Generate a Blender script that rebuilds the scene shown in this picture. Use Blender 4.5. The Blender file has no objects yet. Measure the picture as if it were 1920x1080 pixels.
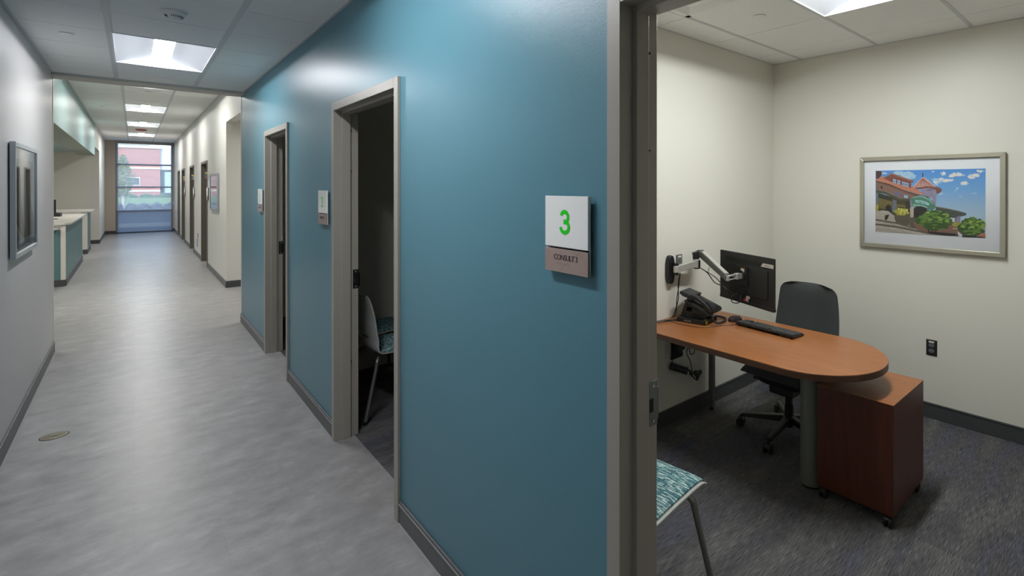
import bpy, bmesh, math, random
from mathutils import Vector, Matrix
random.seed(7)
S = bpy.context.scene
COL = S.collection
PI = math.pi

# ---------------------------------------------------------------- materials
def lin(c):
    return tuple(((x/255)/12.92 if x/255 <= .04045 else ((x/255+.055)/1.055)**2.4) for x in c)

def mat(name, rgb, rough=.5, metal=0, spec=.5, emit=0, noise=0, nscale=20, bump=0, bscale=200, coat=0, stretch=None, erng=None):
    m = bpy.data.materials.new(name); m.use_nodes = True
    nt = m.node_tree; b = nt.nodes['Principled BSDF']
    c = lin(rgb)
    b.inputs['Base Color'].default_value = (*c, 1)
    b.inputs['Roughness'].default_value = rough
    b.inputs['Metallic'].default_value = metal
    b.inputs['Specular IOR Level'].default_value = spec
    b.inputs['Coat Weight'].default_value = coat
    b.inputs['Coat Roughness'].default_value = .08
    if emit:
        b.inputs['Emission Color'].default_value = (*(lin(erng) if erng else c), 1); b.inputs['Emission Strength'].default_value = emit
    if noise or bump:
        tc = nt.nodes.new('ShaderNodeTexCoord'); mp = nt.nodes.new('ShaderNodeMapping')
        nt.links.new(tc.outputs['Object'], mp.inputs[0])
        if stretch: mp.inputs['Scale'].default_value = stretch
    if noise:
        n = nt.nodes.new('ShaderNodeTexNoise'); n.inputs['Scale'].default_value = nscale; n.inputs['Detail'].default_value = 6
        nt.links.new(mp.outputs[0], n.inputs[0])
        mx = nt.nodes.new('ShaderNodeMix'); mx.data_type = 'RGBA'
        mx.inputs[6].default_value = (*[x*(1-noise) for x in c], 1); mx.inputs[7].default_value = (*[min(1, x*(1+noise)) for x in c], 1)
        nt.links.new(n.outputs[0], mx.inputs[0]); nt.links.new(mx.outputs[2], b.inputs['Base Color'])
    if bump:
        n2 = nt.nodes.new('ShaderNodeTexNoise'); n2.inputs['Scale'].default_value = bscale; n2.inputs['Detail'].default_value = 3
        nt.links.new(mp.outputs[0], n2.inputs[0])
        bp = nt.nodes.new('ShaderNodeBump'); bp.inputs['Strength'].default_value = bump; bp.inputs['Distance'].default_value = .002
        nt.links.new(n2.outputs[0], bp.inputs['Height']); nt.links.new(bp.outputs[0], b.inputs['Normal'])
    return m

M = {}
M['teal'] = mat('teal_paint', (88,134,148), .36, spec=.36, noise=.03, nscale=3, bump=.15, bscale=160)
M['teal_pale'] = mat('pale_teal_paint', (122,152,151), .38, spec=.36, noise=.03, nscale=3, bump=.15, bscale=160)
M['cream'] = mat('cream_paint', (216,214,204), .42, spec=.45, noise=.015, nscale=2, bump=.12, bscale=180)
M['white_wall'] = mat('white_paint', (214,212,206), .45, spec=.32, noise=.015, nscale=2, bump=.12, bscale=180)
M['left_wall'] = mat('greige_paint', (188,185,184), .38, spec=.38, noise=.015, nscale=2, bump=.12, bscale=180)
M['end_wall'] = mat('taupe_paint', (186,172,155), .5, noise=.02, nscale=2)
M['frame'] = mat('taupe_frame_enamel', (158,153,143), .38, spec=.5, noise=.02, nscale=8, bump=.1, bscale=300)
M['frame_shaded'] = mat('shaded_taupe_enamel', (104,99,88), .42, noise=.02, nscale=8)  # frame enamel again, with the shade of the far jambs in its colour
M['base'] = mat('grey_rubber_base', (92,92,92), .45, noise=.05, nscale=12)
M['base_dark'] = mat('charcoal_rubber_base', (66,68,70), .45, noise=.05, nscale=12)
M['cap'] = mat('light_corner_vinyl', (205,202,192), .4)
M['seal'] = mat('pale_sealant', (150,150,152), .6)
M['tee'] = mat('ceiling_grid_metal', (205,206,208), .45)
M['tile'] = mat('ceiling_tile', (240,240,238), .92, spec=.1, noise=.02, nscale=30, bump=.35, bscale=350)
M['gyp'] = mat('soffit_drywall', (206,202,194), .8, spec=.2)
M['gyp_dim'] = mat('grey_green_soffit', (150,158,148), .8, spec=.2)
M['black'] = mat('black_plastic', (22,23,25), .42, noise=.05, nscale=30)
M['black2'] = mat('black_soft_plastic', (34,35,37), .6, noise=.06, nscale=60, bump=.1, bscale=500)
M['rubber'] = mat('black_rubber', (16,16,17), .7)
M['cable'] = mat('black_cable', (18,18,18), .5)
M['silver'] = mat('brushed_aluminium', (196,194,186), .36, metal=.45, noise=.04, nscale=60)
M['chrome'] = mat('polished_metal', (196,196,194), .25, metal=.7)
M['legmetal'] = mat('grey_metal_leg', (132,132,128), .35, metal=.75)
M['armgrey'] = mat('grey_arm_cover', (96,96,94), .45, metal=.2)
M['steel'] = mat('satin_steel', (120,126,124), .35, metal=.8)
M['strike_dark'] = mat('dark_strike_steel', (46,47,50), .4, metal=.7)
M['deskleg'] = mat('desk_leg_paint', (104,108,104), .4, metal=.2)
M['shell'] = mat('pale_grey_shell', (168,170,166), .45)
M['upholstery'] = mat('charcoal_upholstery', (62,66,66), .7, spec=.3, noise=.06, nscale=160, bump=.3, bscale=700)
M['white'] = mat('white_acrylic', (246,246,243), .22, coat=.4)
M['taupe_panel'] = mat('taupe_sign_laminate', (160,140,132), .5, noise=.06, nscale=120, stretch=(1,1,8))
M['signside'] = mat('sign_edge_grey', (206,205,200), .4)
M['green'] = mat('green_numeral', (2,214,4), .5)
M['ink'] = mat('dark_lettering', (44,46,48), .5)
M['groove'] = mat('engraved_groove', (120,104,96), .6)
M['gold_frame'] = mat('champagne_frame', (176,172,156), .32, metal=.55)
M['mat_board'] = mat('white_mat_board', (240,244,248), .8)
M['silver_frame'] = mat('silver_blue_frame', (172,178,182), .32, metal=.45)
M['outlet_plate'] = mat('brown_outlet_plate', (44,42,42), .35)
M['outlet_grey'] = mat('grey_outlet_face', (98,102,106), .4)
M['plate_steel'] = mat('steel_outlet_plate', (140,138,130), .35, metal=.6)
M['label'] = mat('white_label', (215,218,218), .5)
M['orange'] = mat('orange_label', (214,140,60), .5)
M['red'] = mat('red_plastic', (176,34,44), .4)
M['redlabel'] = mat('red_label', (190,40,60), .5)
M['yellow'] = mat('yellow_label', (226,214,20), .5)
M['blueflag'] = mat('blue_flag', (120,140,180), .45)
M['greenflag'] = mat('green_flag', (92,130,112), .45)
M['amber'] = mat('amber_flag', (206,184,110), .45)
M['redflag'] = mat('red_flag', (170,104,104), .45)
M['brass'] = mat('aged_brass', (128,124,104), .38, metal=.8, noise=.15, nscale=40)
M['darkgap'] = mat('dark_gap', (20,20,20), .8)
M['solid'] = mat('white_solid_surface', (206,202,194), .3, noise=.03, nscale=6)
M['desk_teal'] = mat('teal_laminate', (84,120,122), .4, noise=.03, nscale=6)
M['reflector'] = mat('white_reflector', (224,227,233), .45)
M['winframe'] = mat('bluegrey_anodised', (84,92,106), .4, metal=.5)
M['winbar'] = mat('grey_anodised', (92,88,88), .4, metal=.4)
M['cassette'] = mat('shade_cassette_enamel', (150,146,140), .5)
M['key'] = mat('dark_key', (52,54,56), .5)

def emis(name, rgb, s):
    m = bpy.data.materials.new(name); m.use_nodes = True; nt = m.node_tree
    nt.nodes.clear(); o = nt.nodes.new('ShaderNodeOutputMaterial'); e = nt.nodes.new('ShaderNodeEmission')
    e.inputs[0].default_value = (*lin(rgb), 1); e.inputs[1].default_value = s; nt.links.new(e.outputs[0], o.inputs[0]); return m
M['lens'] = emis('corridor_lamp_lens', (246,248,252), 28.5)
M['lens_far'] = emis('far_lamp_lens', (252,250,246), 35)
M['lens_rec'] = emis('reception_lamp_lens', (255,252,244), 42)
M['lens_room'] = emis('room_lamp_lens', (248,252,252), 36)

def nodes(m):
    return m.node_tree, m.node_tree.nodes, m.node_tree.links
def ramp(nt, stops):
    r = nt.nodes.new('ShaderNodeValToRGB'); e = r.color_ramp.elements
    while len(e) < len(stops): e.new(.5)
    for i, (p, c) in enumerate(stops): e[i].position = p; e[i].color = (*lin(c), 1)
    return r
def newmat(name, rough=.5, spec=.5):
    m = mat(name, (128,128,128), rough, spec=spec); nt, N, L = nodes(m)
    tc = N.new('ShaderNodeTexCoord'); mp = N.new('ShaderNodeMapping'); L.new(tc.outputs['Object'], mp.inputs[0])
    return m, nt, N, L, mp, N['Principled BSDF']

# vinyl corridor floor: cloudy grey, drawn out across the corridor, faint tile joints
def vinyl():
    m, nt, N, L, mp, b = newmat('grey_vinyl_floor', .34, .40)
    mp.inputs['Scale'].default_value = (1.35, 1.8, 1)
    n = N.new('ShaderNodeTexNoise'); n.inputs['Scale'].default_value = 3.8; n.inputs['Detail'].default_value = 12; n.inputs['Roughness'].default_value = .66; n.inputs['Distortion'].default_value = .0
    L.new(mp.outputs[0], n.inputs[0])
    r = ramp(nt, [(.32,(132,130,129)), (.47,(146,144,143)), (.56,(153,151,150)), (.72,(170,169,170))])
    L.new(n.outputs[0], r.inputs[0])
    br = N.new('ShaderNodeTexBrick'); tc = N.new('ShaderNodeTexCoord'); L.new(tc.outputs['Object'], br.inputs[0])
    br.inputs['Scale'].default_value = 1; br.inputs['Brick Width'].default_value = .61; br.inputs['Row Height'].default_value = .46
    br.inputs['Mortar Size'].default_value = .0012; br.inputs['Color1'].default_value = (1,1,1,1); br.inputs['Color2'].default_value = (.93,.93,.93,1); br.inputs['Mortar'].default_value = (.86,.86,.86,1)
    mx = N.new('ShaderNodeMix'); mx.data_type = 'RGBA'; mx.blend_type = 'MULTIPLY'; mx.inputs[0].default_value = 1
    L.new(r.outputs[0], mx.inputs[6]); L.new(br.outputs[0], mx.inputs[7]); L.new(mx.outputs[2], b.inputs['Base Color'])
    rr = N.new('ShaderNodeMapRange'); rr.inputs[3].default_value = .29; rr.inputs[4].default_value = .42; L.new(n.outputs[0], rr.inputs[0]); L.new(rr.outputs[0], b.inputs['Roughness'])
    bp = N.new('ShaderNodeBump'); bp.inputs['Strength'].default_value = .08; bp.inputs['Distance'].default_value = .002; L.new(n.outputs[0], bp.inputs['Height']); L.new(bp.outputs[0], b.inputs['Normal'])
    return m
M['vinyl'] = vinyl()

# plank carpet: fine ribs along X, planks of charcoal, navy and brown
def carpet():
    m, nt, N, L, mp, b = newmat('striped_plank_carpet', .95, .08)
    br = N.new('ShaderNodeTexBrick'); L.new(mp.outputs[0], br.inputs[0])
    br.inputs['Scale'].default_value = 1; br.inputs['Brick Width'].default_value = 1.0; br.inputs['Row Height'].default_value = .25; br.inputs['Mortar Size'].default_value = 0
    br.inputs['Color1'].default_value = (0,0,0,1); br.inputs['Color2'].default_value = (1,1,1,1); br.offset = .37
    mp2 = N.new('ShaderNodeMapping'); mp2.inputs['Scale'].default_value = (7, 240, 1); tc = N.new('ShaderNodeTexCoord'); L.new(tc.outputs['Object'], mp2.inputs[0])
    st = N.new('ShaderNodeTexNoise'); st.inputs['Scale'].default_value = 2.2; st.inputs['Detail'].default_value = 4; L.new(mp2.outputs[0], st.inputs[0])
    mp3 = N.new('ShaderNodeMapping'); mp3.inputs['Scale'].default_value = (.7, 3.6, 1); L.new(tc.outputs['Object'], mp3.inputs[0])
    big = N.new('ShaderNodeTexNoise'); big.inputs['Scale'].default_value = 2.6; big.inputs['Detail'].default_value = 4; L.new(mp3.outputs[0], big.inputs[0])
    ad = N.new('ShaderNodeMath'); ad.operation = 'MULTIPLY_ADD'; L.new(br.outputs[0], ad.inputs[0]); ad.inputs[1].default_value = .35; L.new(big.outputs[0], ad.inputs[2])
    r1 = ramp(nt, [(.30,(68,70,84)), (.5,(86,86,94)), (.62,(84,83,85)), (.85,(100,99,98))]); L.new(ad.outputs[0], r1.inputs[0])
    r2 = ramp(nt, [(.36,(140,140,144)), (.52,(196,196,198)), (.66,(255,255,252))]); L.new(st.outputs[0], r2.inputs[0])
    mx = N.new('ShaderNodeMix'); mx.data_type = 'RGBA'; mx.blend_type = 'MULTIPLY'; mx.inputs[0].default_value = 1
    L.new(r1.outputs[0], mx.inputs[6]); L.new(r2.outputs[0], mx.inputs[7])
    g = N.new('ShaderNodeMix'); g.data_type = 'RGBA'; g.blend_type = 'MULTIPLY'; g.inputs[0].default_value = 1; g.inputs[7].default_value = (1.7,1.7,1.7,1)
    L.new(mx.outputs[2], g.inputs[6]); L.new(g.outputs[2], b.inputs['Base Color'])
    bp = N.new('ShaderNodeBump'); bp.inputs['Strength'].default_value = .5; bp.inputs['Distance'].default_value = .003; L.new(st.outputs[0], bp.inputs['Height']); L.new(bp.outputs[0], b.inputs['Normal'])
    return m
M['carpet'] = carpet()

def wood(name, c1, c2, c3, axis, rough=.3):
    m, nt, N, L, mp, b = newmat(name, rough, .5)
    sc = [14,14,14]; sc[axis] = 1.1; mp.inputs['Scale'].default_value = sc
    n = N.new('ShaderNodeTexNoise'); n.inputs['Scale'].default_value = 3; n.inputs['Detail'].default_value = 8; n.inputs['Distortion'].default_value = .6; L.new(mp.outputs[0], n.inputs[0])
    r = ramp(nt, [(.25,c1), (.5,c2), (.75,c3)]); L.new(n.outputs[0], r.inputs[0]); L.new(r.outputs[0], b.inputs['Base Color'])
    b.inputs['Coat Weight'].default_value = .08; b.inputs['Coat Roughness'].default_value = .25
    return m
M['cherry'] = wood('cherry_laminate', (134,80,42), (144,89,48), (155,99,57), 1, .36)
M['cherry_shaded'] = wood('shaded_cherry_laminate', (66,29,15), (75,33,17), (84,39,22), 2, .4)  # desk cherry darkened: shade on the pedestal sides is in the colour
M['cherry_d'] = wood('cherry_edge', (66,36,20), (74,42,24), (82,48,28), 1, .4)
M['fardoor'] = wood('grey_oak_door', (96,90,80), (104,98,88), (112,106,96), 2, .5)

# woven seat fabric: short light dashes over teal rows
def fabric():
    m, nt, N, L, mp, b = newmat('teal_dash_fabric', .85, .2)
    mp.inputs['Rotation'].default_value = (0,0,PI/2)
    br = N.new('ShaderNodeTexBrick'); L.new(mp.outputs[0], br.inputs[0])
    br.inputs['Scale'].default_value = 1; br.inputs['Brick Width'].default_value = .040; br.inputs['Row Height'].default_value = .0135
    br.inputs['Mortar Size'].default_value = .0012; br.inputs['Color1'].default_value = (*lin((46,94,108)),1); br.inputs['Color2'].default_value = (*lin((100,146,148)),1); br.inputs['Mortar'].default_value = (*lin((36,66,78)),1); br.offset = .4
    b2 = N.new('ShaderNodeTexBrick'); L.new(mp.outputs[0], b2.inputs[0])
    b2.inputs['Scale'].default_value = 1; b2.inputs['Brick Width'].default_value = .024; b2.inputs['Row Height'].default_value = .0045
    b2.inputs['Mortar Size'].default_value = .0008; b2.inputs['Color1'].default_value = (0,0,0,1); b2.inputs['Color2'].default_value = (1,1,1,1); b2.inputs['Mortar'].default_value = (0,0,0,1); b2.offset = .6; b2.offset_frequency = 3
    mr = N.new('ShaderNodeMapRange'); mr.inputs[1].default_value = .45; mr.inputs[2].default_value = .95; L.new(b2.outputs[0], mr.inputs[0])
    mx = N.new('ShaderNodeMix'); mx.data_type = 'RGBA'; mx.inputs[7].default_value = (*lin((206,222,218)),1)
    L.new(mr.outputs[0], mx.inputs[0]); L.new(br.outputs[0], mx.inputs[6]); L.new(mx.outputs[2], b.inputs['Base Color'])
    return m
M['fabric'] = fabric()

def glassmat(name, tint=(1,1,1), rough=.0, ior=1.5):
    m = bpy.data.materials.new(name); m.use_nodes = True; nt = m.node_tree; nt.nodes.clear()
    o = nt.nodes.new('ShaderNodeOutputMaterial'); t = nt.nodes.new('ShaderNodeBsdfTransparent'); g = nt.nodes.new('ShaderNodeBsdfGlossy'); mx = nt.nodes.new('ShaderNodeMixShader'); f = nt.nodes.new('ShaderNodeFresnel')
    f.inputs[0].default_value = ior
    t.inputs[0].default_value = (*tint,1); g.inputs['Roughness'].default_value = rough
    nt.links.new(f.outputs[0], mx.inputs[0]); nt.links.new(t.outputs[0], mx.inputs[1]); nt.links.new(g.outputs[0], mx.inputs[2]); nt.links.new(mx.outputs[0], o.inputs[0]); return m
M['glass'] = glassmat('clear_picture_glass', (.99,.99,.99), .02, 1.3)
M['tintglass'] = glassmat('tinted_spandrel_glass', (.26,.31,.36), .0)
M['winglass'] = glassmat('window_glass', (.88,.92,.95), .0)
# woven solar shade: open weave passes the view, threads scatter light
def shademat():
    m = bpy.data.materials.new('solar_shade_mesh'); m.use_nodes = True; nt = m.node_tree; nt.nodes.clear()
    o = nt.nodes.new('ShaderNodeOutputMaterial'); t = nt.nodes.new('ShaderNodeBsdfTransparent'); tr = nt.nodes.new('ShaderNodeBsdfTranslucent'); d = nt.nodes.new('ShaderNodeBsdfDiffuse')
    tr.inputs[0].default_value = (.74,.76,.78,1); d.inputs[0].default_value = (.35,.35,.36,1)
    a = nt.nodes.new('ShaderNodeMixShader'); a.inputs[0].default_value = .5; b = nt.nodes.new('ShaderNodeMixShader'); b.inputs[0].default_value = .62
    nt.links.new(d.outputs[0], a.inputs[1]); nt.links.new(tr.outputs[0], a.inputs[2]); nt.links.new(t.outputs[0], b.inputs[1]); nt.links.new(a.outputs[0], b.inputs[2]); nt.links.new(b.outputs[0], o.inputs[0]); return m
M['shade'] = shademat()

# exterior
def brickmat():
    m, nt, N, L, mp, b = newmat('red_brick_facade', .9, .2)
    mp.inputs['Rotation'].default_value = (PI/2,0,0)
    br = N.new('ShaderNodeTexBrick'); L.new(mp.outputs[0], br.inputs[0]); br.inputs['Scale'].default_value = 1
    br.inputs['Brick Width'].default_value = .4; br.inputs['Row Height'].default_value = .13; br.inputs['Mortar Size'].default_value = .012
    br.inputs['Color1'].default_value = (*lin((176,112,100)),1); br.inputs['Color2'].default_value = (*lin((190,128,112)),1); br.inputs['Mortar'].default_value = (*lin((190,160,150)),1)
    L.new(br.outputs[0], b.inputs['Base Color']); return m
M['brick'] = brickmat()
M['stone'] = mat('pale_stone_band', (226,222,214), .8)
M['panel'] = mat('white_metal_panel', (226,230,238), .6)
M['asphalt'] = mat('asphalt', (104,112,122), .9, noise=.08, nscale=2)
M['kerb'] = mat('concrete_kerb', (170,176,180), .9)
M['grass'] = mat('grass_bank', (120,148,92), .95, noise=.2, nscale=2)
M['shrub'] = mat('dark_shrub_leaves', (78,84,96), .9, noise=.3, nscale=3)
M['hedge'] = mat('green_hedge_leaves', (96,122,84), .9, noise=.25, nscale=3)
M['treeleaf'] = mat('pale_tree_leaves', (150,160,110), .9, noise=.25, nscale=3)
M['bark'] = mat('pale_bark', (190,182,176), .9)
M['darkglass'] = mat('dark_curtain_wall', (70,80,92), .25)
M['paleglass'] = mat('pale_window_glass', (180,204,204), .3)

# ---------------------------------------------------------------- mesh helpers
class B:
    """collects shapes, becomes ONE mesh object"""
    def __init__(s): s.v = []; s.f = []; s.m = []
    def add(s, vs, fs, mi=0):
        o = len(s.v); s.v += [tuple(v) for v in vs]; s.f += [tuple(i+o for i in f) for f in fs]; s.m += [mi]*len(fs); return s
    def box(s, x0, x1, y0, y1, z0, z1, mi=0):
        x0,x1 = sorted((x0,x1)); y0,y1 = sorted((y0,y1)); z0,z1 = sorted((z0,z1))
        v = [(x0,y0,z0),(x1,y0,z0),(x1,y1,z0),(x0,y1,z0),(x0,y0,z1),(x1,y0,z1),(x1,y1,z1),(x0,y1,z1)]
        return s.add(v, [(0,3,2,1),(4,5,6,7),(0,1,5,4),(1,2,6,5),(2,3,7,6),(3,0,4,7)], mi)
    def prism(s, pts, axis, a, b, mi=0):
        """pts: 2D outline in the two other axes (cyclic order), pushed from a to b along axis"""
        def P(p, t):
            return {0:(t,p[0],p[1]), 1:(p[0],t,p[1]), 2:(p[0],p[1],t)}[axis]
        n = len(pts); v = [P(p,a) for p in pts]+[P(p,b) for p in pts]
        f = [tuple(range(n))[::-1], tuple(range(n,2*n))]+[(i,(i+1)%n,(i+1)%n+n,i+n) for i in range(n)]
        return s.add(v, f, mi)
    def cyl(s, p0, p1, r0, r1=None, n=20, mi=0, caps=True):
        r1 = r0 if r1 is None else r1
        p0 = Vector(p0); p1 = Vector(p1); d = (p1-p0).normalized(); a = d.orthogonal().normalized(); b = d.cross(a)
        v = [p0+(a*math.cos(2*PI*i/n)+b*math.sin(2*PI*i/n))*r0 for i in range(n)]+[p1+(a*math.cos(2*PI*i/n)+b*math.sin(2*PI*i/n))*r1 for i in range(n)]
        f = [(i,(i+1)%n,(i+1)%n+n,i+n) for i in range(n)]
        if caps: f += [tuple(range(n))[::-1], tuple(range(n,2*n))]
        return s.add(v, f, mi)
    def lathe(s, prof, n=32, c=(0,0,0), mi=0):
        v = []; f = []; k = len(prof)
        for i in range(n):
            a = 2*PI*i/n
            for (r, z) in prof: v.append((c[0]+r*math.cos(a), c[1]+r*math.sin(a), c[2]+z))
        for i in range(n):
            for j in range(k-1): f.append((i*k+j, ((i+1)%n)*k+j, ((i+1)%n)*k+j+1, i*k+j+1))
        return s.add(v, f, mi)
    def tube(s, pts, r, n=10, mi=0, smooth=6):
        pts = [Vector(p) for p in pts]
        if smooth and len(pts) > 2:
            q = []
            for i in range(len(pts)-1):
                p0 = pts[max(0,i-1)]; p1 = pts[i]; p2 = pts[i+1]; p3 = pts[min(len(pts)-1,i+2)]
                for k in range(smooth):
                    t = k/smooth
                    q.append(.5*((2*p1)+(p2-p0)*t+(2*p0-5*p1+4*p2-p3)*t*t+(3*p1-p0-3*p2+p3)*t**3))
            q.append(pts[-1]); pts = q
        rr = r if isinstance(r,(list,tuple)) else None
        v = []; f = []; up = None
        for i, p in enumerate(pts):
            d = (pts[min(i+1,len(pts)-1)]-pts[max(i-1,0)]).normalized()
            if up is None: a = d.orthogonal().normalized()
            else:
                a = up-d*up.dot(d); a = a.normalized() if a.length > 1e-6 else d.orthogonal().normalized()
            up = a; b = d.cross(a); t = i/(len(pts)-1)
            R = r if rr is None else rr[0]+(rr[1]-rr[0])*t
            v += [p+(a*math.cos(2*PI*j/n)+b*math.sin(2*PI*j/n))*R for j in range(n)]
        for i in range(len(pts)-1):
            for j in range(n): f.append((i*n+j, i*n+(j+1)%n, (i+1)*n+(j+1)%n, (i+1)*n+j))
        f += [tuple(range(n))[::-1], tuple(range((len(pts)-1)*n, len(pts)*n))]
        return s.add(v, f, mi)
    def grid(s, fn, nu, nv, mi=0):
        v = [fn(i/nu, j/nv) for i in range(nu+1) for j in range(nv+1)]
        f = [(i*(nv+1)+j, (i+1)*(nv+1)+j, (i+1)*(nv+1)+j+1, i*(nv+1)+j+1) for i in range(nu) for j in range(nv)]
        return s.add(v, f, mi)
    def xf(s, mtx):
        s.v = [tuple(mtx @ Vector(v)) for v in s.v]; return s
    def build(s, name, mats, parent=None, bevel=0, smooth=False, seg=2, solid=0, sub=0, fix=True):
        me = bpy.data.meshes.new(name); me.from_pydata(s.v, [], s.f)
        mats = mats if isinstance(mats,(list,tuple)) else [mats]
        for m in mats: me.materials.append(M[m] if isinstance(m,str) else m)
        for i, p in enumerate(me.polygons): p.material_index = s.m[i]
        if fix:
            bm = bmesh.new(); bm.from_mesh(me); bmesh.ops.recalc_face_normals(bm, faces=bm.faces); bm.to_mesh(me); bm.free()
        if smooth:
            me.shade_smooth()
            try: me.set_sharp_from_angle(angle=math.radians(40))
            except Exception: pass
        o = bpy.data.objects.new(name, me); COL.objects.link(o)
        if parent is not None: o.parent = parent
        if solid:
            md = o.modifiers.new('solid','SOLIDIFY'); md.thickness = solid; md.offset = 0
        if sub:
            md = o.modifiers.new('sub','SUBSURF'); md.levels = sub; md.render_levels = sub
        if bevel:
            md = o.modifiers.new('bevel','BEVEL'); md.width = bevel; md.segments = seg; md.limit_method = 'ANGLE'; md.angle_limit = math.radians(40)
            md.harden_normals = False
        return o

def thing(name, label, cat, loc=(0,0,0), rz=0, group=None):
    o = bpy.data.objects.new(name, None); COL.objects.link(o); o.empty_display_size = .1
    o.location = loc; o.rotation_euler = (0,0,rz); o['label'] = label; o['category'] = cat
    if group: o['group'] = group
    return o
def tag(o, label, cat, group=None, kind=None):
    o['label'] = label; o['category'] = cat
    if group: o['group'] = group
    if kind: o['kind'] = kind
    return o
def struct(b, name, mats, label, cat, **k):
    o = b.build(name, mats, **k); o['kind'] = 'structure'; o['label'] = label; o['category'] = cat; return o
def dup(root, loc=None, rz=None, label=None, group=None):
    def cp(o, parent):
        c = o.copy(); COL.objects.link(c); c.parent = parent
        for ch in list(kids.get(o.name, [])): cp(ch, c)
        return c
    kids = {}
    for o in list(COL.objects):
        if o.parent: kids.setdefault(o.parent.name, []).append(o)
    r = cp(root, None)
    if loc is not None: r.location = loc
    if rz is not None: r.rotation_euler = (0,0,rz)
    if label: r['label'] = label
    if group: r['group'] = group
    return r
# ---------------------------------------------------------------- the place (metres; X across the corridor, Y along it, Z up)
XT, XI, XL, XR, YD = .941, 1.058, -.572, 4.08, 2.316
ZC, ZR, XW, ZF, YE = 2.759, 2.727, 1.081, 3.234, 24.9
YN = -3.0        # corridor continues behind the viewer
RN = -.9         # near wall of the lit consulting room
DOORS = [('door_1', 5.10, 6.045), ('door_2', 2.606, 3.66), ('door_3', -.091, .976)]
HZ = 2.139
H0 = 3.6

# floors
b = B().box(-4.2, 1.05, YN-.2, 7.7, -.1, 0).box(-4.2, 4.3, 7.7, YE, -.1, 0)
struct(b, 'floor', 'vinyl', 'cloudy grey vinyl floor running the length of the corridor', 'floor')
b = B().box(1.05, 4.2, RN-.1, 7.7, -.1, 0)
struct(b, 'floor', 'carpet', 'dark striped plank carpet of the consulting rooms', 'carpet')

# teal corridor wall with three door openings (cream on the room side)
b = B()
op = [(-.12, 1.0), (2.58, 3.69), (5.07, 6.08)]
ys = [YN]+[y for o in op for y in o]+[7.695]
for i in range(0, len(ys), 2):
    b.box(XT, 1.0, ys[i], ys[i+1], 0, 3.0, 0); b.box(1.0, XI, ys[i], ys[i+1], 0, 3.0, 1)
for y0, y1 in op:
    b.box(XT, 1.0, y0, y1, 2.165, 3.0, 0); b.box(1.0, XI, y0, y1, 2.165, 3.0, 1)
struct(b, 'wall_right', ['teal','cream'], 'teal painted corridor wall with three doorways', 'wall')
struct(B().box(XL-.15, XL, YN, 7.58, 0, 3.0), 'wall_left', 'left_wall', 'pale greige corridor wall on the left with a framed picture', 'wall')
struct(B().box(XL-.2, XT+.1, YN-.15, YN, 0, 3.0), 'wall_back', 'left_wall', 'pale wall closing the corridor behind the viewer', 'wall')
# corner guards at the wall ends
def guard(x, y, sx, name, lab):
    b = B()
    b.box(x, x-sx*.003, y-.05, y+.003, .108, ZC-.03).box(x-sx*.003, x+sx*.04, y, y+.003, .108, ZC-.03)
    tag(b.build(name, 'cap', bevel=.001), lab, 'corner guard')
guard(XT, 7.695, 1, 'corner_guard', 'pale vertical corner guard at the far end of the teal wall')
guard(XL, 7.58, -1, 'corner_guard', 'pale vertical corner guard at the end of the greige left wall')
# soffit strip that closes the low ceiling
struct(B().box(XL-.15, XT+.15, 7.425, 7.70, ZC-.024, ZF+.1), 'trim_1', 'gyp', 'flat drywall soffit strip where the low ceiling ends', 'soffit')

# consulting room walls
struct(B().box(XI, XR, YD, YD+.12, 0, 3.0), 'wall_back', 'cream', 'cream wall behind the desk of the lit consulting room', 'wall')
struct(B().box(XR, XR+.12, RN-.1, 7.7, 0, 3.0), 'wall_right', 'cream', 'cream wall with the framed house picture', 'wall')
struct(B().box(XI, XR, RN-.12, RN, 0, 3.0), 'wall_front', 'cream', 'cream near wall of the lit consulting room', 'wall')
struct(B().box(XI, XR, 4.92, 5.04, 0, 3.0), 'wall_front', 'cream', 'partition between the two dark consulting rooms', 'wall')
struct(B().box(XI, 4.2, 7.575, 7.695, 0, ZF+.1), 'wall_back', 'cream', 'partition closing the farthest dark consulting room', 'wall')

# the wider far part of the corridor
b = B().box(XW, XW+.12, 7.695, 10.42, 2.69, ZF+.1)
fo = [10.42, 13.33, 14.50, 16.53, 17.64, 19.63, 20.77, 21.78, 22.77, YE]
for i in range(0, len(fo), 2): b.box(XW, XW+.12, fo[i], fo[i+1], 0, ZF+.1)
for i in range(1, len(fo)-1, 2): b.box(XW, XW+.12, fo[i], fo[i+1], 2.15, ZF+.1)
b.box(XW+.16, XW+.2, 10.5, YE, 0, ZF)
struct(b, 'wall_right', 'white_wall', 'off-white far corridor wall with four doorways', 'wall')
struct(B().box(XW+.12, 4.2, 10.42, 10.54, 0, ZF+.1), 'wall_back', 'white_wall', 'off-white wall of the side passage past the teal wall', 'wall')
struct(B().box(4.1, 4.2, 7.695, 10.42, 0, ZF+.1), 'wall_right', 'white_wall', 'off-white end wall of the side passage', 'wall')
def holed(x0, x1, y0, y1, z0, z1, hs):
    b = B(); ys = sorted([y0, y1]+[v for h in hs for v in h[2:]])
    for i in range(len(ys)-1):
        c = (ys[i]+ys[i+1])/2; h = [q for q in hs if q[2] < c < q[3]]
        if h: b.box(x0, h[0][0], ys[i], ys[i+1], z0, z1).box(h[0][1], x1, ys[i], ys[i+1], z0, z1)
        else: b.box(x0, x1, ys[i], ys[i+1], z0, z1)
    return b
struct(holed(XW+.12, 4.1, 7.695, 10.42, 2.75, 2.8, [(2.395,3.005,8.44,9.66)]), 'ceiling', 'gyp', 'flat ceiling of the side passage', 'ceiling')
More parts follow.
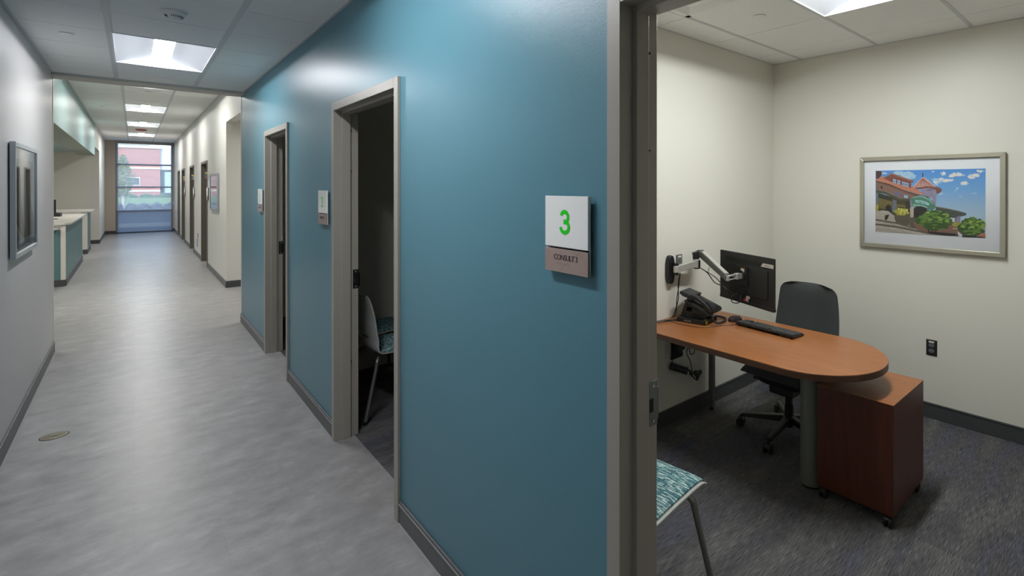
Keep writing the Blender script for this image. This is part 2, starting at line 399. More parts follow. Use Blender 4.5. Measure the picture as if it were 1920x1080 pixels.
b = B().box(-1.0, -.71, 7.7, 18.9, 2.445, ZF+.1, 0).box(-.999, -.711, 7.7, 18.899, 2.440, 2.445, 1)
struct(b, 'trim_2', ['teal_pale','gyp_dim'], 'pale teal bulkhead hanging over the reception counters', 'bulkhead')
struct(holed(-4.1, -1.0, 7.7, 18.9, 2.50, 2.55, [(-2.705,-2.095,9.89,11.11),(-2.705,-2.095,14.89,16.11)]), 'ceiling', 'teal_pale', 'low teal ceiling over the reception area', 'ceiling')
struct(B().box(-4.1, -.86, 18.9, 21.0, 2.66, 2.7), 'ceiling', 'gyp', 'plain ceiling strip behind the reception bulkhead', 'ceiling')
b = B().box(-.86, -.705, 18.9, 21.0, 2.66, ZF+.1).box(-.86, -.705, 21.0, YE, 0, ZF+.1)
struct(b, 'wall_left', 'white_wall', 'off-white far wall piece on the left before the window', 'wall')
struct(B().box(-4.1, -.861, 21.0, 21.12, 0, ZF+.1), 'wall_back', 'cream', 'beige wall behind the reception counters', 'wall')
struct(B().box(-4.2, -4.1, 7.4, 21.12, 0, ZF+.1), 'wall_left', 'cream', 'far side wall of the reception area', 'wall')
struct(B().box(-4.1, XL-.15, 7.4, 7.58, 0, ZF+.1), 'wall_front', 'cream', 'near wall of the reception area', 'wall')
b = B().box(-.86, -.441, YE, YE+.2, 0, H0).box(1.033, XW+.12, YE, YE+.2, 0, H0).box(-.441, 1.033, YE, YE+.2, 3.28, H0)
struct(b, 'wall_back', 'end_wall', 'taupe end wall around the tall window', 'wall')

# baseboards
def bb(name, segs, mt, lab, h=.108):
    b = B()
    for (x0,x1,y0,y1) in segs: b.box(x0,x1,y0,y1,0,h)
    o = struct(b, name, mt, lab, 'baseboard', bevel=.003)
bb('baseboard_right', [(XT-.010,XT,YN,-.143),(XT-.010,XT,1.028,2.554),(XT-.010,XT,3.712,5.048),(XT-.010,XT,6.097,7.69)], 'base', 'grey baseboard under the teal wall')
b = B()
for y0, y1 in [(1.028,2.554),(3.712,5.048),(6.097,7.69)]: b.box(XT-.013, XT-.010, y0, y1, .088, .094).box(XT-.018, XT-.0105, y0, y1, 0, .0015)
struct(b, 'trim_3', 'seal', 'thin pale bead along the grey baseboard', 'trim')
bb('baseboard_left', [(XL,XL+.010,YN,7.578)], 'base', 'grey baseboard under the left corridor wall')
struct(B().box(XL+.0105, XL+.022, YN, 7.578, 0, .0015), 'trim_4', 'seal', 'pale sealant line at the foot of the left wall', 'trim')
bb('baseboard_back', [(XI+.012,XR,YD-.012,YD)], 'base_dark', 'dark baseboard behind the desk')
bb('baseboard_side', [(XR-.012,XR,RN,YD-.012)], 'base_dark', 'dark baseboard under the framed house picture')
struct(B().box(XR-.016,XR-.012,RN,YD-.012,.098,.108).box(XI+.012,XR-.012,YD-.016,YD-.012,.098,.108), 'trim_5', 'base_dark', 'rolled top edge of the dark room baseboard', 'trim', bevel=.001)
bb('baseboard_far', [(XW-.010,XW,10.42,13.30),(XW-.010,XW,14.53,16.50),(XW-.010,XW,17.67,19.60),(XW-.010,XW,20.80,21.75),(XW-.010,XW,22.80,YE)], 'base', 'grey baseboard of the off-white far wall')
bb('baseboard_passage', [(XW-.01,4.1,10.41,10.42)], 'base_dark', 'dark baseboard turning into the side passage')
bb('baseboard_end', [(-.705,-.441,YE-.01,YE),(1.033,XW-.012,YE-.01,YE)], 'base_dark', 'dark baseboard beside the tall window')
bb('baseboard_reception', [(-.872,-.695,20.99,21.0),(-.705,-.695,21.0,YE-.01),(-4.1,-.872,20.99,21.0)], 'base_dark', 'dark baseboard of the wall behind reception')

# ---------------------------------------------------------------- door frames
def doorframe(name, y0, y1, x0, zi, lab, depth=.147, wallx=.015, hz=None):
    r = bpy.data.objects.new(name, None); COL.objects.link(r); r.location = (x0,(y0+y1)/2,0); r.empty_display_size = .1
    r['kind'] = 'structure'; r['label'] = lab; r['category'] = 'door frame'
    cy = (y0+y1)/2; hw = (y1-y0)/2; d = depth
    prof = [(0,.051),(0,0),(.049,0),(.049,-.016),(.097,-.016),(.097,0),(d,0),(d,.051),(d-wallx,.051),(d-wallx,.022),(wallx,.022),(wallx,.051)]
    b = B()
    b.prism([(x, hw+o) for x, o in prof], 2, 0, zi+.051)
    b.prism([(x, -hw-o) for x, o in prof], 2, 0, zi+.051)
    o = b.build('jamb', 'frame', r, bevel=.0015)
    b = B().prism([(x, zi+o) for x, o in prof], 1, -hw+.0162, hw-.0162)
    b.prism([(x, zi+o) for x, o in prof if o >= 0], 1, -hw+.0001, -hw+.0161).prism([(x, zi+o) for x, o in prof if o >= 0], 1, hw-.0161, hw-.0001)
    b.build('head', 'frame', r, bevel=.0015)
    return r, hw
for n, y0, y1 in DOORS:
    labs = {'door_1':'taupe metal frame of the farthest doorway in the teal wall', 'door_2':'taupe metal frame of the middle doorway in the teal wall', 'door_3':'taupe metal frame of the lit consulting room doorway'}
    r, hw = doorframe(n, y0, y1, XT-.015, HZ, labs[n])
    sm = 'strike_dark' if n != 'door_3' else 'steel'
    b = B().box(.114, .1475, hw-.0015, hw, .972, 1.098, 0).prism([(.147,hw),(.147,hw-.002),(.158,hw+.004),(.158,hw+.006)], 2, .985, 1.075, 0)
    s = b.build('strike_plate', [sm], r, bevel=.0005); s['label'] = 'dark metal strike plate' if sm != 'steel' else 'satin steel strike plate'
    B().box(.115, .130, hw-.0022, hw-.0012, 1.012, 1.050).build('latch_hole', 'darkgap', s)
    b = B()
    for z in (.985, 1.085): b.cyl((.131,hw-.0012,z),(.131,hw-.003,z),.005,n=14)
    b.build('screw', 'chrome', s)
    b = B()
    for z in (.5, 1.1, 1.75, 2.03): b.lathe([(0,-.004),(.004,-.003),(.005,0)], 12, (0,0,0)); b.v[-36:] = [(.1+v[2]-.001, hw-.004+.0*v[0], z+v[1]) for v in b.v[-36:]]
    b = B()
    for z in (.5, 1.75, 2.02): b.cyl((.099,hw-.012,z),(.103,hw-.012,z),.004,n=12)
    b.build('silencer', 'rubber', r)
for i, (a, c) in enumerate([(13.30,14.53),(16.50,17.67),(19.60,20.80),(21.75,22.80)]):
    r, hw = doorframe('door_%d' % (4+i), a+.051, c-.051, XW-.015, 2.125, ['nearest','second','third','farthest'][i]+' taupe-framed door in the off-white far wall')
    for o_ in r.children: o_.data.materials[0] = M['frame_shaded']
    d = B().box(.099, .140, -hw+.002, hw-.002, .008, 2.123).build('door_leaf', 'fardoor', r)
    h = B().cyl((.099,-hw+.07,1.0),(.045,-hw+.07,1.0),.010).cyl((.05,-hw+.07,1.0),(.05,-hw+.19,1.0),.009).lathe([(0,0),(.026,0),(.026,.008),(0,.008)],20)
    h = B().cyl((.099,-hw+.07,1.0),(.045,-hw+.07,1.0),.010).cyl((.05,-hw+.07,1.0),(.05,-hw+.19,1.0),.009).cyl((.1,-hw+.07,1.0),(.094,-hw+.07,1.0),.026)
    h.build('lever_handle', 'steel', d, smooth=True)

# ---------------------------------------------------------------- ceilings: lay-in tiles in a metal grid, one mesh each
def ceiling(label, xs, ys, z, holes, meeX=None, teeY=None, gap=.003, backing=True):
    """xs, ys: grid lines; holes: cells left open for fittings"""
    b = B()
    for i in range(len(xs)-1):
        for j in range(len(ys)-1):
            cx, cy = (xs[i]+xs[i+1])/2, (ys[j]+ys[j+1])/2
            if any(h[0] < cx < h[1] and h[2] < cy < h[3] for h in holes): continue
            b.box(xs[i]+gap, xs[i+1]-gap, ys[j]+gap, ys[j+1]-gap, z+.003, z+.018, 0)
            b.box(xs[i]-.001, xs[i+1]+.001, ys[j]-.001, ys[j+1]+.001, z+.019, z+.024, 2)
    for x in (meeX or []): b.box(x-.0165, x+.0165, ys[0], ys[-1], z-.0005, z+.008, 1)
    for y in (teeY or []): b.box(xs[0], xs[-1], y-.011, y+.011, z-.0005, z+.008, 1)
    b.box(xs[0], xs[0]+.016, ys[0], ys[-1], z-.001, z+.004, 1).box(xs[-1]-.016, xs[-1], ys[0], ys[-1], z-.001, z+.004, 1)
    b.box(xs[0], xs[-1], ys[-1]-.012, ys[-1], z-.001, z+.004, 1)
    o = struct(b, 'ceiling', ['tile','tee','darkgap'], label, 'ceiling'); return o
def seq(a, z, st):
    r = [a]
    while r[-1]+st < z-.02: r.append(r[-1]+st)
    return r+[z]
yy = sorted(set([YN]+[round(5.208+.61*k, 4) for k in range(-13, 4) if YN < 5.208+.61*k < 7.425-.05]+[7.425]))
NEAR_L = [1.55, 5.208]
ceiling('low tiled ceiling of the near corridor', [XL, -.125, .495, XT], yy, ZC, [(-.125,.495,y,y+1.22) for y in NEAR_L], [-.125, .495])
xs = [XI]+[1.321+.61*k for k in range(5)]+[XR]
ys = [RN]+[-.393+.61*k for k in range(5)]+[YD]
ceiling('tiled ceiling of the lit consulting room', xs, ys, ZR, [(1.931,3.151,.827,1.437),(1.931,2.541,1.437,2.047)], None, [-.393+.61*k for k in range(5)])
struct(B().box(XI, XR, 2.436, 7.575, ZR, ZR+.03), 'ceiling', 'tile', 'plain tiled ceiling of the dark consulting rooms', 'ceiling')
FAR_L = [10.03, 13.69, 17.35, 21.01]
yf = [7.7]+[round(10.03+.61*k, 3) for k in range(-3, 25) if 7.75 < 10.03+.61*k < YE-.05]+[YE]
ceiling('high tiled ceiling of the far corridor', [-.71, -.125, .495, XW], yf, ZF, [(-.125,.495,y,y+1.22) for y in FAR_L], [-.125, .495])
struct(B().box(-4.3, 4.3, YN-.3, YE+.2, 3.6, 3.7), 'ceiling', 'darkgap', 'structural slab over the hung ceilings', 'slab')

# ---------------------------------------------------------------- ceiling fittings
def troffer(loc, rz, lens, label, group):
    t = thing('ceiling_light', label, 'light', loc, rz, group)      # origin: centre of the opening, long side along local Y
    W, Lh = .293, .600
    b = B()
    for s in (-1, 1):
        b.box(s*.305, s*W, -.61, .61, -.001, .012); b.box(-W, W, s*.61, s*(Lh+.0045), -.001, .012)
    b.build('frame', 'reflector', t)
    b = B()
    for s in (-1, 1):
        def wing(u, v, s=s):
            x = W-(W-.062)*u; z = .004+.060*math.sin(u*PI*.5)
            return (s*x, -Lh+2*Lh*v, z)
        b.grid(wing, 16, 1)
    b.build('reflector', 'reflector', t, smooth=True, fix=False)
    b = B()
    for s in (-1, 1): b.prism([(-W,-.001),(W,-.001),(W,.1),(-W,.1)], 1, s*Lh, s*(Lh+.004))
    b.box(-W, W, -Lh, Lh, .1, .104)
    b.build('end_plate', 'reflector', t)
    b = B().grid(lambda u, v: (-.066+.132*u, -Lh+.002+(2*Lh-.004)*v, (.0645-.010*math.sin(u*PI))), 12, 1)
    b.build('lens', lens, t, smooth=True, fix=False)
    return t
for y, l in zip(NEAR_L, ['recessed light panel nearest overhead beside the teal wall', 'large bright recessed light panel in the low corridor ceiling']):
    troffer((.185, y+.61, ZC), 0, 'lens', l, 'recessed corridor lights')
for y, l in zip(FAR_L, ['recessed far corridor light just past the soffit strip', 'second recessed light panel of the high far ceiling', 'third recessed light panel, just before the red ceiling fitting', 'recessed light panel nearest the tall window']):
    troffer((.185, y+.61, ZF), 0, 'lens_far', l, 'recessed corridor lights')
troffer((2.541, 1.132, ZR), PI/2, 'lens_room', 'recessed light panel in the lit consulting room ceiling', 'recessed corridor lights')['group'] = 'consulting room light'
for y in (10.5, 15.5):
    troffer((-2.4, y, 2.495), 0, 'lens_rec', 'light panel over the reception area %s' % ('at its near end' if y < 12 else 'at its far end'), 'reception lights')

troffer((2.7, 9.05, 2.745), 0, 'lens_far', 'added unseen light panel brightening the side passage past the teal wall', 'added side passage light')  # extra troffer out of view, added to brighten the passage wall
# supply air diffuser: square plaque in a stepped pan
t = thing('air_diffuser', 'square white supply air diffuser in the room ceiling', 'air diffuser', (2.236,1.742,ZR))
b = B()
for s in (-1, 1): b.box(s*.304, s*.27, -.304, .304, -.001, .006); b.box(-.304, .304, s*.304, s*.27, -.001, .006)
b.build('frame', 'tile', t)
b = B()
def pan(r0, z0, r1, z1):
    v = [(-r0,-r0,z0),(r0,-r0,z0),(r0,r0,z0),(-r0,r0,z0),(-r1,-r1,z1),(r1,-r1,z1),(r1,r1,z1),(-r1,r1,z1)]
    b.add(v, [(0,1,5,4),(1,2,6,5),(2,3,7,6),(3,0,4,7)])
pan(.27,.0,.17,.07); pan(.17,.07,.17,.10); b.box(-.17,.17,-.17,.17,.10,.102)
b.build('pan', 'tile', t)
B().box(-.20,.20,-.20,.20,.012,.018).build('plaque', 'tile', t, bevel=.003)

def disc(name, x, y, z, r, label, cat, mt='tile', group=None, drop=.004):
    o = B().lathe([(0,-drop),(r*.9,-drop),(r,-drop*.5),(r,.0),(0,.0)], 32, (0,0,0)).build(name, mt, None, smooth=True)
    o.location = (x, y, z-.0005); tag(o, label, cat, group); return o
disc('ceiling_sprinkler_cover', -.346, 5.477, ZC, .040, 'round white sprinkler cover left of the big corridor light', 'sprinkler cover')
disc('ceiling_sprinkler_cover', 2.847, 1.715, ZR, .040, 'round white sprinkler cover in the lit room ceiling', 'sprinkler cover')
disc('ceiling_sprinkler_cover', .185, 11.65, ZF, .045, 'round sprinkler cover just past the soffit in the high ceiling', 'sprinkler cover', 'tee')
disc('ceiling_sprinkler_cover', .185, 15.3, ZF, .045, 'round sprinkler cover beyond the second far light panel', 'sprinkler cover', 'tee')
disc('ceiling_sprinkler_cover', .185, 23.4, ZF, .050, 'round sprinkler cover in front of the tall window', 'sprinkler cover', 'tee')
disc('ceiling_sprinkler_cover', -.43, 14.4, ZF, .045, 'small round sprinkler cover near the teal bulkhead', 'sprinkler cover', 'tee')
# smoke detector
t = thing('smoke_detector', 'round white smoke detector on the low corridor ceiling', 'smoke detector', (.188,4.32,ZC))
B().lathe([(0,-.002),(.052,-.002),(.062,-.001),(.070,.001),(0,.001)],40).build('base', 'tile', t, smooth=True)
B().lathe([(.0,-.040),(.02,-.040),(.034,-.036),(.046,-.026),(.060,-.010),(.062,-.002)],40).build('cover', 'tile', t, smooth=True)
b = B()
for k in range(26):
    if k % 9 in (7, 8): continue
    a = 2*PI*k/26; ca, sa = math.cos(a), math.sin(a); p = Vector((.047*ca,.047*sa,-.026)); q = Vector((.036*ca,.036*sa,-.0355))
    b.cyl(p+(p-q)*0-Vector((0,0,.0006)), q-Vector((0,0,.0006)), .0016, n=6)
b.build('vent_slots', 'black', t)
B().cyl((0,0,-.040),(0,0,-.043),.004,n=12).build('test_button', 'label', t)
# red ceiling device
t = thing('ceiling_strobe', 'red round ceiling strobe between the far light panels', 'fire alarm strobe', (.16,19.63,ZF))
B().lathe([(0,-.035),(.07,-.035),(.11,-.028),(.125,0),(0,0)],32).build('housing', 'red', t, smooth=True)
B().lathe([(0,-.06),(.03,-.055),(.04,-.035)],20).build('strobe_lens', 'label', t, smooth=True)

# floor drain / cleanout
t = thing('floor_cleanout', 'small round brass cleanout cover set in the grey floor', 'floor cover', (-.377,5.028,.0))
B().lathe([(.0,.0008),(.066,.0008),(.068,.0004),(.068,.0)],40).build('rim', 'darkgap', t)
B().lathe([(.0,.0016),(.058,.0022),(.063,.0018),(.0635,.0006)],40).build('cover', 'brass', t, smooth=True)
b = B().cyl((0,0,.002),(0,0,.0045),.014,n=24)
for k in range(10):
    a = 2*PI*k/10; b.box(-.0015,.0015,.022,.052,.002,.0030); n = 8
    m = Matrix.Rotation(a,4,'Z'); b.v[-8:] = [tuple(m @ Vector(v)) for v in b.v[-8:]]
b.build('ribs', 'brass', t)

# ---------------------------------------------------------------- tall window with roller shade, street outside
w = bpy.data.objects.new('window_1', None); COL.objects.link(w); w.location = (.296,YE,0); w['kind'] = 'structure'; w['label'] = 'tall mullioned window at the end of the corridor'; w['category'] = 'window'
hw = .737
b = B().box(-hw,-hw+.06,.02,.12,0,3.28).box(hw-.045,hw,.02,.12,0,3.28).box(-hw,hw,.02,.12,3.14,3.28).box(-hw,hw,.02,.12,0,.05)
b.build('window_frame', 'winframe', w, bevel=.003)
b = B()
for z0, z1 in ((2.385,2.435),(1.590,1.640),(.745,.815)): b.box(-hw+.06,hw-.045,.02,.12,z0,z1)
b.build('mullion', 'winbar', w, bevel=.003)
for z0, z1, g in ((.05,.745,'tintglass'),(.815,1.59,'winglass'),(1.64,2.385,'winglass'),(2.435,3.14,'winglass')):
    B().grid(lambda u, v: (-hw+.06+(2*hw-.105)*u, .07, z0+(z1-z0)*v), 1, 1).build('pane', g, w, fix=False)
t = thing('roller_shade', 'grey mesh roller shade drawn down over the tall window', 'roller shade', (.296,YE,0))
B().box(-hw-.01,hw+.01,-.075,-.001,3.135,3.233).build('cassette', 'cassette', t, bevel=.006)
b = B().grid(lambda u, v: (-hw+.012+(2*hw-.024)*u, -.03, .035+3.10*v), 1, 1); b.build('mesh_sheet', 'shade', t, fix=False)
B().box(-hw+.012,hw-.012,-.037,-.023,.022,.046).build('hem_bar', 'winframe', t, bevel=.003)

# outside
o = struct(B().box(-60,60,YE+.2,140,-.3,-.05), 'ground', 'asphalt', 'asphalt street outside the window', 'street')
tag(B().box(-30,30,29.3,29.75,-.05,.08).build('street_kerb','kerb'), 'pale concrete kerb crossing behind the window', 'kerb')
b = B()
b.grid(lambda u, v: (-25+50*u, 52+20*v, .05+.42*math.sin(min(1,v*1.6)*PI/2)+.06*math.sin(u*40+v*9)), 60, 12)
tag(b.build('grass_bank','grass',smooth=True,fix=False), 'sloping grass bank in front of the brick building', 'grass')
def blobs(name, pts, r, mt, label, cat, n=1, **k):
    b = B()
    for (x,y,z,rr) in pts:
        ico = bmesh.new(); bmesh.ops.create_icosphere(ico, subdivisions=1, radius=rr)
        vs = [tuple(Vector(v.co)*(1+random.uniform(-.22,.22))+Vector((x,y,z))) for v in ico.verts]; fs = [tuple(v.index for v in f.verts) for f in ico.faces]; ico.free()
        b.add(vs, fs)
    o = b.build(name, mt); return tag(o, label, cat, **k)
for i in range(8):
    x = -2.1+i*.66
    blobs('street_shrub', [(x+.27*math.cos(a_)*random.uniform(.2,1),50+.3*math.sin(a_),random.uniform(0,.42)-.10*abs(math.cos(a_)),random.uniform(.05,.10)) for a_ in [random.uniform(0,6.28) for _ in range(150)]], 1, 'shrub', 'dark shrub in the row along the street outside', 'shrub', group='dark shrubs seen through the window')
for i in range(4):
    x = -1.5+i*1.25
    blobs('foundation_shrub', [(x+.55*math.cos(a_)*random.uniform(.2,1),73.5+.3*math.sin(a_),.35+random.uniform(0,.5)-.15*abs(math.cos(a_)),random.uniform(.07,.14)) for a_ in [random.uniform(0,6.28) for _ in range(150)]], 1, 'hedge', 'green shrub at the foot of the brick building', 'shrub', group='green shrubs under the brick facade')
# brick building
bd = thing('brick_building', 'red brick building with pale bands across the street', 'building', (0,75,0))
X1 = 2.10
B().box(-12,X1,0,8,-.1,5.72).build('brick_wall', 'brick', bd)
B().box(-12,X1+.02,-.12,.5,5.72,6.05).build('parapet_band', 'stone', bd)
for z in (1.05, 3.50): B().box(-12,X1,-.05,.02,z,z+.20).build('stone_band', 'stone', bd)
B().box(-12.5,1.3,-.2,6,6.05,6.45).build('roof_edge', 'panel', bd)
B().box(X1,9,.3,8,3.45,5.9).build('white_panel_wall', 'panel', bd)
e = B().box(X1,9,.5,8,-.1,3.45).build('entrance_glazing', 'darkglass', bd)
B().box(2.47,3.6,.42,.5,.9,3.2).build('entrance_pane', 'paleglass', e)
for x in (2.2, 3.7, 5.2): B().box(x,x+.08,.38,.5,0,3.45).build('entrance_mullion', 'winframe', e)
for xw in (-.9,-4.4,-8): 
    f = B().box(xw,xw+1.4,-.03,.01,1.72,2.6).build('window', 'stone', bd); B().box(xw+.06,xw+1.34,-.045,-.03,1.80,2.52).build('window_pane', 'darkglass', f)
B().box(X1-.1,9,-1.5,.4,-.2,.06).build('entrance_step', 'stone', bd)
# street tree
t = thing('street_tree', 'young tree with pale green leaves outside the window', 'tree', (-.55,51.55,-.05))
b = B().tube([(0,0,0),(.03,0,.7),(-.02,.0,1.5),(.05,0,2.6),(.1,0,3.4)], (.09,.03), n=10)
for (z,a,l) in [(1.3,.4,.8),(1.6,2.8,.7),(1.9,1.2,.8),(2.3,3.9,.6),(2.5,.2,.6)]: b.tube([(0,0,z),(l*.5*math.cos(a),.2*math.sin(a),z+.3),(l*math.cos(a),.4*math.sin(a),z+.7)], (.03,.01), n=6)
b.build('trunk', 'bark', t, smooth=True)
b = B()
for _ in range(2600):
    z = random.uniform(1.05,3.95); w_ = .62*math.sin(PI*min(1,max(.02,(z-.8)/3.3)))**.8*(1.1 if z < 2.6 else .75)
    a = random.uniform(0,2*PI); r = w_*math.sqrt(random.random())
    c = Vector((r*math.cos(a), r*math.sin(a), z)); d = Vector((random.gauss(0,1),random.gauss(0,1),random.gauss(0,.6))).normalized(); e_ = d.orthogonal().normalized()
    L_, W_ = .075, .036
    b.add([c-d*L_, c+e_*W_, c+d*L_, c-e_*W_], [(0,1,2,3)])
b.build('foliage', 'treeleaf', t, fix=False)
# ---------------------------------------------------------------- lettering (drawn as flat meshes)
def text_mesh(txt, w=None, h=None, bold=0.0, depth=.0004, spacing=1.0):
    c = bpy.data.curves.new('lettering', 'FONT'); c.body = txt; c.offset = bold; c.space_character = spacing; c.resolution_u = 6
    o = bpy.data.objects.new('lettering', c); COL.objects.link(o)
    dg = bpy.context.evaluated_depsgraph_get(); dg.update()
    me = bpy.data.meshes.new_from_object(o.evaluated_get(dg)); bpy.data.objects.remove(o); bpy.data.curves.remove(c)
    vs = [Vector(v.co) for v in me.vertices]; fs = [tuple(p.vertices) for p in me.polygons]; bpy.data.meshes.remove(me)
    x0 = min(v.x for v in vs); x1 = max(v.x for v in vs); y0 = min(v.y for v in vs); y1 = max(v.y for v in vs)
    sy = h/(y1-y0) if h else 1; sx = w/(x1-x0) if w else sy
    return [((v.x-(x0+x1)/2)*sx, (v.y-(y0+y1)/2)*sy, 0) for v in vs], fs
def lettering(txt, origin, ex, ey, mt, parent, w, h, bold=0, name='lettering', spacing=1.0):
    vs, fs = text_mesh(txt, w, h, bold, spacing=spacing); ex = Vector(ex); ey = Vector(ey); o = Vector(origin); n = ex.cross(ey).normalized()
    b = B(); b.add([o+ex*v[0]+ey*v[1] for v in vs], fs)
    ob = b.build(name, mt, parent, fix=False); md = ob.modifiers.new('thick','SOLIDIFY'); md.thickness = .0008; md.offset = 0
    return ob

BR = {'c':(1,4),'o':(1,3,5),'n':(1,3,4,5),'s':(2,3,4),'u':(1,3,6),'l':(1,2,3),'t':(2,3,4,5),'#':(3,4,5,6),'a':(1,),'b':(1,2),' ':()}
def numeral_strokes(num):
    if num == 1: return [[(-.55,.62),(.0,1.0),(.05,1.0),(.05,-1.0)]]
    if num == 2:
        up = [(.62*math.cos(a), .42+.50*math.sin(a)) for a in [PI-PI*1.12*i/18 for i in range(19)]]
        return [up+[(.30,-.12),(-.62,-.90),(.72,-.90)]]
    up = [(-.02+.56*math.cos(a), .45+.47*math.sin(a)) for a in [math.radians(165)-math.radians(250)*i/20 for i in range(21)]]
    lo = [(.0+.64*math.cos(a), -.42+.50*math.sin(a)) for a in [math.radians(85)-math.radians(262)*i/22 for i in range(23)]]
    return [up+[(-.16,.035)], [(-.16,.035)]+lo]
def numeral(num, o, mt, parent, hw, hh, st):
    b = B()
    for q_, pts in enumerate(numeral_strokes(num)):
        P = [Vector((x*(hw-st/2), y*(hh-st/2))) for x, y in pts]; L_, R_ = [], []
        for i, p in enumerate(P):
            d = (P[min(i+1,len(P)-1)]-P[max(i-1,0)]).normalized(); n = Vector((-d.y,d.x)); L_.append(p+n*st/2); R_.append(p-n*st/2)
        k = len(b.v); b.v += [(o[0]-.00015*q_, o[1]-q.x, o[2]+q.y) for q in L_+R_]; n = len(P)
        for i in range(n-1): b.f.append((k+i,k+i+1,k+n+i+1,k+n+i)); b.m.append(0)
    ob = b.build('numeral', mt, parent, fix=False)
    return ob
def room_sign(num, yc, label, dy=.1035):
    t = thing('room_sign', label, 'sign', (XT, yc, 1.391), 0, None)
    B().box(-.0125, 0, -.088, .088, .012, .216).build('backing_plate', 'black2', t)
    B().box(-.0195, -.0125, -dy, dy, .076, .230).build('number_panel', 'white', t, bevel=.0012)
    p = B().box(-.0195, -.0125, -dy, dy, 0, .070).build('name_panel', 'taupe_panel', t, bevel=.0008)
    for e in (-dy, dy-.004): B().box(-.0125, -.0085, e, e+.004, 0, .230).build('side_edge', 'signside', t)
    numeral(num, (-.0200, .004, .152), 'green', t, .037, .040, .0125)
    lettering('CONSULT %s' % num, (-.0199, .000, .046), (0,-1,0), (0,0,1), 'ink', p, .113, .0160, -.004, 'lettering', .9)
    b = B()
    for (a, c) in [((.082,.068),(.104,.006)), ((-.066,.066),(.035,.002)), ((-.068,.066),(-.102,.024))]:
        d = Vector((0,c[0]-a[0],c[1]-a[1])).normalized()*1; nrm = Vector((0,-d.z,d.y))*.0004; A = Vector((-.0197,a[0],a[1])); C_ = Vector((-.0197,c[0],c[1]))
        b.add([A-nrm,A+nrm,C_+nrm,C_-nrm], [(0,1,2,3)])
    b.build('engraved_line', 'groove', p, fix=False)
    b = B(); y = .042
    for ch in 'consult #'+'abc'[num-1]:
        for d in BR[ch]:
            cx = y-(0 if d <= 3 else .0025); cz = .028-((d-1) % 3)*.0025
            b.cyl((-.0195,cx,cz),(-.0201,cx,cz),.0007,n=6)
        y -= .0066
    b.build('braille', 'taupe_panel', p)
    return t
room_sign(3, 1.2055, 'white and taupe room sign with a green 3 beside the lit doorway')
room_sign(2, 3.915, 'white and taupe room sign with a green 2 left of the middle doorway')
room_sign(1, 6.30, 'white and taupe room sign with a green 1 left of the farthest teal-wall doorway')

# ---------------------------------------------------------------- framed pictures
def frame4(b, y0, y1, z0, z1, w, x0, x1, mi=0):
    """frame in the Y-Z plane with mitred members"""
    for (a, c, d, e) in [((y0,z0),(y1,z0),(y1-w,z0+w),(y0+w,z0+w)), ((y1,z0),(y1,z1),(y1-w,z1-w),(y1-w,z0+w)), ((y1,z1),(y0,z1),(y0+w,z1-w),(y1-w,z1-w)), ((y0,z1),(y0,z0),(y0+w,z0+w),(y0+w,z1-w))]:
        b.prism([a,c,d,e], 0, x0, x1, mi)
PC = {'cloud':(232,208,200),'haze':(150,184,222),'lav':(134,128,150),'lavd':(104,98,116),'brown':(112,74,62),'cone':(200,158,148),'coned':(140,96,88),'dark':(40,38,40),'terra':(176,116,92),
 'dkbrown':(78,48,40),'brick':(124,62,50),'terral':(168,112,100),'glass':(130,170,205),'brownm':(122,92,78),'brownd':(92,62,50),'olive':(66,62,42),'olived':(50,50,40),'mustard':(104,94,54),'roofgrn':(72,74,62),'roofl':(122,116,98),
 'bluegr':(98,106,118),'pier':(176,164,148),'green':(76,120,104),'greenl':(126,170,154),'greend':(50,84,84),'banner':(150,196,190),'canopy':(66,72,68),'sky2':(190,208,220),'stone':(172,166,154),'mortar':(92,86,74),
 'shrubd':(86,80,66),'yellow':(150,146,62),'yellowl':(196,192,96),'leaf':(92,126,54),'leafl':(134,162,74),'leafd':(54,84,38)}
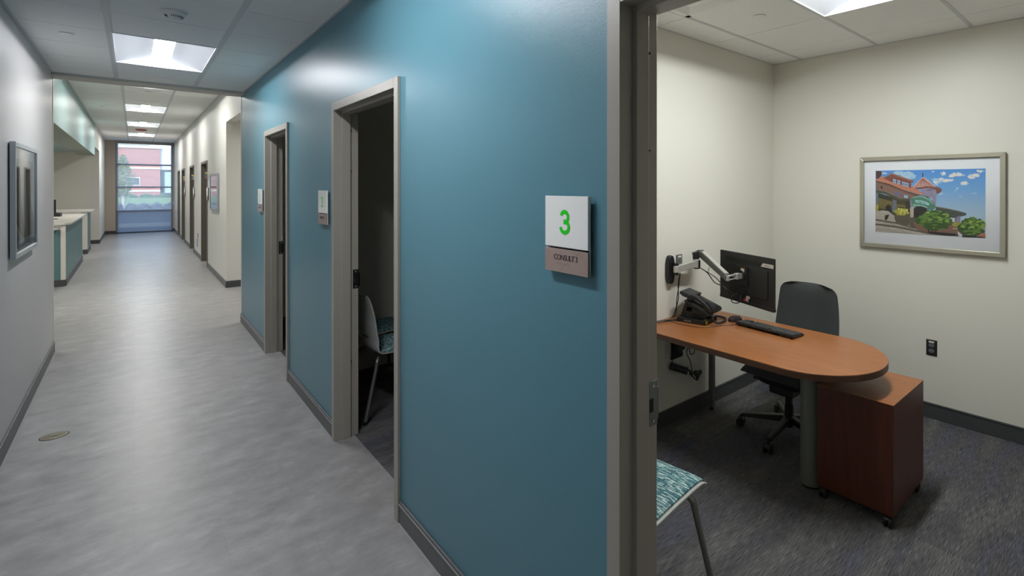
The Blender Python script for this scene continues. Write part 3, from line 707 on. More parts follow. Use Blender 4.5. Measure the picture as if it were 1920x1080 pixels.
ARTF = [('haze',[(0.627,0.813),(0.629,0.794),(0.606,0.794),(0.605,0.777),(0.596,0.757),(0.582,0.766),(0.567,0.764),(0.569,0.792),(0.557,0.798),(0.560,0.813),(0.556,0.828),(0.562,0.843),(0.577,0.839),(0.583,0.848),(0.593,0.850),(0.610,0.863),(0.619,0.846),(0.613,0.824)]),
('cloud',[(0.605,0.835),(0.613,0.826),(0.603,0.826),(0.600,0.822),(0.597,0.811),(0.590,0.813),(0.587,0.822),(0.577,0.820),(0.579,0.828),(0.576,0.835),(0.582,0.839),(0.577,0.850),(0.585,0.852),(0.590,0.858),(0.597,0.856),(0.600,0.848),(0.605,0.846),(0.606,0.839)]),
('cloud',[(0.582,0.837),(0.587,0.828),(0.582,0.824),(0.579,0.820),(0.576,0.807),(0.570,0.813),(0.567,0.820),(0.563,0.822),(0.559,0.828),(0.563,0.837),(0.556,0.850),(0.566,0.848),(0.565,0.863),(0.570,0.869),(0.575,0.854),(0.582,0.863),(0.583,0.852),(0.586,0.846)]),
('cloud',[(0.579,0.839),(0.583,0.826),(0.582,0.813),(0.577,0.803),(0.570,0.811),(0.566,0.811),(0.562,0.811),(0.557,0.816),(0.560,0.831),(0.553,0.839),(0.554,0.852),(0.556,0.863),(0.565,0.856),(0.566,0.878),(0.570,0.861),(0.575,0.863),(0.579,0.858),(0.585,0.852)]),
('cloud',[(0.593,0.807),(0.590,0.800),(0.587,0.798),(0.585,0.794),(0.582,0.783),(0.576,0.779),(0.573,0.794),(0.572,0.798),(0.559,0.798),(0.563,0.807),(0.566,0.813),(0.569,0.818),(0.570,0.826),(0.576,0.833),(0.582,0.826),(0.586,0.824),(0.587,0.816),(0.599,0.816)]),
('haze',[(0.680,0.839),(0.685,0.828),(0.662,0.822),(0.649,0.813),(0.622,0.822),(0.605,0.818),(0.592,0.824),(0.557,0.820),(0.566,0.833),(0.557,0.839),(0.539,0.852),(0.557,0.858),(0.575,0.867),(0.605,0.863),(0.623,0.863),(0.648,0.863),(0.658,0.854),(0.660,0.846)]),
('cloud',[(0.666,0.848),(0.659,0.839),(0.653,0.833),(0.645,0.831),(0.637,0.831),(0.630,0.828),(0.619,0.824),(0.610,0.828),(0.613,0.841),(0.605,0.848),(0.607,0.858),(0.613,0.865),(0.620,0.871),(0.629,0.875),(0.637,0.869),(0.648,0.871),(0.650,0.861),(0.656,0.856)]),
('cloud',[(0.679,0.833),(0.678,0.824),(0.666,0.824),(0.666,0.811),(0.658,0.813),(0.650,0.807),(0.643,0.813),(0.633,0.816),(0.630,0.824),(0.626,0.833),(0.635,0.841),(0.635,0.850),(0.640,0.856),(0.649,0.861),(0.658,0.854),(0.669,0.858),(0.676,0.852),(0.679,0.841)]),
('cloud',[(0.685,0.826),(0.695,0.818),(0.692,0.811),(0.678,0.809),(0.670,0.805),(0.660,0.805),(0.650,0.807),(0.650,0.818),(0.636,0.818),(0.637,0.826),(0.637,0.833),(0.646,0.837),(0.652,0.843),(0.660,0.848),(0.670,0.846),(0.680,0.843),(0.679,0.833),(0.683,0.831)]),
('cloud',[(0.660,0.835),(0.650,0.831),(0.653,0.822),(0.645,0.820),(0.639,0.820),(0.633,0.820),(0.626,0.820),(0.623,0.824),(0.620,0.828),(0.622,0.835),(0.616,0.841),(0.620,0.846),(0.625,0.854),(0.632,0.856),(0.639,0.850),(0.650,0.856),(0.648,0.843),(0.656,0.841)]),
('haze',[(0.728,0.833),(0.714,0.826),(0.724,0.816),(0.699,0.818),(0.691,0.807),(0.673,0.811),(0.653,0.809),(0.627,0.811),(0.620,0.824),(0.632,0.833),(0.620,0.846),(0.636,0.852),(0.658,0.854),(0.673,0.852),(0.691,0.861),(0.708,0.856),(0.732,0.854),(0.745,0.843)]),
('cloud',[(0.725,0.835),(0.734,0.831),(0.728,0.826),(0.712,0.828),(0.706,0.824),(0.692,0.822),(0.685,0.826),(0.675,0.828),(0.675,0.833),(0.672,0.835),(0.658,0.839),(0.676,0.839),(0.678,0.846),(0.692,0.846),(0.706,0.843),(0.714,0.841),(0.735,0.841),(0.732,0.837)]),
('cloud',[(0.718,0.835),(0.721,0.831),(0.709,0.828),(0.708,0.822),(0.695,0.822),(0.683,0.824),(0.668,0.820),(0.656,0.824),(0.668,0.833),(0.653,0.835),(0.660,0.839),(0.653,0.848),(0.668,0.850),(0.683,0.846),(0.693,0.846),(0.702,0.843),(0.725,0.848),(0.716,0.839)]),
('cloud',[(0.735,0.831),(0.721,0.828),(0.728,0.820),(0.714,0.820),(0.705,0.816),(0.695,0.818),(0.688,0.820),(0.676,0.822),(0.672,0.826),(0.673,0.833),(0.666,0.837),(0.676,0.841),(0.691,0.841),(0.696,0.843),(0.705,0.846),(0.719,0.848),(0.729,0.843),(0.729,0.837)]),
('cloud',[(0.696,0.824),(0.693,0.820),(0.685,0.816),(0.682,0.809),(0.669,0.811),(0.660,0.811),(0.648,0.809),(0.649,0.818),(0.643,0.822),(0.632,0.826),(0.648,0.828),(0.639,0.837),(0.649,0.841),(0.660,0.839),(0.669,0.837),(0.682,0.841),(0.692,0.837),(0.685,0.828)]),
('haze',[(0.665,0.931),(0.670,0.921),(0.669,0.910),(0.656,0.914),(0.652,0.910),(0.645,0.897),(0.636,0.903),(0.630,0.912),(0.636,0.925),(0.625,0.933),(0.622,0.946),(0.626,0.957),(0.636,0.961),(0.646,0.951),(0.653,0.968),(0.658,0.953),(0.666,0.953),(0.675,0.944)]),
('cloud',[(0.660,0.944),(0.663,0.936),(0.660,0.929),(0.658,0.927),(0.656,0.918),(0.653,0.927),(0.650,0.929),(0.648,0.929),(0.648,0.938),(0.648,0.944),(0.645,0.953),(0.646,0.964),(0.648,0.972),(0.653,0.964),(0.655,0.968),(0.658,0.964),(0.662,0.961),(0.662,0.953)]),
('cloud',[(0.665,0.938),(0.668,0.929),(0.665,0.923),(0.663,0.912),(0.660,0.914),(0.658,0.914),(0.656,0.921),(0.652,0.923),(0.653,0.931),(0.649,0.938),(0.652,0.944),(0.655,0.949),(0.656,0.953),(0.658,0.957),(0.660,0.964),(0.662,0.953),(0.666,0.953),(0.668,0.944)]),
('cloud',[(0.649,0.929),(0.646,0.925),(0.648,0.916),(0.645,0.916),(0.642,0.916),(0.639,0.912),(0.637,0.921),(0.633,0.918),(0.635,0.925),(0.635,0.929),(0.630,0.936),(0.633,0.940),(0.637,0.940),(0.639,0.940),(0.642,0.949),(0.645,0.942),(0.648,0.940),(0.646,0.931)]),
('cloud',[(0.662,0.938),(0.659,0.931),(0.658,0.927),(0.655,0.927),(0.653,0.916),(0.650,0.918),(0.646,0.921),(0.646,0.927),(0.642,0.931),(0.643,0.938),(0.643,0.944),(0.645,0.951),(0.646,0.955),(0.650,0.953),(0.653,0.951),(0.655,0.949),(0.658,0.946),(0.658,0.942)]),
('haze',[(0.828,0.912),(0.841,0.901),(0.820,0.897),(0.798,0.895),(0.779,0.891),(0.762,0.897),(0.746,0.899),(0.735,0.903),(0.718,0.908),(0.714,0.916),(0.698,0.927),(0.735,0.927),(0.745,0.931),(0.761,0.933),(0.778,0.931),(0.795,0.931),(0.807,0.925),(0.825,0.921)]),
('cloud',[(0.749,0.901),(0.746,0.893),(0.739,0.886),(0.736,0.873),(0.724,0.884),(0.715,0.875),(0.709,0.884),(0.698,0.884),(0.692,0.893),(0.701,0.903),(0.701,0.910),(0.706,0.914),(0.709,0.921),(0.716,0.921),(0.724,0.925),(0.736,0.931),(0.738,0.916),(0.741,0.910)]),
('cloud',[(0.769,0.921),(0.769,0.914),(0.772,0.903),(0.765,0.895),(0.751,0.897),(0.741,0.899),(0.725,0.895),(0.729,0.912),(0.725,0.916),(0.708,0.921),(0.718,0.929),(0.729,0.931),(0.729,0.940),(0.738,0.951),(0.751,0.942),(0.759,0.938),(0.762,0.931),(0.765,0.925)]),
('cloud',[(0.798,0.914),(0.792,0.910),(0.794,0.906),(0.782,0.906),(0.775,0.903),(0.765,0.901),(0.755,0.903),(0.752,0.908),(0.749,0.912),(0.725,0.914),(0.745,0.918),(0.744,0.923),(0.755,0.925),(0.764,0.927),(0.774,0.923),(0.785,0.923),(0.788,0.921),(0.802,0.918)]),
('cloud',[(0.792,0.910),(0.802,0.903),(0.797,0.899),(0.788,0.897),(0.776,0.897),(0.765,0.895),(0.752,0.895),(0.739,0.899),(0.745,0.908),(0.739,0.912),(0.734,0.918),(0.751,0.918),(0.759,0.921),(0.766,0.925),(0.775,0.921),(0.791,0.927),(0.802,0.923),(0.798,0.914)]),
('haze',[(0.799,0.929),(0.801,0.923),(0.791,0.918),(0.784,0.918),(0.779,0.908),(0.772,0.916),(0.765,0.916),(0.758,0.918),(0.752,0.925),(0.756,0.931),(0.752,0.938),(0.758,0.942),(0.759,0.951),(0.769,0.951),(0.781,0.955),(0.789,0.949),(0.798,0.944),(0.801,0.938)]),
('cloud',[(0.801,0.912),(0.799,0.903),(0.794,0.901),(0.792,0.891),(0.786,0.893),(0.782,0.897),(0.779,0.899),(0.775,0.903),(0.772,0.908),(0.768,0.912),(0.772,0.918),(0.776,0.923),(0.775,0.933),(0.781,0.933),(0.785,0.925),(0.789,0.925),(0.792,0.923),(0.797,0.918)]),
('cloud',[(0.809,0.908),(0.808,0.906),(0.805,0.901),(0.801,0.901),(0.798,0.895),(0.792,0.893),(0.788,0.897),(0.788,0.903),(0.782,0.906),(0.785,0.910),(0.781,0.914),(0.785,0.916),(0.786,0.923),(0.792,0.925),(0.798,0.918),(0.802,0.918),(0.809,0.918),(0.809,0.912)]),
('cloud',[(0.799,0.921),(0.802,0.912),(0.797,0.908),(0.789,0.908),(0.786,0.897),(0.781,0.903),(0.778,0.910),(0.768,0.903),(0.774,0.916),(0.766,0.923),(0.769,0.929),(0.768,0.938),(0.776,0.938),(0.781,0.938),(0.785,0.938),(0.789,0.936),(0.797,0.936),(0.797,0.927)]),
('cloud',[(0.809,0.925),(0.807,0.921),(0.805,0.914),(0.799,0.914),(0.795,0.914),(0.791,0.916),(0.785,0.912),(0.784,0.918),(0.785,0.923),(0.784,0.927),(0.784,0.929),(0.782,0.936),(0.785,0.940),(0.791,0.936),(0.795,0.942),(0.798,0.936),(0.804,0.936),(0.807,0.931)]),
('haze',[(0.863,0.781),(0.861,0.772),(0.848,0.768),(0.844,0.762),(0.832,0.760),(0.824,0.764),(0.814,0.762),(0.804,0.766),(0.797,0.772),(0.789,0.781),(0.798,0.790),(0.794,0.805),(0.807,0.809),(0.821,0.816),(0.835,0.811),(0.847,0.807),(0.854,0.798),(0.867,0.792)]),
('cloud',[(0.834,0.788),(0.831,0.783),(0.828,0.779),(0.827,0.772),(0.822,0.766),(0.815,0.764),(0.808,0.766),(0.807,0.777),(0.795,0.779),(0.802,0.788),(0.798,0.796),(0.808,0.798),(0.808,0.809),(0.815,0.811),(0.822,0.816),(0.831,0.811),(0.835,0.803),(0.840,0.796)]),
('cloud',[(0.851,0.788),(0.842,0.781),(0.847,0.770),(0.840,0.768),(0.834,0.768),(0.831,0.775),(0.825,0.770),(0.824,0.777),(0.817,0.779),(0.814,0.788),(0.815,0.796),(0.820,0.803),(0.825,0.805),(0.830,0.803),(0.835,0.811),(0.840,0.807),(0.845,0.803),(0.844,0.794)]),
('cloud',[(0.854,0.800),(0.855,0.792),(0.847,0.792),(0.845,0.783),(0.841,0.779),(0.835,0.785),(0.832,0.790),(0.825,0.788),(0.820,0.794),(0.818,0.800),(0.821,0.807),(0.827,0.811),(0.830,0.816),(0.835,0.818),(0.841,0.822),(0.844,0.813),(0.847,0.809),(0.852,0.807)]),
('cloud',[(0.854,0.800),(0.852,0.796),(0.848,0.794),(0.845,0.790),(0.842,0.785),(0.838,0.783),(0.832,0.785),(0.830,0.790),(0.832,0.798),(0.828,0.800),(0.825,0.807),(0.827,0.813),(0.835,0.813),(0.837,0.820),(0.842,0.818),(0.848,0.818),(0.848,0.809),(0.854,0.807)]),
('haze',[(0.923,0.882),(0.920,0.875),(0.917,0.869),(0.915,0.856),(0.901,0.863),(0.891,0.852),(0.878,0.856),(0.865,0.863),(0.858,0.871),(0.858,0.882),(0.855,0.895),(0.863,0.903),(0.878,0.906),(0.890,0.916),(0.901,0.899),(0.910,0.897),(0.915,0.893),(0.923,0.888)]),
('cloud',[(0.894,0.882),(0.897,0.875),(0.895,0.867),(0.888,0.865),(0.882,0.867),(0.875,0.858),(0.870,0.865),(0.861,0.867),(0.860,0.875),(0.852,0.884),(0.854,0.893),(0.868,0.893),(0.867,0.906),(0.875,0.908),(0.882,0.901),(0.887,0.897),(0.894,0.897),(0.897,0.888)]),
('cloud',[(0.911,0.869),(0.911,0.863),(0.910,0.856),(0.903,0.854),(0.895,0.856),(0.891,0.854),(0.882,0.852),(0.880,0.858),(0.882,0.865),(0.877,0.869),(0.880,0.873),(0.878,0.882),(0.887,0.880),(0.891,0.882),(0.895,0.880),(0.903,0.882),(0.911,0.882),(0.910,0.873)]),
('cloud',[(0.897,0.869),(0.888,0.865),(0.893,0.856),(0.887,0.856),(0.881,0.858),(0.878,0.854),(0.873,0.854),(0.870,0.858),(0.865,0.863),(0.870,0.869),(0.868,0.873),(0.865,0.884),(0.873,0.884),(0.877,0.886),(0.881,0.880),(0.885,0.882),(0.894,0.884),(0.895,0.875)]),
('cloud',[(0.901,0.895),(0.903,0.886),(0.901,0.875),(0.894,0.873),(0.888,0.869),(0.882,0.880),(0.878,0.882),(0.868,0.878),(0.870,0.886),(0.863,0.895),(0.864,0.903),(0.867,0.914),(0.877,0.912),(0.880,0.925),(0.888,0.921),(0.895,0.918),(0.894,0.906),(0.904,0.903)]),
('haze',[(0.960,0.899),(0.953,0.891),(0.951,0.882),(0.937,0.880),(0.927,0.871),(0.913,0.882),(0.900,0.882),(0.884,0.884),(0.888,0.895),(0.875,0.901),(0.863,0.912),(0.874,0.923),(0.900,0.918),(0.913,0.916),(0.927,0.931),(0.947,0.929),(0.954,0.916),(0.950,0.906)]),
('cloud',[(0.928,0.901),(0.931,0.897),(0.925,0.895),(0.924,0.888),(0.914,0.891),(0.905,0.886),(0.901,0.893),(0.891,0.893),(0.880,0.897),(0.882,0.901),(0.894,0.906),(0.897,0.908),(0.897,0.914),(0.907,0.914),(0.914,0.912),(0.923,0.912),(0.930,0.910),(0.940,0.906)]),
('cloud',[(0.930,0.912),(0.923,0.906),(0.923,0.899),(0.920,0.893),(0.913,0.899),(0.907,0.888),(0.903,0.895),(0.897,0.899),(0.893,0.906),(0.890,0.912),(0.900,0.916),(0.897,0.925),(0.904,0.923),(0.907,0.929),(0.913,0.929),(0.915,0.923),(0.921,0.923),(0.925,0.918)]),
('cloud',[(0.948,0.901),(0.950,0.893),(0.946,0.884),(0.940,0.878),(0.930,0.884),(0.925,0.886),(0.915,0.880),(0.917,0.893),(0.911,0.895),(0.905,0.901),(0.910,0.908),(0.914,0.912),(0.915,0.923),(0.924,0.916),(0.931,0.921),(0.938,0.921),(0.938,0.910),(0.943,0.906)]),
('cloud',[(0.933,0.912),(0.931,0.908),(0.933,0.901),(0.927,0.899),(0.924,0.888),(0.918,0.897),(0.914,0.899),(0.905,0.897),(0.903,0.903),(0.907,0.912),(0.901,0.921),(0.907,0.925),(0.913,0.927),(0.917,0.931),(0.923,0.927),(0.928,0.925),(0.937,0.925),(0.935,0.916)]),
('haze',[(0.994,0.961),(0.990,0.955),(0.977,0.955),(0.973,0.953),(0.970,0.942),(0.960,0.946),(0.948,0.944),(0.951,0.955),(0.938,0.957),(0.946,0.964),(0.937,0.970),(0.943,0.976),(0.950,0.979),(0.961,0.976),(0.970,0.985),(0.974,0.974),(0.979,0.970),(0.991,0.968)]),
('cloud',[(0.959,0.966),(0.956,0.959),(0.948,0.959),(0.948,0.951),(0.944,0.946),(0.940,0.955),(0.933,0.951),(0.933,0.957),(0.930,0.961),(0.933,0.966),(0.925,0.972),(0.930,0.976),(0.933,0.983),(0.938,0.981),(0.943,0.976),(0.947,0.976),(0.950,0.974),(0.957,0.972)]),
('cloud',[(0.957,0.966),(0.957,0.961),(0.956,0.957),(0.950,0.959),(0.946,0.957),(0.943,0.955),(0.937,0.955),(0.935,0.959),(0.931,0.961),(0.928,0.966),(0.935,0.968),(0.935,0.970),(0.938,0.974),(0.943,0.976),(0.947,0.979),(0.951,0.974),(0.956,0.972),(0.956,0.968)]),
('cloud',[(0.971,0.949),(0.971,0.946),(0.973,0.940),(0.966,0.942),(0.964,0.938),(0.959,0.938),(0.953,0.938),(0.954,0.944),(0.947,0.946),(0.950,0.949),(0.953,0.953),(0.951,0.957),(0.954,0.961),(0.959,0.959),(0.963,0.955),(0.970,0.961),(0.970,0.955),(0.974,0.953)]),
('cloud',[(0.969,0.961),(0.969,0.957),(0.971,0.953),(0.966,0.951),(0.963,0.946),(0.959,0.953),(0.954,0.953),(0.951,0.955),(0.943,0.957),(0.944,0.961),(0.944,0.968),(0.950,0.970),(0.954,0.970),(0.957,0.972),(0.961,0.970),(0.964,0.968),(0.970,0.970),(0.970,0.964)]),
('haze',[(0.566,0.968),(0.563,0.966),(0.565,0.961),(0.559,0.961),(0.557,0.959),(0.553,0.961),(0.547,0.957),(0.546,0.961),(0.544,0.966),(0.546,0.970),(0.544,0.972),(0.543,0.979),(0.550,0.976),(0.553,0.976),(0.557,0.979),(0.562,0.981),(0.563,0.974),(0.566,0.972)]),
('cloud',[(0.567,0.970),(0.567,0.968),(0.569,0.966),(0.566,0.966),(0.565,0.966),(0.562,0.964),(0.560,0.966),(0.559,0.966),(0.559,0.968),(0.556,0.970),(0.559,0.972),(0.559,0.974),(0.560,0.976),(0.562,0.976),(0.565,0.974),(0.566,0.974),(0.567,0.974),(0.569,0.972)]),
('cloud',[(0.557,0.964),(0.559,0.964),(0.559,0.961),(0.557,0.959),(0.556,0.961),(0.554,0.959),(0.553,0.961),(0.552,0.961),(0.552,0.964),(0.552,0.966),(0.553,0.966),(0.552,0.968),(0.553,0.968),(0.554,0.970),(0.556,0.968),(0.557,0.968),(0.559,0.968),(0.559,0.966)]),
('cloud',[(0.569,0.966),(0.566,0.964),(0.566,0.961),(0.565,0.961),(0.563,0.959),(0.562,0.961),(0.560,0.961),(0.559,0.961),(0.557,0.964),(0.560,0.966),(0.557,0.968),(0.560,0.968),(0.560,0.970),(0.562,0.970),(0.563,0.970),(0.566,0.970),(0.566,0.968),(0.566,0.966)]),
('cloud',[(0.567,0.968),(0.565,0.968),(0.566,0.966),(0.563,0.966),(0.563,0.961),(0.560,0.961),(0.557,0.961),(0.559,0.966),(0.556,0.966),(0.556,0.968),(0.557,0.970),(0.557,0.972),(0.557,0.976),(0.560,0.976),(0.562,0.974),(0.565,0.974),(0.566,0.972),(0.566,0.970)]),
('haze',[(0.782,0.712),(0.778,0.706),(0.775,0.700),(0.769,0.702),(0.764,0.697),(0.759,0.704),(0.756,0.712),(0.759,0.721),(0.764,0.728),(0.769,0.728),(0.776,0.730),(0.778,0.721)]),
('haze',[(0.761,0.682),(0.759,0.676),(0.756,0.674),(0.752,0.669),(0.749,0.676),(0.746,0.678),(0.744,0.682),(0.746,0.687),(0.749,0.691),(0.752,0.691),(0.756,0.695),(0.758,0.687)]),
('haze',[(0.809,0.594),(0.808,0.590),(0.804,0.586),(0.795,0.586),(0.788,0.588),(0.786,0.592),(0.778,0.594),(0.779,0.599),(0.786,0.603),(0.795,0.605),(0.804,0.603),(0.809,0.601)]),
('haze',[(0.782,0.545),(0.781,0.541),(0.776,0.539),(0.774,0.534),(0.768,0.534),(0.768,0.541),(0.768,0.543),(0.768,0.547),(0.771,0.549),(0.774,0.551),(0.776,0.549),(0.779,0.547)]),
('haze',[(0.930,0.646),(0.933,0.642),(0.923,0.639),(0.910,0.635),(0.897,0.637),(0.891,0.642),(0.875,0.644),(0.881,0.650),(0.895,0.652),(0.910,0.652),(0.923,0.652),(0.934,0.650)]),
('haze',[(0.649,0.631),(0.642,0.625),(0.639,0.616),(0.630,0.612),(0.619,0.614),(0.609,0.620),(0.607,0.631),(0.610,0.639),(0.618,0.648),(0.630,0.652),(0.642,0.648),(0.646,0.639)]),
('haze',[(0.403,0.916),(0.398,0.897),(0.393,0.873),(0.371,0.863),(0.345,0.858),(0.322,0.863),(0.301,0.863),(0.282,0.873),(0.256,0.880),(0.242,0.899),(0.255,0.921),(0.249,0.940),(0.252,0.964),(0.279,0.970),(0.302,0.970),(0.322,0.985),(0.345,0.976),(0.361,0.961),(0.378,0.953),(0.380,0.933)]),
('haze',[(0.291,0.955),(0.295,0.946),(0.279,0.942),(0.267,0.938),(0.255,0.929),(0.235,0.923),(0.211,0.927),(0.198,0.936),(0.171,0.940),(0.182,0.951),(0.176,0.959),(0.183,0.966),(0.191,0.972),(0.193,0.983),(0.212,0.987),(0.235,0.985),(0.258,0.987),(0.272,0.979),(0.297,0.974),(0.301,0.964)]),
('haze',[(0.122,0.955),(0.116,0.951),(0.115,0.944),(0.107,0.940),(0.099,0.936),(0.087,0.940),(0.077,0.940),(0.065,0.940),(0.065,0.946),(0.054,0.951),(0.056,0.957),(0.052,0.964),(0.059,0.968),(0.070,0.968),(0.076,0.974),(0.087,0.974),(0.097,0.972),(0.110,0.972),(0.119,0.968),(0.117,0.959)]),
('lav',[(0.451,0.706),(0.513,0.723),(0.586,0.697),(0.590,0.629),(0.583,0.438),(0.549,0.423),(0.503,0.558),(0.451,0.575)]),
('lavd',[(0.503,0.697),(0.549,0.702),(0.549,0.678),(0.503,0.674)]),
('brown',[(0.370,0.719),(0.408,0.730),(0.503,0.753),(0.585,0.740),(0.626,0.717),(0.637,0.689),(0.623,0.648),(0.590,0.629),(0.583,0.691),(0.513,0.719),(0.451,0.704),(0.408,0.700)]),
('cone',[(0.367,0.719),(0.395,0.775),(0.427,0.828),(0.461,0.886),(0.480,0.880),(0.519,0.833),(0.554,0.775),(0.583,0.736),(0.503,0.749),(0.420,0.730)]),
('coned',[(0.463,0.875),(0.466,0.875),(0.387,0.723),(0.380,0.723)]),
('coned',[(0.463,0.875),(0.466,0.875),(0.400,0.730),(0.394,0.730)]),
('coned',[(0.463,0.875),(0.466,0.875),(0.414,0.734),(0.408,0.734)]),
('coned',[(0.463,0.875),(0.466,0.875),(0.428,0.738),(0.423,0.738)]),
('coned',[(0.463,0.875),(0.466,0.875),(0.443,0.743),(0.435,0.743)]),
('coned',[(0.463,0.875),(0.466,0.875),(0.456,0.745),(0.450,0.745)]),
('coned',[(0.463,0.875),(0.466,0.875),(0.470,0.747),(0.464,0.747)]),
('coned',[(0.463,0.875),(0.466,0.875),(0.484,0.749),(0.477,0.749)]),
('coned',[(0.463,0.875),(0.466,0.875),(0.497,0.747),(0.491,0.747)]),
('coned',[(0.463,0.875),(0.466,0.875),(0.511,0.745),(0.504,0.745)]),
('coned',[(0.463,0.875),(0.466,0.875),(0.524,0.743),(0.519,0.743)]),
('coned',[(0.463,0.875),(0.466,0.875),(0.539,0.738),(0.531,0.738)]),
('coned',[(0.463,0.875),(0.466,0.875),(0.552,0.734),(0.546,0.734)]),
('coned',[(0.463,0.875),(0.466,0.875),(0.565,0.730),(0.559,0.730)]),
('coned',[(0.463,0.875),(0.466,0.875),(0.579,0.723),(0.572,0.723)]),
('dark',[(0.460,0.951),(0.467,0.951),(0.469,0.888),(0.459,0.891)]),
('terra',[(0.007,0.880),(0.032,0.871),(0.076,0.918),(0.110,0.878),(0.191,0.822),(0.352,0.723),(0.365,0.747),(0.408,0.700),(0.471,0.635),(0.430,0.616),(0.365,0.652),(0.279,0.689),(0.145,0.785),(0.007,0.839)]),
('dkbrown',[(0.007,0.996),(0.057,0.994),(0.066,0.968),(0.065,0.933),(0.032,0.869),(0.007,0.871)]),
('brick',[(0.096,0.867),(0.185,0.903),(0.355,0.807),(0.355,0.719),(0.191,0.796),(0.122,0.846)]),
('brown',[(0.083,0.875),(0.165,0.957),(0.191,0.946),(0.385,0.828),(0.365,0.800),(0.185,0.891),(0.110,0.856)]),
('terral',[(0.122,0.910),(0.165,0.953),(0.371,0.835),(0.365,0.824),(0.168,0.940)]),
('glass',[(0.179,0.867),(0.209,0.852),(0.209,0.790),(0.179,0.803)]),
('dark',[(0.192,0.861),(0.195,0.858),(0.195,0.796),(0.192,0.796)]),
('dark',[(0.179,0.835),(0.209,0.822),(0.209,0.818),(0.179,0.831)]),
('glass',[(0.221,0.848),(0.251,0.835),(0.251,0.772),(0.221,0.783)]),
('dark',[(0.234,0.841),(0.236,0.839),(0.236,0.777),(0.234,0.779)]),
('dark',[(0.221,0.818),(0.251,0.805),(0.251,0.798),(0.221,0.811)]),
('glass',[(0.268,0.822),(0.298,0.809),(0.298,0.747),(0.268,0.760)]),
('dark',[(0.281,0.816),(0.284,0.813),(0.284,0.751),(0.281,0.753)]),
('dark',[(0.268,0.792),(0.298,0.779),(0.298,0.772),(0.268,0.785)]),
('glass',[(0.301,0.807),(0.331,0.794),(0.331,0.732),(0.301,0.745)]),
('dark',[(0.314,0.803),(0.317,0.800),(0.317,0.738),(0.314,0.738)]),
('dark',[(0.301,0.777),(0.331,0.764),(0.331,0.760),(0.301,0.770)]),
('brownm',[(0.007,0.839),(0.145,0.783),(0.279,0.687),(0.430,0.614),(0.513,0.590),(0.549,0.560),(0.549,0.526),(0.367,0.556),(0.345,0.545),(0.258,0.551),(0.145,0.642),(0.007,0.691)]),
('brownd',[(0.007,0.839),(0.145,0.783),(0.279,0.687),(0.430,0.614),(0.513,0.590),(0.513,0.577),(0.408,0.594),(0.268,0.672),(0.133,0.757),(0.007,0.813)]),
('dark',[(0.056,0.757),(0.073,0.749),(0.073,0.704),(0.056,0.710)]),
('lavd',[(0.191,0.678),(0.268,0.652),(0.268,0.571),(0.191,0.601)]),
('glass',[(0.288,0.609),(0.325,0.603),(0.325,0.558),(0.288,0.564)]),
('glass',[(0.521,0.577),(0.552,0.564),(0.552,0.526),(0.529,0.543)]),
('olive',[(0.007,0.648),(0.179,0.569),(0.252,0.526),(0.354,0.519),(0.354,0.245),(0.191,0.242),(0.007,0.324)]),
('mustard',[(0.032,0.564),(0.173,0.513),(0.173,0.350),(0.032,0.399)]),
('mustard',[(0.215,0.461),(0.334,0.449),(0.334,0.341),(0.215,0.335)]),
('dark',[(0.102,0.335),(0.105,0.416),(0.132,0.457),(0.161,0.427),(0.171,0.333)]),
('dark',[(0.219,0.380),(0.246,0.416),(0.291,0.410),(0.301,0.339),(0.219,0.335)]),
('olived',[(0.032,0.620),(0.173,0.560),(0.173,0.504),(0.032,0.556)]),
('roofgrn',[(0.007,0.697),(0.099,0.674),(0.191,0.605),(0.258,0.551),(0.350,0.547),(0.354,0.515),(0.252,0.519),(0.179,0.562),(0.093,0.622),(0.007,0.642)]),
('roofl',[(0.007,0.695),(0.099,0.672),(0.191,0.603),(0.258,0.551),(0.258,0.543),(0.191,0.594),(0.099,0.661),(0.007,0.687)]),
('bluegr',[(0.176,0.536),(0.215,0.519),(0.215,0.326),(0.173,0.333)]),
('bluegr',[(0.007,0.639),(0.032,0.635),(0.027,0.380),(0.004,0.378)]),
('lav',[(0.345,0.536),(0.383,0.573),(0.383,0.414),(0.350,0.395)]),
('olived',[(0.301,0.517),(0.345,0.519),(0.345,0.341),(0.301,0.339)]),
('brownm',[(0.345,0.270),(0.513,0.316),(0.809,0.202),(0.809,0.051),(0.514,0.021),(0.347,0.103)]),
('shrubd',[(0.345,0.270),(0.451,0.277),(0.451,0.103),(0.347,0.103)]),
('dark',[(0.380,0.397),(0.408,0.438),(0.461,0.436),(0.509,0.403),(0.503,0.350),(0.430,0.260),(0.380,0.255)]),
('pier',[(0.345,0.403),(0.380,0.440),(0.380,0.264),(0.348,0.258)]),
('green',[(0.348,0.551),(0.377,0.584),(0.430,0.605),(0.471,0.601),(0.523,0.567),(0.559,0.509),(0.583,0.423),(0.554,0.380),(0.513,0.386),(0.483,0.425),(0.440,0.444),(0.398,0.429),(0.383,0.414),(0.362,0.466)]),
('greenl',[(0.355,0.556),(0.383,0.579),(0.435,0.599),(0.480,0.586),(0.529,0.545),(0.559,0.483),(0.554,0.474),(0.519,0.534),(0.471,0.571),(0.430,0.582),(0.387,0.567)]),
('greenl',[(0.371,0.468),(0.408,0.466),(0.471,0.453),(0.513,0.421),(0.506,0.410),(0.451,0.436),(0.398,0.436),(0.377,0.436)]),
('banner',[(0.394,0.534),(0.451,0.526),(0.503,0.504),(0.526,0.476),(0.520,0.455),(0.451,0.481),(0.398,0.494)]),
('greend',[(0.413,0.524),(0.418,0.521),(0.418,0.498),(0.413,0.500)]),
('greend',[(0.424,0.519),(0.428,0.517),(0.428,0.496),(0.424,0.496)]),
('greend',[(0.434,0.515),(0.440,0.515),(0.440,0.491),(0.434,0.494)]),
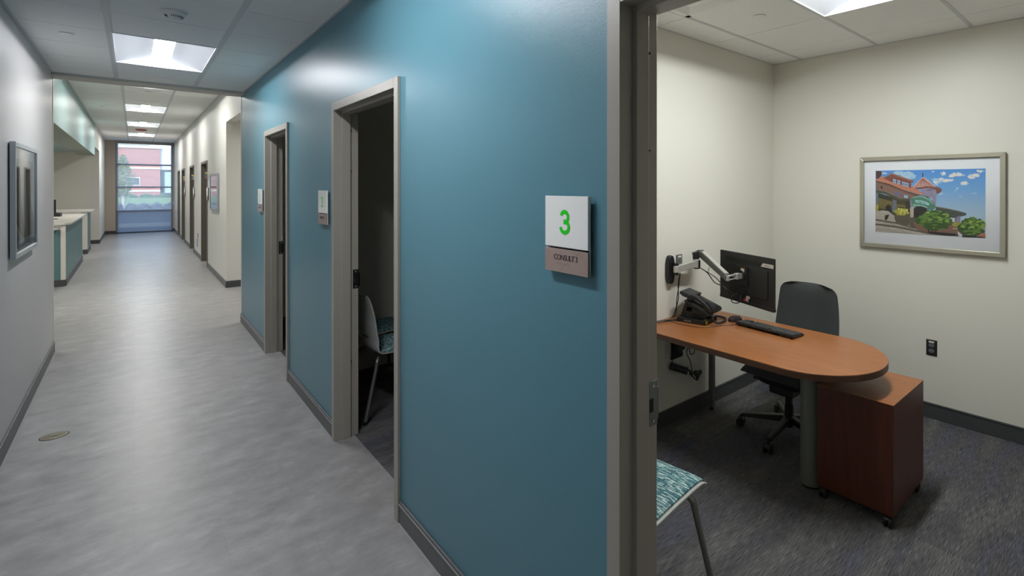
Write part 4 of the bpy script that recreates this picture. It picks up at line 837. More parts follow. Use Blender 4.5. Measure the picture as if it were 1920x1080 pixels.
('greend',[(0.444,0.513),(0.450,0.511),(0.450,0.487),(0.444,0.489)]),
('greend',[(0.456,0.509),(0.460,0.506),(0.460,0.485),(0.456,0.487)]),
('greend',[(0.466,0.506),(0.471,0.504),(0.471,0.481),(0.466,0.483)]),
('greend',[(0.476,0.502),(0.481,0.500),(0.481,0.478),(0.476,0.478)]),
('greend',[(0.487,0.498),(0.491,0.498),(0.491,0.474),(0.487,0.476)]),
('sky2',[(0.685,0.292),(0.748,0.273),(0.748,0.212),(0.695,0.225)]),
('canopy',[(0.577,0.444),(0.675,0.418),(0.791,0.382),(0.838,0.358),(0.848,0.343),(0.838,0.320),(0.795,0.303),(0.744,0.277),(0.695,0.277),(0.645,0.358),(0.590,0.373)]),
('roofl',[(0.577,0.444),(0.675,0.421),(0.791,0.382),(0.838,0.358),(0.838,0.352),(0.772,0.376),(0.675,0.408),(0.580,0.429)]),
('bluegr',[(0.749,0.283),(0.795,0.316),(0.795,0.212),(0.751,0.195)]),
('lav',[(0.762,0.290),(0.795,0.313),(0.795,0.217),(0.762,0.206)]),
('stone',[(0.001,0.333),(0.076,0.354),(0.133,0.345),(0.202,0.262),(0.208,0.152),(0.001,0.197)]),
('shrubd',[(0.191,0.296),(0.345,0.307),(0.345,0.129),(0.208,0.152)]),
('stone',[(0.001,0.197),(0.383,0.105),(0.383,0.051),(0.782,0.006),(0.410,0.000),(0.001,0.002)]),
('mortar',[(0.001,0.210),(0.213,0.172),(0.383,0.105),(0.383,0.084),(0.213,0.144),(0.001,0.182)]),
('mortar',[(0.001,0.137),(0.213,0.114),(0.534,0.036),(0.695,0.013),(0.665,0.006),(0.514,0.015),(0.213,0.082),(0.001,0.107)]),
('mortar',[(0.004,0.322),(0.202,0.294),(0.202,0.290),(0.004,0.320)]),
('mortar',[(0.004,0.303),(0.202,0.266),(0.202,0.264),(0.004,0.298)]),
('mortar',[(0.004,0.281),(0.202,0.240),(0.202,0.236),(0.004,0.279)]),
('mortar',[(0.004,0.262),(0.202,0.212),(0.202,0.208),(0.004,0.258)]),
('mortar',[(0.004,0.240),(0.202,0.184),(0.202,0.182),(0.004,0.238)]),
('mortar',[(0.004,0.221),(0.202,0.159),(0.202,0.154),(0.004,0.217)]),
('mortar',[(0.004,0.200),(0.202,0.131),(0.202,0.127),(0.004,0.197)]),
('mortar',[(0.011,0.172),(0.013,0.172),(0.013,0.154),(0.011,0.154)]),
('mortar',[(0.046,0.165),(0.049,0.165),(0.049,0.150),(0.046,0.148)]),
('mortar',[(0.082,0.159),(0.083,0.159),(0.083,0.144),(0.082,0.144)]),
('mortar',[(0.116,0.152),(0.117,0.154),(0.117,0.137),(0.116,0.137)]),
('mortar',[(0.150,0.148),(0.152,0.148),(0.152,0.131),(0.150,0.131)]),
('mortar',[(0.183,0.142),(0.186,0.142),(0.186,0.124),(0.183,0.124)]),
('mortar',[(0.218,0.135),(0.221,0.135),(0.221,0.120),(0.218,0.118)]),
('mortar',[(0.251,0.129),(0.254,0.129),(0.254,0.114),(0.251,0.114)]),
('mortar',[(0.284,0.124),(0.286,0.124),(0.286,0.107),(0.284,0.107)]),
('mortar',[(0.317,0.118),(0.320,0.118),(0.320,0.101),(0.317,0.101)]),
('mortar',[(0.350,0.112),(0.351,0.112),(0.351,0.097),(0.350,0.097)]),
('mortar',[(0.027,0.152),(0.030,0.152),(0.030,0.135),(0.027,0.135)]),
('mortar',[(0.063,0.146),(0.065,0.146),(0.065,0.129),(0.063,0.129)]),
('mortar',[(0.097,0.140),(0.100,0.140),(0.100,0.124),(0.097,0.124)]),
('mortar',[(0.132,0.133),(0.135,0.135),(0.135,0.118),(0.132,0.118)]),
('mortar',[(0.166,0.129),(0.168,0.129),(0.168,0.112),(0.166,0.112)]),
('mortar',[(0.199,0.122),(0.202,0.122),(0.202,0.105),(0.199,0.105)]),
('mortar',[(0.234,0.116),(0.235,0.116),(0.235,0.101),(0.234,0.101)]),
('mortar',[(0.267,0.109),(0.269,0.112),(0.269,0.094),(0.267,0.094)]),
('mortar',[(0.299,0.105),(0.302,0.105),(0.302,0.088),(0.299,0.088)]),
('mortar',[(0.332,0.099),(0.334,0.099),(0.334,0.084),(0.332,0.084)]),
('mortar',[(0.364,0.092),(0.367,0.094),(0.367,0.077),(0.364,0.077)]),
('mortar',[(0.011,0.092),(0.013,0.092),(0.013,0.075),(0.011,0.075)]),
('mortar',[(0.046,0.088),(0.049,0.088),(0.049,0.071),(0.046,0.071)]),
('mortar',[(0.082,0.084),(0.083,0.084),(0.083,0.067),(0.082,0.067)]),
('mortar',[(0.116,0.077),(0.117,0.077),(0.119,0.062),(0.116,0.062)]),
('mortar',[(0.150,0.073),(0.152,0.073),(0.152,0.058),(0.150,0.058)]),
('mortar',[(0.185,0.069),(0.186,0.069),(0.186,0.054),(0.185,0.051)]),
('mortar',[(0.218,0.064),(0.221,0.064),(0.221,0.047),(0.218,0.047)]),
('mortar',[(0.251,0.060),(0.254,0.060),(0.254,0.043),(0.251,0.043)]),
('mortar',[(0.284,0.056),(0.286,0.056),(0.286,0.039),(0.284,0.039)]),
('mortar',[(0.317,0.051),(0.320,0.051),(0.320,0.034),(0.317,0.034)]),
('mortar',[(0.350,0.047),(0.351,0.047),(0.351,0.030),(0.350,0.030)]),
('mortar',[(0.027,0.064),(0.030,0.064),(0.030,0.047),(0.027,0.047)]),
('mortar',[(0.063,0.060),(0.065,0.060),(0.065,0.043),(0.063,0.043)]),
('mortar',[(0.097,0.056),(0.100,0.056),(0.100,0.039),(0.097,0.039)]),
('mortar',[(0.132,0.049),(0.135,0.051),(0.135,0.034),(0.132,0.034)]),
('mortar',[(0.166,0.045),(0.168,0.045),(0.169,0.030),(0.166,0.030)]),
('mortar',[(0.201,0.041),(0.202,0.041),(0.202,0.026),(0.201,0.026)]),
('mortar',[(0.234,0.036),(0.235,0.036),(0.235,0.021),(0.234,0.021)]),
('mortar',[(0.267,0.032),(0.269,0.032),(0.269,0.017),(0.267,0.017)]),
('mortar',[(0.299,0.028),(0.302,0.028),(0.302,0.013),(0.299,0.013)]),
('mortar',[(0.332,0.024),(0.334,0.024),(0.334,0.009),(0.332,0.009)]),
('mortar',[(0.364,0.019),(0.367,0.019),(0.367,0.004),(0.364,0.004)]),
('mortar',[(0.011,0.036),(0.014,0.036),(0.014,0.019),(0.011,0.019)]),
('mortar',[(0.046,0.034),(0.049,0.034),(0.049,0.017),(0.046,0.017)]),
('mortar',[(0.082,0.030),(0.083,0.030),(0.083,0.013),(0.082,0.013)]),
('mortar',[(0.116,0.026),(0.119,0.026),(0.119,0.011),(0.116,0.011)]),
('mortar',[(0.150,0.024),(0.152,0.024),(0.152,0.006),(0.150,0.006)]),
('mortar',[(0.185,0.019),(0.186,0.019),(0.186,0.004),(0.185,0.004)]),
('mortar',[(0.218,0.017),(0.221,0.017),(0.221,0.000),(0.218,0.000)]),
('mortar',[(0.251,0.013),(0.254,0.013),(0.254,0.000),(0.251,0.000)]),
('mortar',[(0.284,0.011),(0.286,0.011),(0.286,0.000),(0.284,0.000)]),
('mortar',[(0.317,0.006),(0.320,0.006),(0.320,0.000),(0.317,0.000)]),
('mortar',[(0.350,0.004),(0.351,0.004),(0.351,0.000),(0.350,0.000)]),
('mortar',[(0.001,0.159),(0.367,0.094),(0.367,0.092),(0.001,0.157)]),
('mortar',[(0.001,0.071),(0.367,0.021),(0.367,0.019),(0.001,0.067)]),
('mortar',[(0.001,0.043),(0.367,0.006),(0.367,0.004),(0.001,0.039)]),
('dark',[(0.100,0.273),(0.135,0.290),(0.142,0.279),(0.117,0.197),(0.097,0.204)]),
('brownm',[(0.367,0.184),(0.514,0.178),(0.595,0.082),(0.734,0.077),(0.782,0.011),(0.616,0.015),(0.430,0.067)]),
('dark',[(0.514,0.054),(0.752,0.045),(0.782,0.011),(0.675,0.006),(0.534,0.019)]),
('brownm',[(0.714,0.092),(0.809,0.127),(0.820,0.011),(0.782,0.009)]),
('dark',[(0.811,0.034),(1.000,0.019),(1.000,0.009),(0.811,0.000)]),
('terra',[(0.927,0.071),(1.000,0.073),(1.000,0.019),(0.931,0.024)]),
('pier',[(0.729,0.127),(0.801,0.124),(0.797,0.114),(0.734,0.112)]),
('sky2',[(0.772,0.082),(0.811,0.034),(0.811,0.004),(0.782,0.011)]),
('dark',[(0.516,0.127),(0.526,0.127),(0.521,0.039),(0.511,0.039)]),
('dark',[(0.550,0.129),(0.560,0.129),(0.556,0.043),(0.546,0.043)]),
('dark',[(0.580,0.131),(0.590,0.133),(0.586,0.045),(0.576,0.045)]),
('dark',[(0.867,0.107),(0.874,0.107),(0.873,0.017),(0.863,0.019)]),
('dark',[(0.890,0.109),(0.897,0.109),(0.895,0.019),(0.885,0.024)]),
('dark',[(0.913,0.112),(0.920,0.112),(0.918,0.021),(0.910,0.026)]),
('shrubd',[(0.352,0.253),(0.332,0.234),(0.338,0.210),(0.317,0.204),(0.317,0.174),(0.302,0.150),(0.279,0.154),(0.261,0.176),(0.241,0.161),(0.224,0.172),(0.211,0.184),(0.209,0.208),(0.199,0.223),(0.191,0.242),(0.205,0.262),(0.192,0.288),(0.215,0.298),(0.228,0.313),(0.245,0.316),(0.259,0.328),(0.279,0.354),(0.294,0.326),(0.305,0.311),(0.324,0.307),(0.351,0.303),(0.331,0.270)]),
('yellow',[(0.332,0.345),(0.327,0.333),(0.334,0.316),(0.318,0.307),(0.298,0.305),(0.294,0.281),(0.271,0.288),(0.254,0.279),(0.236,0.288),(0.213,0.283),(0.218,0.307),(0.203,0.313),(0.196,0.324),(0.195,0.337),(0.179,0.352),(0.196,0.365),(0.211,0.373),(0.221,0.386),(0.232,0.401),(0.254,0.399),(0.272,0.397),(0.291,0.399),(0.308,0.393),(0.317,0.380),(0.327,0.369),(0.324,0.356)]),
('yellowl',[(0.267,0.311),(0.265,0.305),(0.259,0.300),(0.252,0.300),(0.251,0.309),(0.249,0.316),(0.252,0.322),(0.259,0.320),(0.264,0.318)]),
('yellowl',[(0.305,0.311),(0.304,0.307),(0.299,0.300),(0.294,0.303),(0.288,0.307),(0.291,0.313),(0.294,0.320),(0.299,0.320),(0.305,0.318)]),
('yellowl',[(0.302,0.345),(0.299,0.337),(0.292,0.335),(0.284,0.333),(0.282,0.341),(0.281,0.348),(0.285,0.354),(0.292,0.356),(0.297,0.350)]),
('yellowl',[(0.325,0.358),(0.324,0.350),(0.317,0.345),(0.309,0.350),(0.304,0.354),(0.302,0.363),(0.311,0.365),(0.317,0.371),(0.322,0.367)]),
('yellowl',[(0.268,0.365),(0.268,0.356),(0.262,0.350),(0.255,0.354),(0.252,0.360),(0.251,0.367),(0.255,0.371),(0.262,0.376),(0.268,0.371)]),
('yellowl',[(0.251,0.384),(0.246,0.376),(0.241,0.373),(0.234,0.373),(0.229,0.380),(0.229,0.386),(0.232,0.395),(0.241,0.395),(0.245,0.391)]),
('yellowl',[(0.254,0.335),(0.255,0.326),(0.246,0.326),(0.241,0.324),(0.238,0.331),(0.236,0.337),(0.242,0.341),(0.246,0.343),(0.255,0.343)]),
('yellowl',[(0.311,0.371),(0.308,0.365),(0.304,0.363),(0.298,0.363),(0.291,0.365),(0.294,0.373),(0.298,0.378),(0.304,0.378),(0.308,0.376)]),
('yellowl',[(0.340,0.328),(0.337,0.320),(0.330,0.316),(0.324,0.320),(0.321,0.324),(0.320,0.331),(0.324,0.335),(0.330,0.337),(0.337,0.335)]),
('yellowl',[(0.274,0.386),(0.274,0.378),(0.267,0.373),(0.259,0.376),(0.254,0.382),(0.254,0.391),(0.259,0.397),(0.267,0.397),(0.272,0.395)]),
('yellowl',[(0.246,0.384),(0.245,0.378),(0.239,0.376),(0.235,0.376),(0.231,0.380),(0.229,0.386),(0.232,0.395),(0.239,0.393),(0.248,0.393)]),
('yellowl',[(0.305,0.339),(0.304,0.333),(0.298,0.328),(0.291,0.328),(0.285,0.333),(0.285,0.341),(0.292,0.345),(0.298,0.348),(0.302,0.343)]),
('yellowl',[(0.284,0.369),(0.284,0.363),(0.278,0.360),(0.272,0.360),(0.267,0.365),(0.267,0.371),(0.272,0.376),(0.278,0.380),(0.282,0.376)]),
('yellowl',[(0.330,0.380),(0.327,0.373),(0.321,0.369),(0.314,0.371),(0.308,0.376),(0.309,0.384),(0.314,0.391),(0.320,0.388),(0.325,0.386)]),
('yellowl',[(0.269,0.341),(0.271,0.333),(0.264,0.331),(0.256,0.331),(0.252,0.337),(0.251,0.343),(0.256,0.348),(0.264,0.352),(0.269,0.348)]),
('yellowl',[(0.294,0.363),(0.292,0.356),(0.286,0.350),(0.279,0.352),(0.278,0.358),(0.277,0.365),(0.281,0.371),(0.286,0.371),(0.291,0.367)]),
('yellow',[(0.037,0.388),(0.030,0.376),(0.033,0.358),(0.029,0.350),(0.026,0.345),(0.023,0.333),(0.020,0.333),(0.016,0.326),(0.011,0.316),(0.010,0.343),(0.007,0.348),(0.003,0.354),(0.001,0.371),(0.004,0.388),(0.004,0.401),(0.004,0.416),(0.003,0.440),(0.009,0.442),(0.013,0.444),(0.016,0.455),(0.020,0.455),(0.023,0.442),(0.029,0.449),(0.032,0.438),(0.033,0.421),(0.034,0.406)]),
('yellow',[(0.808,0.184),(0.809,0.174),(0.801,0.165),(0.789,0.163),(0.788,0.152),(0.781,0.146),(0.771,0.148),(0.762,0.142),(0.755,0.148),(0.745,0.148),(0.738,0.152),(0.732,0.159),(0.725,0.167),(0.728,0.178),(0.728,0.187),(0.732,0.197),(0.744,0.200),(0.745,0.210),(0.754,0.217),(0.764,0.210),(0.772,0.221),(0.778,0.212),(0.788,0.212),(0.795,0.208),(0.802,0.202),(0.807,0.193)]),
('leafd',[(0.560,0.212),(0.540,0.189),(0.531,0.165),(0.520,0.137),(0.488,0.146),(0.466,0.131),(0.437,0.131),(0.437,0.167),(0.405,0.174),(0.404,0.200),(0.413,0.225),(0.418,0.251),(0.438,0.273),(0.469,0.260),(0.490,0.273),(0.514,0.270),(0.534,0.258),(0.556,0.240)]),
('leafd',[(0.678,0.320),(0.650,0.300),(0.650,0.277),(0.642,0.249),(0.616,0.236),(0.589,0.240),(0.572,0.260),(0.544,0.262),(0.539,0.288),(0.530,0.311),(0.536,0.335),(0.543,0.363),(0.566,0.376),(0.587,0.395),(0.613,0.380),(0.635,0.373),(0.656,0.363),(0.665,0.341)]),
('leafd',[(0.739,0.217),(0.715,0.195),(0.709,0.172),(0.685,0.170),(0.670,0.157),(0.648,0.131),(0.632,0.157),(0.616,0.170),(0.590,0.178),(0.605,0.206),(0.595,0.230),(0.609,0.251),(0.622,0.277),(0.649,0.275),(0.670,0.270),(0.689,0.262),(0.706,0.253),(0.706,0.232)]),
('leafd',[(0.693,0.180),(0.695,0.161),(0.696,0.133),(0.679,0.109),(0.650,0.118),(0.630,0.118),(0.612,0.122),(0.587,0.127),(0.580,0.148),(0.587,0.172),(0.579,0.195),(0.596,0.210),(0.613,0.221),(0.627,0.249),(0.649,0.230),(0.672,0.234),(0.696,0.228),(0.702,0.204)]),
('leafd',[(0.695,0.300),(0.711,0.275),(0.675,0.266),(0.676,0.232),(0.648,0.236),(0.629,0.247),(0.609,0.245),(0.575,0.240),(0.569,0.268),(0.565,0.292),(0.566,0.318),(0.599,0.326),(0.607,0.348),(0.626,0.360),(0.650,0.376),(0.676,0.367),(0.678,0.335),(0.712,0.328)]),
('leafd',[(0.543,0.258),(0.531,0.238),(0.531,0.215),(0.516,0.197),(0.493,0.189),(0.471,0.193),(0.440,0.178),(0.430,0.206),(0.424,0.228),(0.404,0.247),(0.425,0.270),(0.431,0.292),(0.454,0.298),(0.471,0.311),(0.496,0.337),(0.517,0.318),(0.534,0.300),(0.550,0.283)]),
('leafd',[(0.595,0.309),(0.585,0.288),(0.569,0.273),(0.553,0.262),(0.536,0.251),(0.516,0.240),(0.501,0.260),(0.471,0.253),(0.469,0.279),(0.469,0.300),(0.470,0.322),(0.476,0.343),(0.499,0.352),(0.513,0.382),(0.539,0.371),(0.553,0.352),(0.567,0.341),(0.602,0.337)]),
('leafd',[(0.547,0.270),(0.557,0.245),(0.527,0.236),(0.527,0.200),(0.501,0.187),(0.476,0.193),(0.461,0.219),(0.437,0.221),(0.413,0.234),(0.417,0.262),(0.433,0.281),(0.443,0.300),(0.461,0.309),(0.476,0.333),(0.497,0.322),(0.520,0.324),(0.549,0.322),(0.563,0.298)]),
('leafd',[(0.553,0.225),(0.529,0.204),(0.540,0.172),(0.516,0.152),(0.488,0.154),(0.463,0.140),(0.446,0.163),(0.411,0.159),(0.418,0.193),(0.394,0.212),(0.401,0.240),(0.413,0.268),(0.438,0.281),(0.467,0.270),(0.487,0.279),(0.513,0.283),(0.539,0.275),(0.546,0.249)]),
('leafd',[(0.721,0.221),(0.718,0.200),(0.703,0.184),(0.691,0.170),(0.673,0.152),(0.652,0.154),(0.633,0.163),(0.615,0.172),(0.587,0.182),(0.595,0.210),(0.593,0.236),(0.602,0.264),(0.637,0.258),(0.649,0.292),(0.670,0.268),(0.689,0.266),(0.716,0.266),(0.729,0.247)]),
('leafd',[(0.702,0.240),(0.691,0.210),(0.692,0.176),(0.662,0.157),(0.633,0.146),(0.610,0.131),(0.585,0.127),(0.560,0.129),(0.519,0.084),(0.486,0.099),(0.483,0.144),(0.463,0.165),(0.460,0.195),(0.428,0.219),(0.448,0.251),(0.476,0.275),(0.460,0.322),(0.486,0.350),(0.536,0.322),(0.557,0.352),(0.585,0.341),(0.619,0.358),(0.637,0.333),(0.656,0.311),(0.672,0.290),(0.698,0.270)]),
('leaf',[(0.491,0.225),(0.493,0.215),(0.484,0.204),(0.470,0.204),(0.457,0.206),(0.447,0.210),(0.444,0.223),(0.454,0.232),(0.459,0.240),(0.470,0.240),(0.477,0.238),(0.491,0.238)]),
('leaf',[(0.566,0.165),(0.567,0.152),(0.553,0.146),(0.537,0.140),(0.526,0.148),(0.513,0.150),(0.506,0.161),(0.509,0.172),(0.521,0.180),(0.537,0.187),(0.550,0.178),(0.565,0.176)]),
('leaf',[(0.612,0.146),(0.613,0.135),(0.607,0.127),(0.597,0.129),(0.592,0.131),(0.586,0.135),(0.577,0.144),(0.583,0.154),(0.590,0.161),(0.597,0.165),(0.607,0.163),(0.610,0.154)]),
('leaf',[(0.639,0.212),(0.639,0.202),(0.629,0.189),(0.615,0.191),(0.603,0.193),(0.595,0.200),(0.592,0.210),(0.590,0.221),(0.602,0.230),(0.615,0.228),(0.629,0.234),(0.635,0.223)]),
('leaf',[(0.587,0.339),(0.587,0.331),(0.583,0.320),(0.570,0.318),(0.562,0.324),(0.556,0.331),(0.553,0.337),(0.552,0.345),(0.562,0.350),(0.570,0.363),(0.582,0.354),(0.585,0.345)]),
('leaf',[(0.590,0.277),(0.595,0.266),(0.583,0.260),(0.572,0.255),(0.560,0.260),(0.554,0.266),(0.547,0.275),(0.549,0.285),(0.556,0.298),(0.572,0.298),(0.583,0.294),(0.593,0.290)]),
('leafl',[(0.526,0.294),(0.520,0.290),(0.517,0.281),(0.507,0.281),(0.499,0.283),(0.493,0.288),(0.491,0.292),(0.494,0.296),(0.497,0.303),(0.507,0.305),(0.517,0.305),(0.526,0.300)]),
('leafd',[(0.679,0.154),(0.685,0.146),(0.675,0.137),(0.660,0.137),(0.650,0.140),(0.640,0.144),(0.629,0.150),(0.639,0.159),(0.650,0.163),(0.660,0.167),(0.670,0.165),(0.676,0.161)]),
('leafd',[(0.698,0.189),(0.691,0.182),(0.686,0.176),(0.676,0.176),(0.670,0.176),(0.663,0.180),(0.656,0.184),(0.665,0.191),(0.666,0.200),(0.676,0.202),(0.686,0.200),(0.689,0.193)]),
('leafd',[(0.577,0.369),(0.570,0.358),(0.562,0.356),(0.554,0.354),(0.544,0.350),(0.543,0.360),(0.541,0.367),(0.540,0.373),(0.547,0.380),(0.554,0.384),(0.562,0.378),(0.570,0.376)]),
('leaf',[(0.565,0.303),(0.559,0.294),(0.552,0.285),(0.534,0.290),(0.524,0.290),(0.506,0.290),(0.501,0.298),(0.519,0.307),(0.517,0.318),(0.534,0.318),(0.552,0.320),(0.562,0.311)]),
('leaf',[(0.559,0.195),(0.557,0.187),(0.553,0.178),(0.537,0.178),(0.526,0.182),(0.509,0.180),(0.503,0.191),(0.519,0.197),(0.526,0.204),(0.537,0.210),(0.549,0.206),(0.559,0.202)]),
('leafd',[(0.559,0.298),(0.556,0.292),(0.552,0.285),(0.541,0.288),(0.530,0.283),(0.527,0.292),(0.524,0.296),(0.529,0.303),(0.533,0.307),(0.541,0.313),(0.549,0.309),(0.559,0.307)]),
('leaf',[(0.715,0.258),(0.715,0.249),(0.699,0.247),(0.689,0.234),(0.673,0.236),(0.666,0.247),(0.656,0.255),(0.663,0.266),(0.672,0.275),(0.689,0.279),(0.705,0.277),(0.706,0.264)]),
('leafd',[(0.682,0.150),(0.678,0.140),(0.666,0.135),(0.659,0.124),(0.649,0.133),(0.639,0.135),(0.640,0.148),(0.642,0.157),(0.650,0.163),(0.659,0.172),(0.666,0.165),(0.678,0.163)]),
('leaf',[(0.559,0.322),(0.556,0.316),(0.556,0.307),(0.546,0.305),(0.537,0.307),(0.533,0.313),(0.533,0.320),(0.533,0.326),(0.537,0.335),(0.546,0.331),(0.553,0.333),(0.562,0.331)]),
('leaf',[(0.573,0.318),(0.567,0.311),(0.562,0.303),(0.547,0.298),(0.531,0.300),(0.520,0.307),(0.530,0.316),(0.531,0.320),(0.536,0.326),(0.547,0.333),(0.559,0.328),(0.565,0.322)]),
('leaf',[(0.643,0.193),(0.642,0.184),(0.637,0.176),(0.630,0.176),(0.619,0.170),(0.613,0.180),(0.610,0.191),(0.616,0.200),(0.620,0.210),(0.630,0.217),(0.639,0.212),(0.642,0.200)]),
('leafd',[(0.565,0.088),(0.554,0.079),(0.550,0.073),(0.541,0.067),(0.529,0.067),(0.526,0.077),(0.523,0.084),(0.524,0.092),(0.530,0.101),(0.541,0.103),(0.554,0.107),(0.560,0.099)]),
('leafd',[(0.580,0.146),(0.576,0.137),(0.567,0.129),(0.557,0.127),(0.544,0.127),(0.539,0.135),(0.541,0.144),(0.536,0.154),(0.549,0.157),(0.557,0.157),(0.567,0.163),(0.575,0.154)]),
('leaf',[(0.692,0.228),(0.695,0.221),(0.685,0.215),(0.672,0.215),(0.660,0.215),(0.652,0.219),(0.646,0.225),(0.646,0.234),(0.660,0.236),(0.672,0.240),(0.685,0.240),(0.695,0.236)]),
('leaf',[(0.599,0.161),(0.599,0.154),(0.589,0.148),(0.575,0.142),(0.563,0.148),(0.553,0.150),(0.543,0.157),(0.557,0.161),(0.560,0.170),(0.575,0.172),(0.585,0.167),(0.595,0.165)]),
('leafd',[(0.718,0.292),(0.716,0.281),(0.701,0.279),(0.692,0.268),(0.682,0.275),(0.668,0.277),(0.663,0.290),(0.669,0.300),(0.680,0.307),(0.692,0.309),(0.702,0.305),(0.714,0.303)]),
('leafd',[(0.605,0.298),(0.605,0.290),(0.599,0.281),(0.590,0.277),(0.582,0.283),(0.579,0.290),(0.569,0.296),(0.579,0.303),(0.583,0.307),(0.589,0.311),(0.600,0.316),(0.602,0.305)]),
('leafd',[(0.711,0.296),(0.709,0.288),(0.701,0.283),(0.692,0.279),(0.679,0.277),(0.670,0.283),(0.675,0.294),(0.672,0.300),(0.679,0.309),(0.692,0.309),(0.703,0.311),(0.714,0.305)]),
('leafd',[(0.692,0.191),(0.689,0.184),(0.683,0.178),(0.673,0.178),(0.666,0.180),(0.659,0.182),(0.659,0.189),(0.660,0.193),(0.666,0.197),(0.673,0.202),(0.685,0.202),(0.686,0.195)]),
('leafl',[(0.563,0.236),(0.550,0.230),(0.543,0.225),(0.533,0.219),(0.521,0.223),(0.513,0.228),(0.500,0.232),(0.510,0.240),(0.523,0.245),(0.533,0.247),(0.543,0.245),(0.556,0.245)]),
('leaf',[(0.461,0.288),(0.467,0.279),(0.457,0.277),(0.450,0.270),(0.444,0.275),(0.438,0.279),(0.438,0.285),(0.437,0.292),(0.441,0.300),(0.450,0.305),(0.459,0.298),(0.464,0.294)]),
('leafl',[(0.527,0.345),(0.526,0.339),(0.526,0.326),(0.513,0.326),(0.504,0.331),(0.490,0.333),(0.494,0.343),(0.490,0.354),(0.504,0.354),(0.513,0.360),(0.526,0.363),(0.534,0.356)]),
('leaf',[(0.503,0.236),(0.491,0.228),(0.487,0.221),(0.481,0.212),(0.474,0.219),(0.470,0.225),(0.463,0.232),(0.467,0.242),(0.471,0.251),(0.481,0.251),(0.490,0.253),(0.494,0.245)]),
('leafl',[(0.699,0.311),(0.703,0.305),(0.692,0.300),(0.679,0.296),(0.663,0.298),(0.662,0.305),(0.648,0.307),(0.660,0.313),(0.669,0.316),(0.679,0.322),(0.693,0.322),(0.698,0.316)]),
('leafd',[(0.490,0.142),(0.490,0.133),(0.484,0.127),(0.477,0.116),(0.471,0.124),(0.464,0.129),(0.460,0.140),(0.463,0.150),(0.471,0.154),(0.477,0.161),(0.486,0.159),(0.491,0.152)]),
('leaf',[(0.619,0.333),(0.615,0.322),(0.603,0.320),(0.597,0.309),(0.586,0.311),(0.579,0.320),(0.582,0.331),(0.582,0.341),(0.586,0.352),(0.597,0.352),(0.605,0.350),(0.609,0.341)]),
('leafl',[(0.640,0.277),(0.637,0.268),(0.627,0.264),(0.618,0.258),(0.603,0.258),(0.595,0.266),(0.592,0.275),(0.596,0.283),(0.607,0.285),(0.618,0.290),(0.626,0.288),(0.633,0.283)]),
('leafl',[(0.656,0.258),(0.656,0.253),(0.652,0.245),(0.637,0.240),(0.625,0.245),(0.612,0.247),(0.616,0.255),(0.612,0.262),(0.622,0.270),(0.637,0.273),(0.652,0.270),(0.662,0.266)]),
('leafd',[(0.665,0.236),(0.669,0.228),(0.660,0.219),(0.646,0.219),(0.630,0.215),(0.629,0.225),(0.613,0.232),(0.627,0.240),(0.633,0.249),(0.646,0.255),(0.658,0.251),(0.663,0.242)]),
('leaf',[(0.493,0.189),(0.487,0.182),(0.477,0.176),(0.463,0.178),(0.447,0.172),(0.434,0.176),(0.433,0.184),(0.443,0.191),(0.448,0.200),(0.463,0.197),(0.477,0.200),(0.484,0.195)]),
('leaf',[(0.510,0.212),(0.511,0.204),(0.503,0.200),(0.494,0.202),(0.488,0.202),(0.480,0.202),(0.480,0.210),(0.483,0.215),(0.488,0.219),(0.494,0.219),(0.503,0.223),(0.507,0.217)]),
('leaf',[(0.510,0.307),(0.500,0.300),(0.496,0.292),(0.487,0.283),(0.478,0.292),(0.474,0.298),(0.470,0.305),(0.466,0.316),(0.478,0.320),(0.487,0.326),(0.499,0.326),(0.504,0.318)]),
('leafd',[(0.625,0.140),(0.620,0.131),(0.613,0.127),(0.605,0.122),(0.595,0.124),(0.585,0.127),(0.580,0.135),(0.583,0.146),(0.590,0.154),(0.605,0.157),(0.613,0.150),(0.625,0.148)]),
('leafd',[(0.550,0.097),(0.550,0.090),(0.540,0.084),(0.529,0.082),(0.516,0.082),(0.511,0.088),(0.503,0.092),(0.510,0.101),(0.516,0.107),(0.529,0.107),(0.540,0.109),(0.544,0.103)]),
('leaf',[(0.486,0.215),(0.487,0.206),(0.477,0.202),(0.470,0.204),(0.461,0.200),(0.457,0.206),(0.457,0.212),(0.454,0.219),(0.463,0.223),(0.470,0.228),(0.476,0.223),(0.484,0.221)]),
('leaf',[(0.506,0.206),(0.500,0.197),(0.488,0.195),(0.481,0.187),(0.471,0.189),(0.461,0.193),(0.459,0.204),(0.464,0.212),(0.471,0.219),(0.481,0.225),(0.491,0.221),(0.504,0.217)]),
('leaf',[(0.649,0.105),(0.643,0.094),(0.630,0.088),(0.619,0.082),(0.605,0.084),(0.600,0.092),(0.587,0.099),(0.596,0.109),(0.606,0.118),(0.619,0.118),(0.635,0.122),(0.640,0.114)]),
('leafd',[(0.592,0.365),(0.580,0.358),(0.575,0.354),(0.565,0.352),(0.552,0.348),(0.547,0.356),(0.547,0.363),(0.544,0.369),(0.553,0.376),(0.565,0.376),(0.575,0.373),(0.580,0.369)]),
('leafd',[(0.606,0.088),(0.605,0.082),(0.597,0.075),(0.585,0.069),(0.569,0.071),(0.556,0.075),(0.552,0.084),(0.562,0.092),(0.570,0.099),(0.585,0.105),(0.599,0.103),(0.606,0.094)]),
('leafd',[(0.636,0.120),(0.639,0.112),(0.630,0.105),(0.619,0.103),(0.606,0.103),(0.597,0.107),(0.603,0.118),(0.605,0.124),(0.607,0.131),(0.618,0.135),(0.626,0.131),(0.637,0.129)]),
